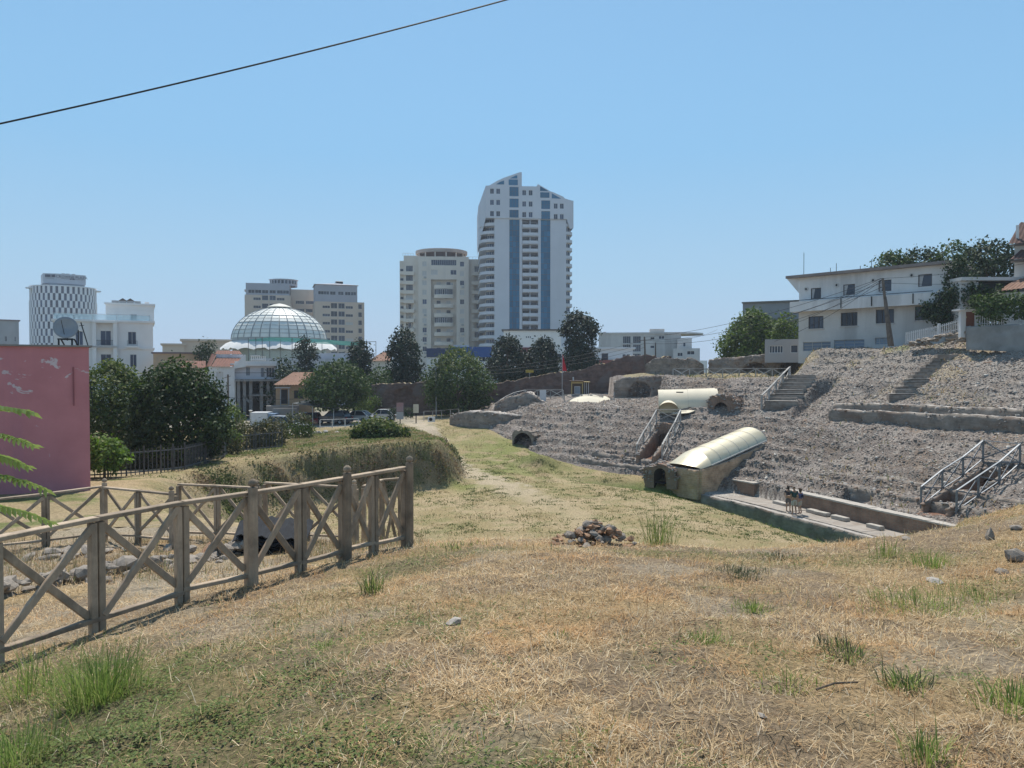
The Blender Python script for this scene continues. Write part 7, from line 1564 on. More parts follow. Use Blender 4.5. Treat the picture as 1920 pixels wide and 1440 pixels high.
for i in range(11): a = R(180*i/10); vs += [(Xq(1253)-.95*math.cos(a), -.9, .8*math.sin(a)), (Xq(1256)-.8*math.cos(a), 1.4, .9*math.sin(a)+.1)]
MB().add(vs, [(2*i, 2*i+2, 2*i+3, 2*i+1) for i in range(10)]).build('small_barrel', cream, gc, smooth=True)
MB().prism([(Xq(1258), -1.4), (Xq(1290), -1.2), (Xq(1324), 1.1), (Xq(1268), .9)], 0, .06).build('flat_flap', cream, gc).rotation_euler = (R(8), R(-4), 0)
MB().box((Xq(1269), .45, 1.62), (Xq(1282), .6, 1.72)).build('vent_slot', M_black, gc)
arch_mouth('side_arch', 'ruined brick arch stump right of the cream curved cover', tuple(on_slope(1352, 774, 55)+Vector((0, 0, -.2))), R(-40), 1.3, 1.15, 2.2, m_brick, 2.6, 1.75, m_dark)
# shell tent
D = 83.; tn = thing('shell_tent', 'small cream shell shaped tent canopy with a pointed tip', 'tent', (at(1108, 752, D).x, D, at(1108, 757, D).z)); kq = D/FPX; n = 14; vs = []
for j in range(6):
    v = j/5
    for i in range(n+1): u = i/n; x = (-44+86*u)*kq; top = 18*kq*math.sin(math.pi*min(1, u*1.0))**.7*(1-.15*u); vs.append((x, 2.6*v*math.sin(math.pi*(.12+.76*u))-.8*(1-v), top*math.sin(v*math.pi*.62+.12)+ (.35 if u > .8 else 0)*v))
MB().add(vs, [(j*(n+1)+i, j*(n+1)+i+1, (j+1)*(n+1)+i+1, (j+1)*(n+1)+i) for j in range(5) for i in range(n)]).build('canopy', cream, tn, smooth=True)
MB().tube([(-.2, 1, -.3), (-.2, 1, 1.0)], .05, 6).build('pole', M_ac, tn)
# roofed platform
D = 80.; pf_ = thing('platform_cover', 'flat cream cover inside a small railed platform', 'shelter', (at(1186, 766, D).x, D, at(1186, 770, D).z)); kq = D/FPX
MB().box((-30*kq, -.6, .25), (26*kq, 1.8, .33)).build('flat_cover', cream, pf_).rotation_euler = (R(14), 0, 0); MB().box((-38*kq, 3.4, .9), (-2*kq, 4.6, 1.0)).build('rear_cover', cream, pf_)
b0 = pf_.location; c4 = [(-36*kq, -1.0), (-8*kq, -1.2), (12*kq, -1.2), (34*kq, 1.4)]; rails('white railing round the flat cream cover', [(b0.x+x, b0.y+y, b0.z-.15) for x, y in c4], 1.25); rails('rear white railing of the flat cream cover', [(b0.x+x, b0.y+y, b0.z+.1) for x, y in ((-36*kq, 2.2), (0, 2.4), (34*kq, 2.0))], 1.15)
MB().tube([(-37*kq, -1.0, -.4), (-37*kq, -1.0, 2.0)], .05, 6).build('pole', M_metal, pf_)
# kiosk and board, flag
D = 97.; kz = at(1082, 748, D).z; ki = thing('ticket_kiosk', 'small yellow framed ticket kiosk in front of the city wall', 'kiosk', (at(1082, 748, D).x, D, kz)); kq = D/FPX; Hq = 33*kq
Y_ = surf('kiosk_yellow', (.55,.42,.18), (.48,.36,.15), 3, .6); B_ = surf('kiosk_brown', (.10,.065,.045), (.07,.05,.035), 3, .6)
MB().wall(24*kq, Hq, [(-5*kq, 6*kq, .7, Hq-.65)], .15, 0, None, -12*kq, 0).box((-12*kq, .16, 0), (12*kq, 1.8, Hq-.02)).build('wall', B_, ki); MB().box((-11*kq, -.06, 0), (-9.3*kq, -.003, Hq)).box((9.3*kq, -.06, 0), (11*kq, -.003, Hq)).box((-9.2*kq, -.06, Hq-.28), (9.2*kq, -.003, Hq-.02)).build('frame', Y_, ki)
window(ki, .5*kq, .7, 11*kq, Hq-1.35, .05, cols=1, gmat=glass('kiosk_glass', (.25,.30,.34), .15, .1)); MB().box((-13*kq, -.4, Hq), (13*kq, 2.0, Hq+.1)).build('roof', B_, ki); MB().box((13.2*kq, .6, 0), (24*kq, 2.0, Hq-.1)).build('side_room', B_, ki); MB().box((13*kq, .1, Hq-.14), (25*kq, 2.1, Hq-.05)).build('side_roof', Y_, ki)
for p in (14.5, 18, 22): MB().box((p*kq-.04, .5, .1), (p*kq+.04, .598, Hq-.15)).build('mullion', M_frame, ki)
MB().tube([(-6*kq, 1, Hq+.1), (-6*kq, 1, Hq+.55)], .1, 8).build('chimney_pipe', M_frame, ki)
wb = thing('white_board', 'plain white upright board by the far railings', 'board', at(1018, 752, 88)+Vector((0, 0, -.2))); MB().box((-.38, -.04, 0), (.38, .04, 1.5)).build('panel', M_frame, wb)
for s in (-.3, .3): MB().box((s-.03, .045, -.3), (s+.03, .1, 1.2)).build('leg', M_ac, wb)
fg = thing('flag', 'limp red flag on a tall thin pole above the kiosk', 'flag', at(1054, 748, 95)+Vector((0, 0, -.1))); hf = at(1054, 662, 95).z-fg.location.z
MB().tube([(0, 0, 0), (0, 0, hf)], .04, 6).build('pole', M_ac, fg); vs = []
for j in range(9):
    for i in range(6): u = i/5; v = j/8; vs.append((.04+u*(.15+.55*v)*.8, .09*math.sin(u*9+v*3)*u+.05*math.sin(v*7), hf-.1-2.2*v-.35*u*(1-v)))
MB().add(vs, [(j*6+i, j*6+i+1, (j+1)*6+i+1, (j+1)*6+i) for j in range(8) for i in range(5)]).build('cloth', surf('flag_red', (.55,.03,.045), (.46,.02,.035), 2, .7), fg, smooth=True)
ys = thing('yellow_sign', 'small yellow sign board under the evergreens', 'sign', at(993, 700, 103)+Vector((0, 0, -.8))); MB().box((-.55, -.03, .9), (.55, .03, 1.3)).build('board', surf('sign_yellow', (.45,.33,.05)), ys); MB().tube([(0, .06, 0), (0, .06, 1.2)], .03, 5).build('post', M_ac, ys)
# entrance: sign boards, hedge boxes, rail fence
for lab, px_, py0, py1, w_, cm in (('cream information panel on a dark post by the path', 780, 789, 758, 10, surf('panel_cream', (.52,.48,.38), (.46,.42,.33), 3, .7)), ('reddish grey information board by the entrance', 750, 787, 755, 13, surf('panel_red_grey', (.30,.17,.17), (.26,.22,.24), .8, .7))):
    D = 87.; b_ = at(px_, py0, D); kq = D/FPX; t = thing('info_board', lab, 'sign', b_, 0, 'information boards at the entrance'); H_ = (py0-py1)*kq; MB().box((-w_*kq/2, -.04, H_*.48), (w_*kq/2, .04, H_)).build('panel', cm, t); MB().box((-.06, .045, -.4), (.06, .12, H_*.9)).build('post', M_black, t)
    if w_ > 11: MB().box((-w_*kq/2, -.03, .05), (w_*kq/2, .03, H_*.46)).build('lower_panel', W_grey, t)
for k, (a, b) in enumerate(((728, 743), (758, 775))):
    o_ = at(a, 783, 91); leaf_panel('box_hedge', ('clipped hedge block left of the reddish board', 'clipped hedge block right of the reddish board')[k], [(tuple(o_), Vector(((b-a)*91/FPX, 0, 0)), Vector((0, .1, .9))), (tuple(o_+Vector((0, .1, .9))), Vector(((b-a)*91/FPX, 0, 0)), Vector((0, .6, 0)))], .15, L_dark, 60, .12, 80+k, cat='hedge', group='clipped hedges at the entrance', per=10)
ef = [(at(p, 785, 92).x, 92-(p-790)*.02) for p in (795, 812, 829, 846, 862)]; cross_fence('rail_fence', 'plain wooden rail fence before the round tree at the path end', [(x, y, hz(x, y)+1.15, hz(x, y)) for x, y in ef], w=.05, mat=wood_b, braces=False)
ef = [(at(p, 790, 84).x, 84) for p in (600, 623, 647, 672)]; cross_fence('rail_fence', 'white rail fence in front of the parked cars', [(x, y, hz(x, y)+.95, hz(x, y)) for x, y in ef], w=.06, mat=M_frame, braces=False)
ac_ = thing('outdoor_unit', 'white outdoor fan unit lying on the grass by the path', 'air conditioner', at(809, 790, 84)+Vector((0, 0, -.05)), R(10)); MB().box((-.4, -.15, 0), (.4, .15, .55)).build('case', M_frame, ac_); MB().lathe([(.18, 0), (.2, .01), (.01, .012)], 16).build('fan_grille', M_black, ac_).matrix_local = Matrix.Translation((-.1, -.16, .28)) @ Matrix.Rotation(R(90), 4, 'X')
# car park canopy and walls
cpk = thing('car_canopy', 'grey net car canopy on posts under the street tree', 'canopy', (at(590, 790, 90).x, 90, hz(at(590, 790, 90).x, 90))); kq = 90/FPX
MB().add([(-38*kq, -1, 2.7), (40*kq, -1, 2.0), (60*kq, 4, 2.0), (-30*kq, 4, 2.9)], [(0, 1, 2, 3)]).build('canopy_net', surf('net_grey', (.10,.11,.11), (.08,.09,.09), 1, .9), cpk)
for x in (-37, 0, 39): MB().tube([(x*kq, -.9, 0), (x*kq, -.9, 2.65-.009*(x+37))], .05, 6).build('post', M_ac, cpk)
t, W, H, mp, c_ = block('garden_wall', 'concrete garden wall below the small tiled house', 512, 556, 766, 91, C_conc, .4, 0, (), zg=2.6, cat='wall')
sk_ = thing('container', 'white and blue storage container by the lamp post', 'container', (at(492, 790, 89).x, 89, 2.9)); MB().box((-1.5, 0, 0), (.6, 2, 1.75)).build('body', M_frame, sk_); MB().box((.62, .1, 0), (1.5, 2, 1.6)).build('blue_part', surf('container_blue', (.20,.28,.40)), sk_)
pl = thing('pile', 'heap of pale rubble in front of the parked cars', 'rubble', (at(585, 805, 72).x, 72, hz(at(585, 805, 72).x, 72)))
for i in range(38): rock(pl, (rr.gauss(0, 1.3), rr.gauss(0, .5), rr.uniform(-.05, .25)), rr.uniform(.15, .35), ROCKM_PALE, rnd=rr)
# ================================================================ parked cars
def car(label, loc, rz, paint, L=4.4, W=1.8, Hc=1.5, suv=False):
    t = thing('parked_car', label, 'car', loc, rz, 'cars parked behind the rail fence'); h0 = .28; hb = Hc*.60
    prof = [(-L/2, h0+.12), (-L/2+.05, h0), (L/2-.05, h0), (L/2, h0+.15), (L/2-.02, hb*.75), (L/2-.35, hb*.88), (L*.24, hb*1.0), (-L*.44, hb*1.02), (-L/2+.03, hb*.85)]
    n = len(prof); ins = .06; mb = MB(); vs = []
    for y, k in ((-W/2+.0, 1), (-W/2+.0, 1), (W/2, 1)): pass
    sides = [(-W/2+.10, 1.0, .05), (-W/2, 1, 0), (W/2, 1, 0), (W/2-.10, 1., .05)]
    for (y, k, dz) in sides: vs += [(x*(1-(.01 if dz else 0)), y, z+(dz if z > hb*.8 else 0)) for x, z in prof]
    fs = [(j*n+i, j*n+(i+1) % n, (j+1)*n+(i+1) % n, (j+1)*n+i) for j in range(3) for i in range(n)]+[tuple(range(n)), tuple(range(4*n-1, 3*n-1, -1))]
    mb.add(vs, fs); mb.build('body', paint, t, smooth=False)
    x0, x1, x2, x3 = L*.22, L*.05, -L*.36 if suv else -L*.26, -L*.45; zt_ = Hc
    rf = [(x0, -W/2+.08, hb), (x0, W/2-.08, hb), (x1, W/2-.26, zt_), (x1, -W/2+.26, zt_), (x2, -W/2+.26, zt_), (x2, W/2-.26, zt_), (x3, W/2-.1, hb), (x3, -W/2+.1, hb)]
    MB().add(rf, [(0, 1, 2, 3), (4, 5, 6, 7), (0, 3, 4, 7), (1, 6, 5, 2)]).build('windows', glass('car_glass', (.03,.035,.045), .06, .1), t)
    MB().add([(x1+.06, -W/2+.27, zt_+.002), (x1+.06, W/2-.27, zt_+.002), (x2-.06, W/2-.27, zt_+.002), (x2-.06, -W/2+.27, zt_+.002), (x1-.05, -W/2+.33, zt_+.05), (x1-.05, W/2-.33, zt_+.05), (x2+.05, W/2-.33, zt_+.05), (x2+.05, -W/2+.33, zt_+.05)], [(4,5,6,7),(0,1,5,4),(1,2,6,5),(2,3,7,6),(3,0,4,7)]).build('roof', paint, t)
    for s in (-1, 1):
        for (a, b) in (((x0, s*(W/2-.075), hb), (x1, s*(W/2-.255), zt_)), ((x3, s*(W/2-.095), hb), (x2, s*(W/2-.255), zt_)), ((-.15, s*(W/2-.085), hb), (-.18, s*(W/2-.25), zt_))): MB().beam(a, b, .07, .05).build('pillar', paint, t)
        for x in (L*.31, -L*.31):
            w_ = MB().lathe([(.18, -.1), (.31, -.1), (.33, -.06), (.33, .06), (.31, .1), (.18, .1)], 20).build('wheel', surf('tyre', (.02,.02,.02)), t); w_.matrix_local = Matrix.Translation((x, s*(W/2-.07), .33)) @ Matrix.Rotation(R(90), 4, 'X')
            MB().lathe([(.01, .07), (.19, .09), (.19, -.09), (.01, -.07)], 10).build('rim', M_metal, w_)
        MB().box((L/2-.16, s*W*.36-.16, hb*.70), (L/2+.012, s*W*.36+.16, hb*.84)).build('headlight', M_frame, t); MB().box((-L/2-.012, s*W*.38-.13, hb*.72), (-L/2+.1, s*W*.38+.13, hb*.92)).build('tail_light', surf('lamp_red', (.30,.02,.02)), t)
    return t
def paint(name, c): 
    m = surf(name, c, tuple(v*.95 for v in c), 1, .25, .2); m.node_tree.nodes['Principled BSDF'].inputs['Coat Weight'].default_value = .6; return m
for lab, px_, d, rz, c, nm, L, suv in (('silver white car nearest, behind the light bush', 540, 78, R(-18), (.55,.56,.57), 'paint_silver', 4.4, True), ('dark blue grey car in the middle of the car park', 626, 91, R(160), (.06,.075,.10), 'paint_dark', 4.4, True), ('white car right of the dark blue grey car', 668, 93, R(165), (.62,.62,.62), 'paint_white', 4.2, False), ('dark red car under the net canopy', 588, 92.5, R(95), (.16,.03,.03), 'paint_red', 4.2, False), ('black car under the net canopy left of the red one', 566, 92.5, R(88), (.02,.02,.022), 'paint_black', 4.1, False), ('white car partly hidden by the reddish board', 715, 95, R(170), (.60,.60,.61), 'paint_white', 4.0, False)):
    g_ = ground_at(px_, d); car(lab, (g_[0], g_[1], g_[2]+.05), rz, paint(nm, c), L, 1.78, 1.62 if suv else 1.45, suv)
# ================================================================ poles and wires
def sag(a, b, s, n=18): a, b = Vector(a), Vector(b); return [a.lerp(b, i/n)-Vector((0, 0, s*4*(i/n)*(1-i/n))) for i in range(n+1)]
def wire(lab, a, b, s, r=.015, group='overhead wires'): o = MB().tube(sag(a, b, s), r, 5).build('wire', M_black); return tag(o, lab, 'wire', group)
wire('thick black cable crossing the sky at upper left', at(-260, 288, 12.5), at(1180, -66, 17.5), .16, .017)
pole_w = wood('pole_wood', (.17,.14,.115), (.11,.09,.075))
up_ = thing('utility_pole', 'leaning double timber pole in front of the white house', 'pole', at(1668, 642, 62)+Vector((0, 0, -.3))); kq = 62/FPX
MB().tube([(0, 0, 0), (-14*kq, 0, 126*kq)], [.15, .10], 8).build('pole', pole_w, up_); MB().tube([(9*kq, .3, 0), (-8*kq, .1, 92*kq)], [.13, .10], 8).build('prop', pole_w, up_)
for z in (118, 110, 100): MB().tube([(-13*kq-.3, 0, z*kq), (-13*kq+.3, 0, z*kq)], .02, 5).build('bracket', M_black, up_)
hp_ = [at(1652, 522, 62), at(1654, 530, 62), at(1655, 538, 62)]
u2 = thing('utility_pole', 'dark pole with tangled wires standing on the city wall end', 'pole', at(1211, 698, 96)); MB().tube([(0, 0, -1), (-.2, 0, 4.6)], [.14, .1], 8).build('pole', pole_w, u2); MB().beam((-.9, 0, 4.1), (.7, 0, 4.2), .08, .08).build('crossarm', pole_w, u2)
u3 = thing('utility_pole', 'thin pole between the dark pole and the stepped block', 'pole', at(1229, 690, 105)); MB().tube([(0, 0, -1), (0, 0, 3.6)], [.1, .08], 8).build('pole', pole_w, u3)
q0 = at(1210, 632, 96); q1 = at(1229, 641, 105)
for k, (dz, sg, lab) in enumerate(((0, .8, 'highest'), (1.0, 1.2, 'second'), (2.0, 1.5, 'lowest'))): wire('%s wire from the dark pole to the leaning pole by the white house' % lab, q0-Vector((0, 0, dz*.4)), hp_[k], sg, .02)
for k in range(3): wire('%s wire sweeping from the dark pole down left past the flag' % ('upper', 'middle', 'lower')[k], q0-Vector((0, 0, .3+k*.5)), at(818, 690+k*6, 97), 1.1, .02)
for k in range(2): wire('%s wire from the leaning pole to the right edge' % ('upper', 'lower')[k], hp_[k], at(2000, 480+40*k, 58), .3, .015)
for k in range(3): wire('%s wire sloping from the leaning pole across the white house front' % ('long', 'middle', 'short')[k], hp_[0]+Vector((0, -.1, -.1*k)), at(1440-0*k, 600+22*k, 84), .4+.1*k, .018)
u4 = thing('utility_pole', 'slim pole in front of the round yellowish tree', 'pole', (at(818, 780, 97).x, 97, hz(at(818, 780, 97).x, 97))); MB().tube([(0, 0, -.3), (0, 0, at(818, 686, 97).z-u4.location.z)], [.1, .07], 8).build('pole', M_metal, u4); MB().beam((-1.4, 0, at(818, 692, 97).z-u4.location.z), (.2, 0, at(818, 692, 97).z-u4.location.z), .06, .06).build('lamp_arm', M_metal, u4); MB().box((-1.9, -.12, at(818, 693, 97).z-u4.location.z), (-1.3, .12, at(818, 691, 97).z-u4.location.z)).build('lamp_head', M_metal, u4)
u5 = thing('utility_pole', 'dark wooden pole in front of the tiled villa', 'pole', (at(428, 770, 88).x, 88, 3.0)); MB().tube([(0, 0, 0), (0, 0, at(428, 702, 88).z-3)], [.13, .1], 8).build('pole', pole_w, u5)
for z in (705, 722): MB().beam((-.7, 0, at(428, z, 88).z-3-.3), (.3, 0, at(428, z, 88).z-3), .06, .06).build('crossarm', pole_w, u5)
wire('long wire from the villa pole to the slim pole', at(428, 745, 88), at(818, 690, 97), 1.6, .02); wire('second wire from the villa pole rising to the slim pole', at(560, 735, 92), at(818, 700, 97), .6, .02)
lp = thing('street_lamp', 'small post lamp beside the storage container', 'lamp', (at(470, 785, 86).x, 86, 2.9)); MB().tube([(0, 0, 0), (0, 0, 1.9)], .04, 6).build('post', M_ac, lp); MB().lathe([(.08, 0), (.2, .25), (.26, .27), (.01, .34)], 10, 0, (0, 0, 1.9)).build('lantern', M_ac, lp)
wire('thin wire from the dark pole to the far roofs', q1, at(1345, 618, 140), .6, .02)
# ================================================================ foreground stones
rr = random.Random(77)
rp = thing('rock_pile', 'heap of rusty brown rocks at the edge of the slope in the centre', 'rocks', atz(1115, 1012, 7.58)); b0 = rp.location
for i in range(190):
    a = rr.uniform(0, 6.28); r_2 = min(.5, abs(rr.gauss(0, .25))); z = max(0, .32-r_2*.62)*rr.random()**.6
    rock(rp, (math.cos(a)*r_2*1.25, math.sin(a)*r_2*.7, z-.02), rr.choice((.035, .045, .06, .085)), ROCKM_RED if rr.random() < .75 else ROCKM, rnd=rr)
for k, (px_, py_, s, lab, pool) in enumerate([(852, 1170, (.085, .06, .05), 'rounded pale stone lying alone on the dry grass in front', ROCKM_PALE), (912, 1193, (.06, .03, .025), 'small dark stone right of the pale one', ROCKM), (1855, 1012, (.07, .05, .16), 'upright pointed stone at the right crest', ROCKM), (1905, 1050, (.15, .12, .12), 'grey boulder cut by the right edge', ROCKM), (1880, 1075, (.08, .07, .06), 'lower grey boulder at the right edge', ROCKM), (1700, 1012, (.09, .06, .05), 'small stone on the right crest', ROCKM), (1905, 995, (.08, .07, .06), 'stone on the right crest above the boulders', ROCKM), (1752, 1092, (.08, .06, .03), 'flat pale stone in the grass at right', ROCKM_PALE), (1428, 1342, (.03, .02, .015), 'small white pebble in the lower right grass', ROCKM_PALE)]):
    z = 7.6
    for _ in range(8): p = atz(px_, py_, z); z = hz(p.x, p.y)
    o = rock(None, (p.x, p.y, z+s[2]*.3), s, pool, 'stone', rr); tag(o, lab, 'stone', 'loose stones in the foreground grass'); 
    if k == 2: o.rotation_euler = (R(10), R(-12), .4)
tw_ = MB().tube([(0, 0, 0), (.12, .05, .012), (.26, .08, .006)], .006, 5).build('twig', m_bark); p = atz(1530, 1352, 8.1); tw_.location = (p.x, p.y, hz(p.x, p.y)+.03); tag(tw_, 'dark twig lying in the lower right grass', 'twig')
# ================================================================ grass, weeds
def blades(name, P, L, W, head, elev, curl, col, mat, parent=None):
    """curved grass blades as one mesh: three triangles each"""
    n = len(P); d = np.stack([np.cos(head)*np.cos(elev), np.sin(head)*np.cos(elev), np.sin(elev)], -1)
    e2 = np.clip(elev-curl, -.5, 1.5); d2 = np.stack([np.cos(head)*np.cos(e2), np.sin(head)*np.cos(e2), np.sin(e2)], -1)
    sd = np.stack([-np.sin(head), np.cos(head), head*0], -1)*(W*.5)[:, None]
    mid = P+d*(L*.55)[:, None]; tip = mid+d2*(L*.45)[:, None]
    V = np.stack([P-sd, P+sd, mid-sd*.8, mid+sd*.8, tip], 1).reshape(-1, 3); b = np.arange(n)[:, None]*5
    F = np.concatenate([b+np.array([0, 1, 3]), b+np.array([0, 3, 2]), b+np.array([2, 3, 4])], 0)
    return np_mesh(name, V, F, mat, parent, col=np.repeat(col, 5, 0))
m_grass = attrmat('grass_blade', rough=.75, fine=60, amt=.0, bdist=0, trans=.38, spec=.2)
r_ = np.random.default_rng(31)
def frustum_pts(n, y0, y1, pw=1.0, margin=.06):
    y = y0+(y1-y0)*r_.random(n)**pw; u = r_.uniform(-.70-margin, .70+margin, n); return u*y, y
straw = np.array([(.76,.57,.335), (.62,.45,.245), (.48,.345,.195), (.84,.71,.49), (.52,.30,.14), (.27,.195,.125), (.72,.63,.48)]); sp_ = np.array([.24, .24, .18, .12, .08, .09, .05])
green = np.array([(.11,.15,.04), (.16,.20,.055), (.085,.12,.035), (.22,.24,.08)])
# dry mown straw lying on the turf
x, y = frustum_pts(330000, 2.2, 15.5, 1.25); p, _, _ = curve_dist(BK, x, y); g = green_near(x, y)
fencel = -(x+4.15)*.829+(y-7.39)*.56                     # positive beyond the near fence
dens = np.where(fencel > .1, .55, 1.0)*(p > -3)*(.35+.65*sstep(.33, .5, fbm(x*1.3+11, y*1.3, 3)))*(1-.55*g)*(1-.5*sstep(.57, .66, fbm(x*1.1+71, y*1.1, 4))); k = r_.random(len(x)) < dens; x, y, g = x[k], y[k], g[k]
n = len(x); z = height(x, y); cl = straw[r_.choice(len(straw), n, p=sp_)]; tone = .72+.5*fbm(x*.9+40, y*.9, 4); cl = cl*tone[:, None]
rust = sstep(.56, .66, fbm(x*1.7+90, y*1.7, 3)); cl = cl*(1-rust[:, None]*np.array([.03, .14, .24])); gm_ = r_.random(n) < g*.8; cl[gm_] = green[r_.integers(0, 4, gm_.sum())]
L = np.clip(r_.lognormal(-2.65, .45, n), .025, .22)*np.where(gm_, .8, 1)
tag(blades('dry_grass', np.stack([x, y, z-.004], -1), L, r_.uniform(.0022, .0045, n)*(.8+y*.09), r_.uniform(0, 6.283, n), np.where(r_.random(n) < .22, r_.uniform(.4, 1.3, n), np.abs(r_.normal(.12, .28, n))), r_.normal(.25, .4, n), cl, m_grass), 'short dry straw grass covering the foreground', 'grass', kind='stuff')
# creeping green weeds in the lower left and in patches
x, y = frustum_pts(120000, 2.2, 11.5, 1.2); g = green_near(x, y); k = (r_.random(len(x)) < g**1.3*.9*sstep(.30, .55, fbm(x*4, y*4, 2))); x, y = x[k], y[k]; z = height(x, y)+r_.gamma(1.3, .012, len(x))
C = np.stack([x, y, z], -1); N = np.repeat(np.array([[0, 0, 1.]]), len(C), 0); V, F = leaf_cloud(C, N, .021, 2, (.02, .02, .008), r_, aspect=.7, up=.9, jitter=.5)
V.reshape(-1, 4, 3)[:] = V.reshape(-1, 4, 3)
cc = np.repeat(np.array([(.12,.165,.05), (.16,.205,.06), (.23,.25,.085), (.14,.18,.07)])[r_.integers(0, 4, len(F))]*(r_.uniform(.8, 1.2, (len(F), 1))), 4, 0)
tag(np_mesh('creeping_weeds', V, F, m_grass, col=cc), 'low creeping green weeds spreading over the lower left turf', 'weeds', kind='stuff')
# arena and bank grass
x = r_.uniform(-19, 20, 240000); y = r_.uniform(36, 90, 240000); s, _, _ = curve_dist(CB, x, y); pd, pw, _ = curve_dist(PATH, x, y)
zl, A = low_ground(x, y); thick = np.clip(np.maximum(A['bank'], .55*(A['p'] > -.5)*(x < -4.5)*(y < 76)*(y > 47)), 0, 1); dt = (s < .3)*(np.abs(pd) > pw*(.8+fbm(x*2, y*2, 2)*.6))*(.14+.7*thick+.6*sstep(.5, .58, fbm(x*.8, y*.8+5, 3))+.6*(A['ditch'] > .5)+.45*(A['p'] > -.5)*(x < -4.5)*(y < 78)*(y > 46)); k = (r_.random(len(x)) < dt) & (np.abs(960+FPX*x/y-960) < 1000)
x, y, z, th, dch = x[k], y[k], zl[k], thick[k], A['ditch'][k]; n = len(x); gsel = fbm(x*.7+8, y*.7, 3)
cl = np.where((gsel > .5)[:, None], green[r_.integers(0, 4, n)], np.array([(.34,.26,.13), (.27,.20,.11), (.22,.20,.09), (.30,.27,.12)])[r_.integers(0, 4, n)]); cl = np.where((dch > .4)[:, None], np.array([[.12,.24,.03]]), cl)
L = (r_.uniform(.05, .13, n)+th*r_.uniform(.0, .30, n)*sstep(.38, .62, fbm(x*1.1+17, y*1.1, 3))+(dch > .4)*r_.uniform(.15, .35, n)); print('arena grass', n)
tag(blades('arena_grass', np.stack([x, y, z-.02], -1), L, r_.uniform(.03, .06, n)*(1+th*.6), r_.uniform(0, 6.283, n), r_.uniform(.2, 1.3, n), r_.uniform(0, .8, n), cl, m_grass), 'short green and yellow grass on the arena floor and its banks', 'grass', kind='stuff')
# separate flat green tufts dotted over the arena floor
cx_ = r_.uniform(-14, 18, 1500); cy_ = r_.uniform(37, 66, 1500); s, _, _ = curve_dist(CB, cx_, cy_); zl, A = low_ground(cx_, cy_); k = (s < -1) & (A['k'] > .95) & (A['ditch'] < .1) & (r_.random(1500) < .25+.75*sstep(.42, .56, fbm(cx_*.3+21, cy_*.3, 3))); cx_, cy_ = cx_[k], cy_[k]
x = np.repeat(cx_, 34)+r_.normal(0, .22, len(cx_)*34)*np.repeat(r_.uniform(.5, 1.5, len(cx_)), 34); y = np.repeat(cy_, 34)+r_.normal(0, .17, len(cx_)*34)*np.repeat(r_.uniform(.5, 1.4, len(cx_)), 34); zl, A = low_ground(x, y); n = len(x); cl = np.array([(.085,.115,.035), (.12,.15,.045), (.16,.18,.06)])[r_.integers(0, 3, n)]
tag(blades('arena_tufts', np.stack([x, y, zl-.01], -1), r_.uniform(.05, .12, n), r_.uniform(.035, .06, n), r_.uniform(0, 6.283, n), r_.uniform(.2, 1.2, n), r_.uniform(0, .6, n), cl, m_grass), 'small dark green tufts dotted over the arena floor', 'grass', kind='stuff')
# scrub on the face of the earth bank
x = r_.uniform(-19, -3, 60000); y = r_.uniform(38, 60, 60000); zl, A = low_ground(x, y); k = (r_.random(len(x)) < np.clip(A['bank'], 0, 1)**1.2*.65*sstep(.38, .55, fbm(x*.9+30, y*.9, 3))); x, y, z = x[k], y[k], zl[k]
C = np.stack([x, y, z+r_.uniform(.0, .3, len(x))], -1); N = np.repeat(np.array([[.3, -.6, .7]]), len(C), 0); V, F = leaf_cloud(C, N, .15, 3, (.12, .12, .1), r_, aspect=.5)
gs_ = fbm(np.repeat(x, 3)*.6+4, np.repeat(y, 3)*.6, 3) > .5; cc = np.where(gs_[:, None], np.array([[.075,.10,.032]]), np.array([[.20,.145,.085]]))*r_.uniform(.6, 1.3, (len(F), 1)); tag(np_mesh('bank_scrub', V, F, m_grass, col=np.repeat(cc, 4, 0)), 'dry scrub and weeds covering the face of the earth bank', 'scrub', kind='stuff')
# weeds on the seating slope
x = r_.uniform(0, 60, 30000); y = r_.uniform(40, 86, 30000); z, A = cavea(x, y); k = (A['q'] > .5) & (r_.random(len(x)) < (sstep(.56, .64, fbm(x*.35+5, y*.35, 3))*.4*(A['hill'] > .5)+.015+(z > 11.3)*.3*(fbm(x*.4+70, y*.4, 2) > .5)+A['ter']*(z > 8.4)*.5)) & (A['cut'] == 0); x, y, z = x[k], y[k], z[k]; n = len(x)
cl = np.array([(.36,.28,.14), (.28,.22,.11), (.15,.18,.06), (.30,.22,.12)])[r_.integers(0, 4, n)]; tag(blades('slope_weeds', np.stack([x, y, z], -1), r_.uniform(.15, .45, n), r_.uniform(.04, .08, n), r_.uniform(0, 6.283, n), r_.uniform(.6, 1.4, n), r_.uniform(0, .8, n), cl, m_grass), 'thin dry weeds growing in the rubble of the seating', 'weeds', kind='stuff')
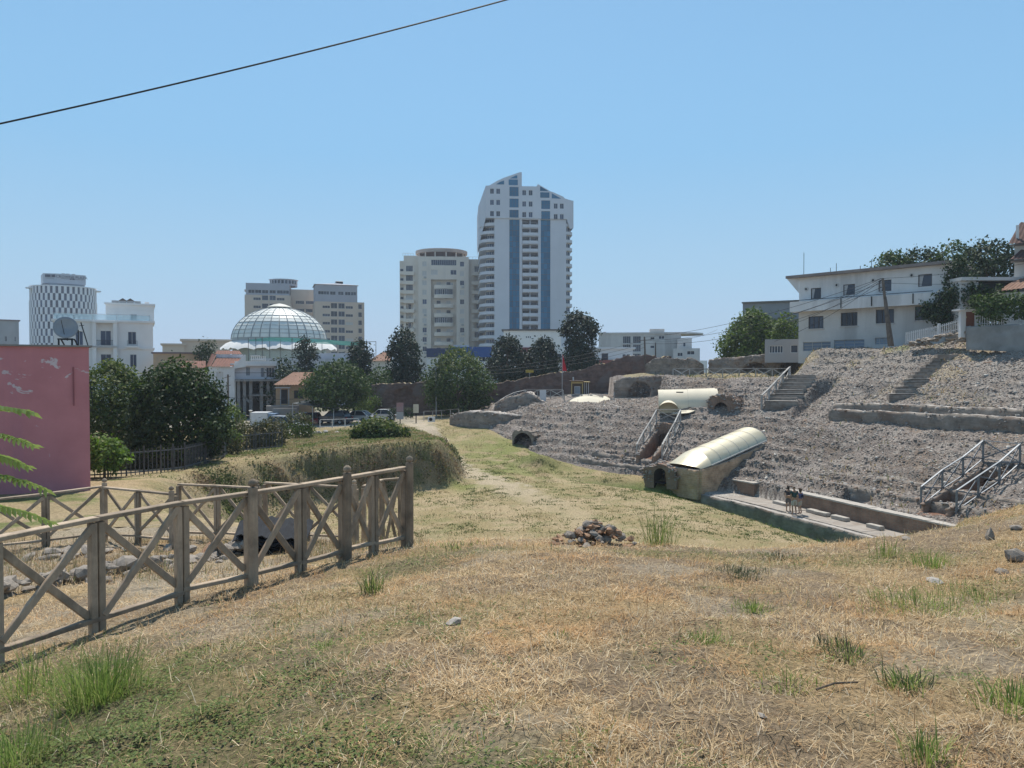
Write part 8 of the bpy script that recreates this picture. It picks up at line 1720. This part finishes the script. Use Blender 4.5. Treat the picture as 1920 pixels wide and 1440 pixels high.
# individual tufts and weeds
def tuft(label, px_, py_, h, n, spread, cols, wd=.006, seed=0, cat='grass tuft', el=(1.0, .3), curl=.5, zg=None, heads=False, group='weed tufts in the foreground'):
    rg = np.random.default_rng(seed); z = 7.8
    for _ in range(8): p = atz(px_, py_, z); z = hz(p.x, p.y)
    t = thing('grass_tuft', label, cat, (p.x, p.y, z), 0, group); P = np.stack([rg.normal(0, spread*.4, n), rg.normal(0, spread*.4, n), np.zeros(n)-.01], -1)
    cl = np.array(cols)[rg.integers(0, len(cols), n)]*rg.uniform(.8, 1.2, (n, 1)); hd = np.arctan2(P[:, 1], P[:, 0])+rg.normal(0, .8, n)
    blades('blades', P, h*rg.uniform(.45, 1.05, n), wd*rg.uniform(.7, 1.3, n), hd, np.clip(rg.normal(el[0], el[1], n), .15, 1.5), rg.uniform(0, curl, n)*1.4, cl, m_grass, t)['kind'] = 'stuff'; return t
GC = [(.19,.27,.06), (.25,.33,.08), (.14,.21,.05), (.34,.36,.12)]; DC = [(.055,.075,.04), (.08,.10,.05), (.11,.12,.06)]; YC = [(.30,.28,.10), (.22,.24,.08), (.36,.29,.13)]
tuft('large clump of tall green grass by the foot of the near fence at lower left', 190, 1318, .46, 620, .30, GC, .0048, 1, el=(1.15, .28))
tuft('tall grass beside the left edge under the fence', 60, 1300, .42, 240, .3, GC, .0045, 2, el=(1.05, .3))
tuft('grass growing in the bottom left corner', 40, 1430, .26, 380, .3, GC, .0045, 3, el=(1.0, .35))
tuft('tall reedy green weed standing right of the rock pile', 1236, 1022, .74, 130, .26, [(.17,.24,.06), (.24,.30,.09), (.13,.19,.05), (.33,.32,.12)], .0065, 4, el=(1.25, .26), curl=.6)
tuft('dry grass growing through the rock pile', 1140, 1005, .22, 130, .5, [(.50,.37,.19), (.40,.28,.14), (.30,.25,.11)], .005, 51, el=(.9, .4))
tuft('upright weed near the end of the near fence', 700, 1115, .34, 110, .14, GC+DC, .007, 5, el=(1.2, .3))
tuft('dark low weed mat on the right middle of the turf', 1380, 1080, .13, 420, .36, DC, .008, 6, el=(.8, .4))
tuft('narrow dark weed mat above the larger one at right', 1470, 1048, .10, 260, .34, DC, .007, 7, el=(.7, .4))
tuft('green weed below the dark mats at right', 1410, 1148, .14, 190, .17, GC, .006, 8)
tuft('small bright tuft in the right foreground', 1325, 1205, .10, 170, .15, GC, .005, 9)
tuft('dark green leafy weed in the lower right', 1700, 1290, .15, 170, .16, GC+DC, .007, 10)
tuft('thin weed in the lower right', 1590, 1235, .16, 110, .16, DC+GC, .006, 11)
tuft('grass tuft at the bottom edge right of centre', 1735, 1425, .16, 120, .12, GC, .005, 12, el=(1.2, .3))
tuft('grass tuft at the right edge', 1900, 1325, .18, 190, .2, GC, .006, 13)
tuft('tall thin weed on the right crest', 1660, 1045, .34, 60, .16, GC+YC, .007, 14, el=(1.25, .25))
tuft('spiky weed near the upright stone at right', 1745, 1065, .28, 120, .2, GC, .007, 15, el=(1.15, .3))
tuft('yellow green grass patch at right', 1730, 1140, .14, 700, .62, YC+GC, .005, 16, el=(.9, .4))
tuft('second yellow green grass patch at far right', 1850, 1130, .14, 500, .5, YC+GC, .005, 17, el=(.9, .4))
tuft('low green weeds on the crest right of the fence end', 860, 1030, .10, 420, .5, GC+DC, .008, 18, el=(.7, .4))
tuft('low green weeds right of the reedy weed', 1330, 1020, .10, 420, .5, GC, .008, 19, el=(.7, .4))
tuft('small weed in the lower centre', 1055, 1195, .06, 60, .08, DC+GC, .005, 20)
tuft('weeds in the bottom right grass', 1480, 1290, .13, 150, .24, GC, .005, 21)
tuft('dark weed right of the lower right leafy weed', 1560, 1210, .12, 80, .12, DC, .006, 22)
tuft('green weed in the lower left turf', 610, 1215, .06, 200, .14, GC, .006, 23, el=(.6, .4))
for k, (px_, py_, s_) in enumerate([(640, 1240, .2), (420, 1230, .25), (940, 1330, .16), (1130, 1380, .2), (820, 1400, .22), (560, 1380, .25)]):
    tuft(('thin straw weeds left of centre', 'straw and green weeds below the near fence', 'straw tuft in the lower centre', 'straw tuft at the bottom centre right', 'straw tuft at the bottom centre', 'straw and weeds at the bottom left centre')[k], px_, py_, .09, 140, s_, [tuple(c) for c in straw[:4]]+GC[:1], .004, 40+k, el=(.7, .4))
x = r_.uniform(-11, -1.5, 14000); y = r_.uniform(8.8, 15.5, 14000); k = (-(x+4.15)*.829+(y-7.39)*.56 > .3) & (r_.random(14000) < sstep(.45, .62, fbm(x*.9+60, y*.9, 3))); x, y = x[k], y[k]; n = len(x); cl = np.array([(.34,.25,.14), (.28,.20,.12), (.42,.32,.19), (.17,.18,.07)])[r_.integers(0, 4, n)]
tag(blades('dig_weeds', np.stack([x, y, height(x, y)], -1), r_.uniform(.08, .34, n), r_.uniform(.006, .012, n), r_.uniform(0, 6.283, n), r_.normal(1.0, .35, n), r_.uniform(0, .9, n), cl, m_grass), 'dry brown weeds growing among the stones of the fenced dig', 'weeds', kind='stuff')
# tree of heaven sapling whose fronds reach in from the left edge
sp0 = (-3.72, 4.75); sz = hz(*sp0); sap = thing('ailanthus_sapling', 'sapling with feathery pinnate leaves reaching in from the left edge', 'sapling', (sp0[0], sp0[1], sz)); MB().tube([(0, 0, -.1), (.02, 0, 1.0), (-.03, 0, 1.9), (0, 0, 2.3)], [.025, .02, .013, .006], 6).build('stem', surf('sapling_stem', (.16,.15,.07)), sap)
rr = random.Random(8); frm = attrmat('frond_leaf', rough=.5, fine=30, amt=.15, bdist=0, trans=.35, spec=.3)
for k, (z0, hd, ln, dr) in enumerate([(2.08, .10, .60, .10), (1.93, -.12, .70, .13), (1.80, .05, .58, .14), (1.66, -.05, .74, .14), (1.46, .1, .70, .16), (2.2, 2.4, .6, .1), (1.8, 3.4, .7, .2), (1.4, 2.0, .7, .2)]):
    pts = [Vector((math.cos(hd)*ln*f, math.sin(hd)*ln*f, z0+.16*f-dr*1.6*f*f)) for f in [i/11 for i in range(12)]]; V = []; F = []; CL = []
    mbv = MB().tube(pts, [.006-.0004*i for i in range(12)], 4); base_n = len(mbv.v)
    for i in [q_*.5 for q_ in range(3, 23)]:
        for s in (-1, 1):
            i0 = int(i); p = pts[i0].lerp(pts[min(11, i0+1)], i-i0); d = (pts[min(11, i0+1)]-pts[i0-1]).normalized(); sd = Vector((-d.y, d.x, 0)).normalized()*s; ll = .095*(1-.5*abs(i/11-.45)); tip = p+(sd*.8+d*.75).normalized()*ll+Vector((0, 0, -.012-rr.uniform(0, .03))); wv = d*.016+Vector((0, 0, .012))
            mbv.add([p, p+(tip-p)*.35+wv, tip, p+(tip-p)*.35-wv], [(0, 1, 2, 3)])
    o = mbv.build('frond', frm, sap); a_ = o.data.color_attributes.new('Col', 'FLOAT_COLOR', 'POINT'); a_.data.foreach_set('color', np.tile(np.array((.26,.34,.10, 1), dtype=np.float32) if k < 5 else np.array((.14,.20,.07, 1), dtype=np.float32), len(o.data.vertices)))
# ================================================================ summer haze
hzv_, tt_, bb = nodes('haze_air'); tt_.nodes.remove(bb); pv = tt_.nodes.new('ShaderNodeVolumePrincipled'); pv.inputs['Color'].default_value = (.80,.88,1.0,1); pv.inputs['Density'].default_value = .00032; pv.inputs['Anisotropy'].default_value = .2; tt_.links.new(pv.outputs[0], tt_.nodes['Material Output'].inputs['Volume'])
o = MB().box((-420, -30, -3), (420, 460, 82)).build('haze', hzv_); tag(o, kind='stuff')
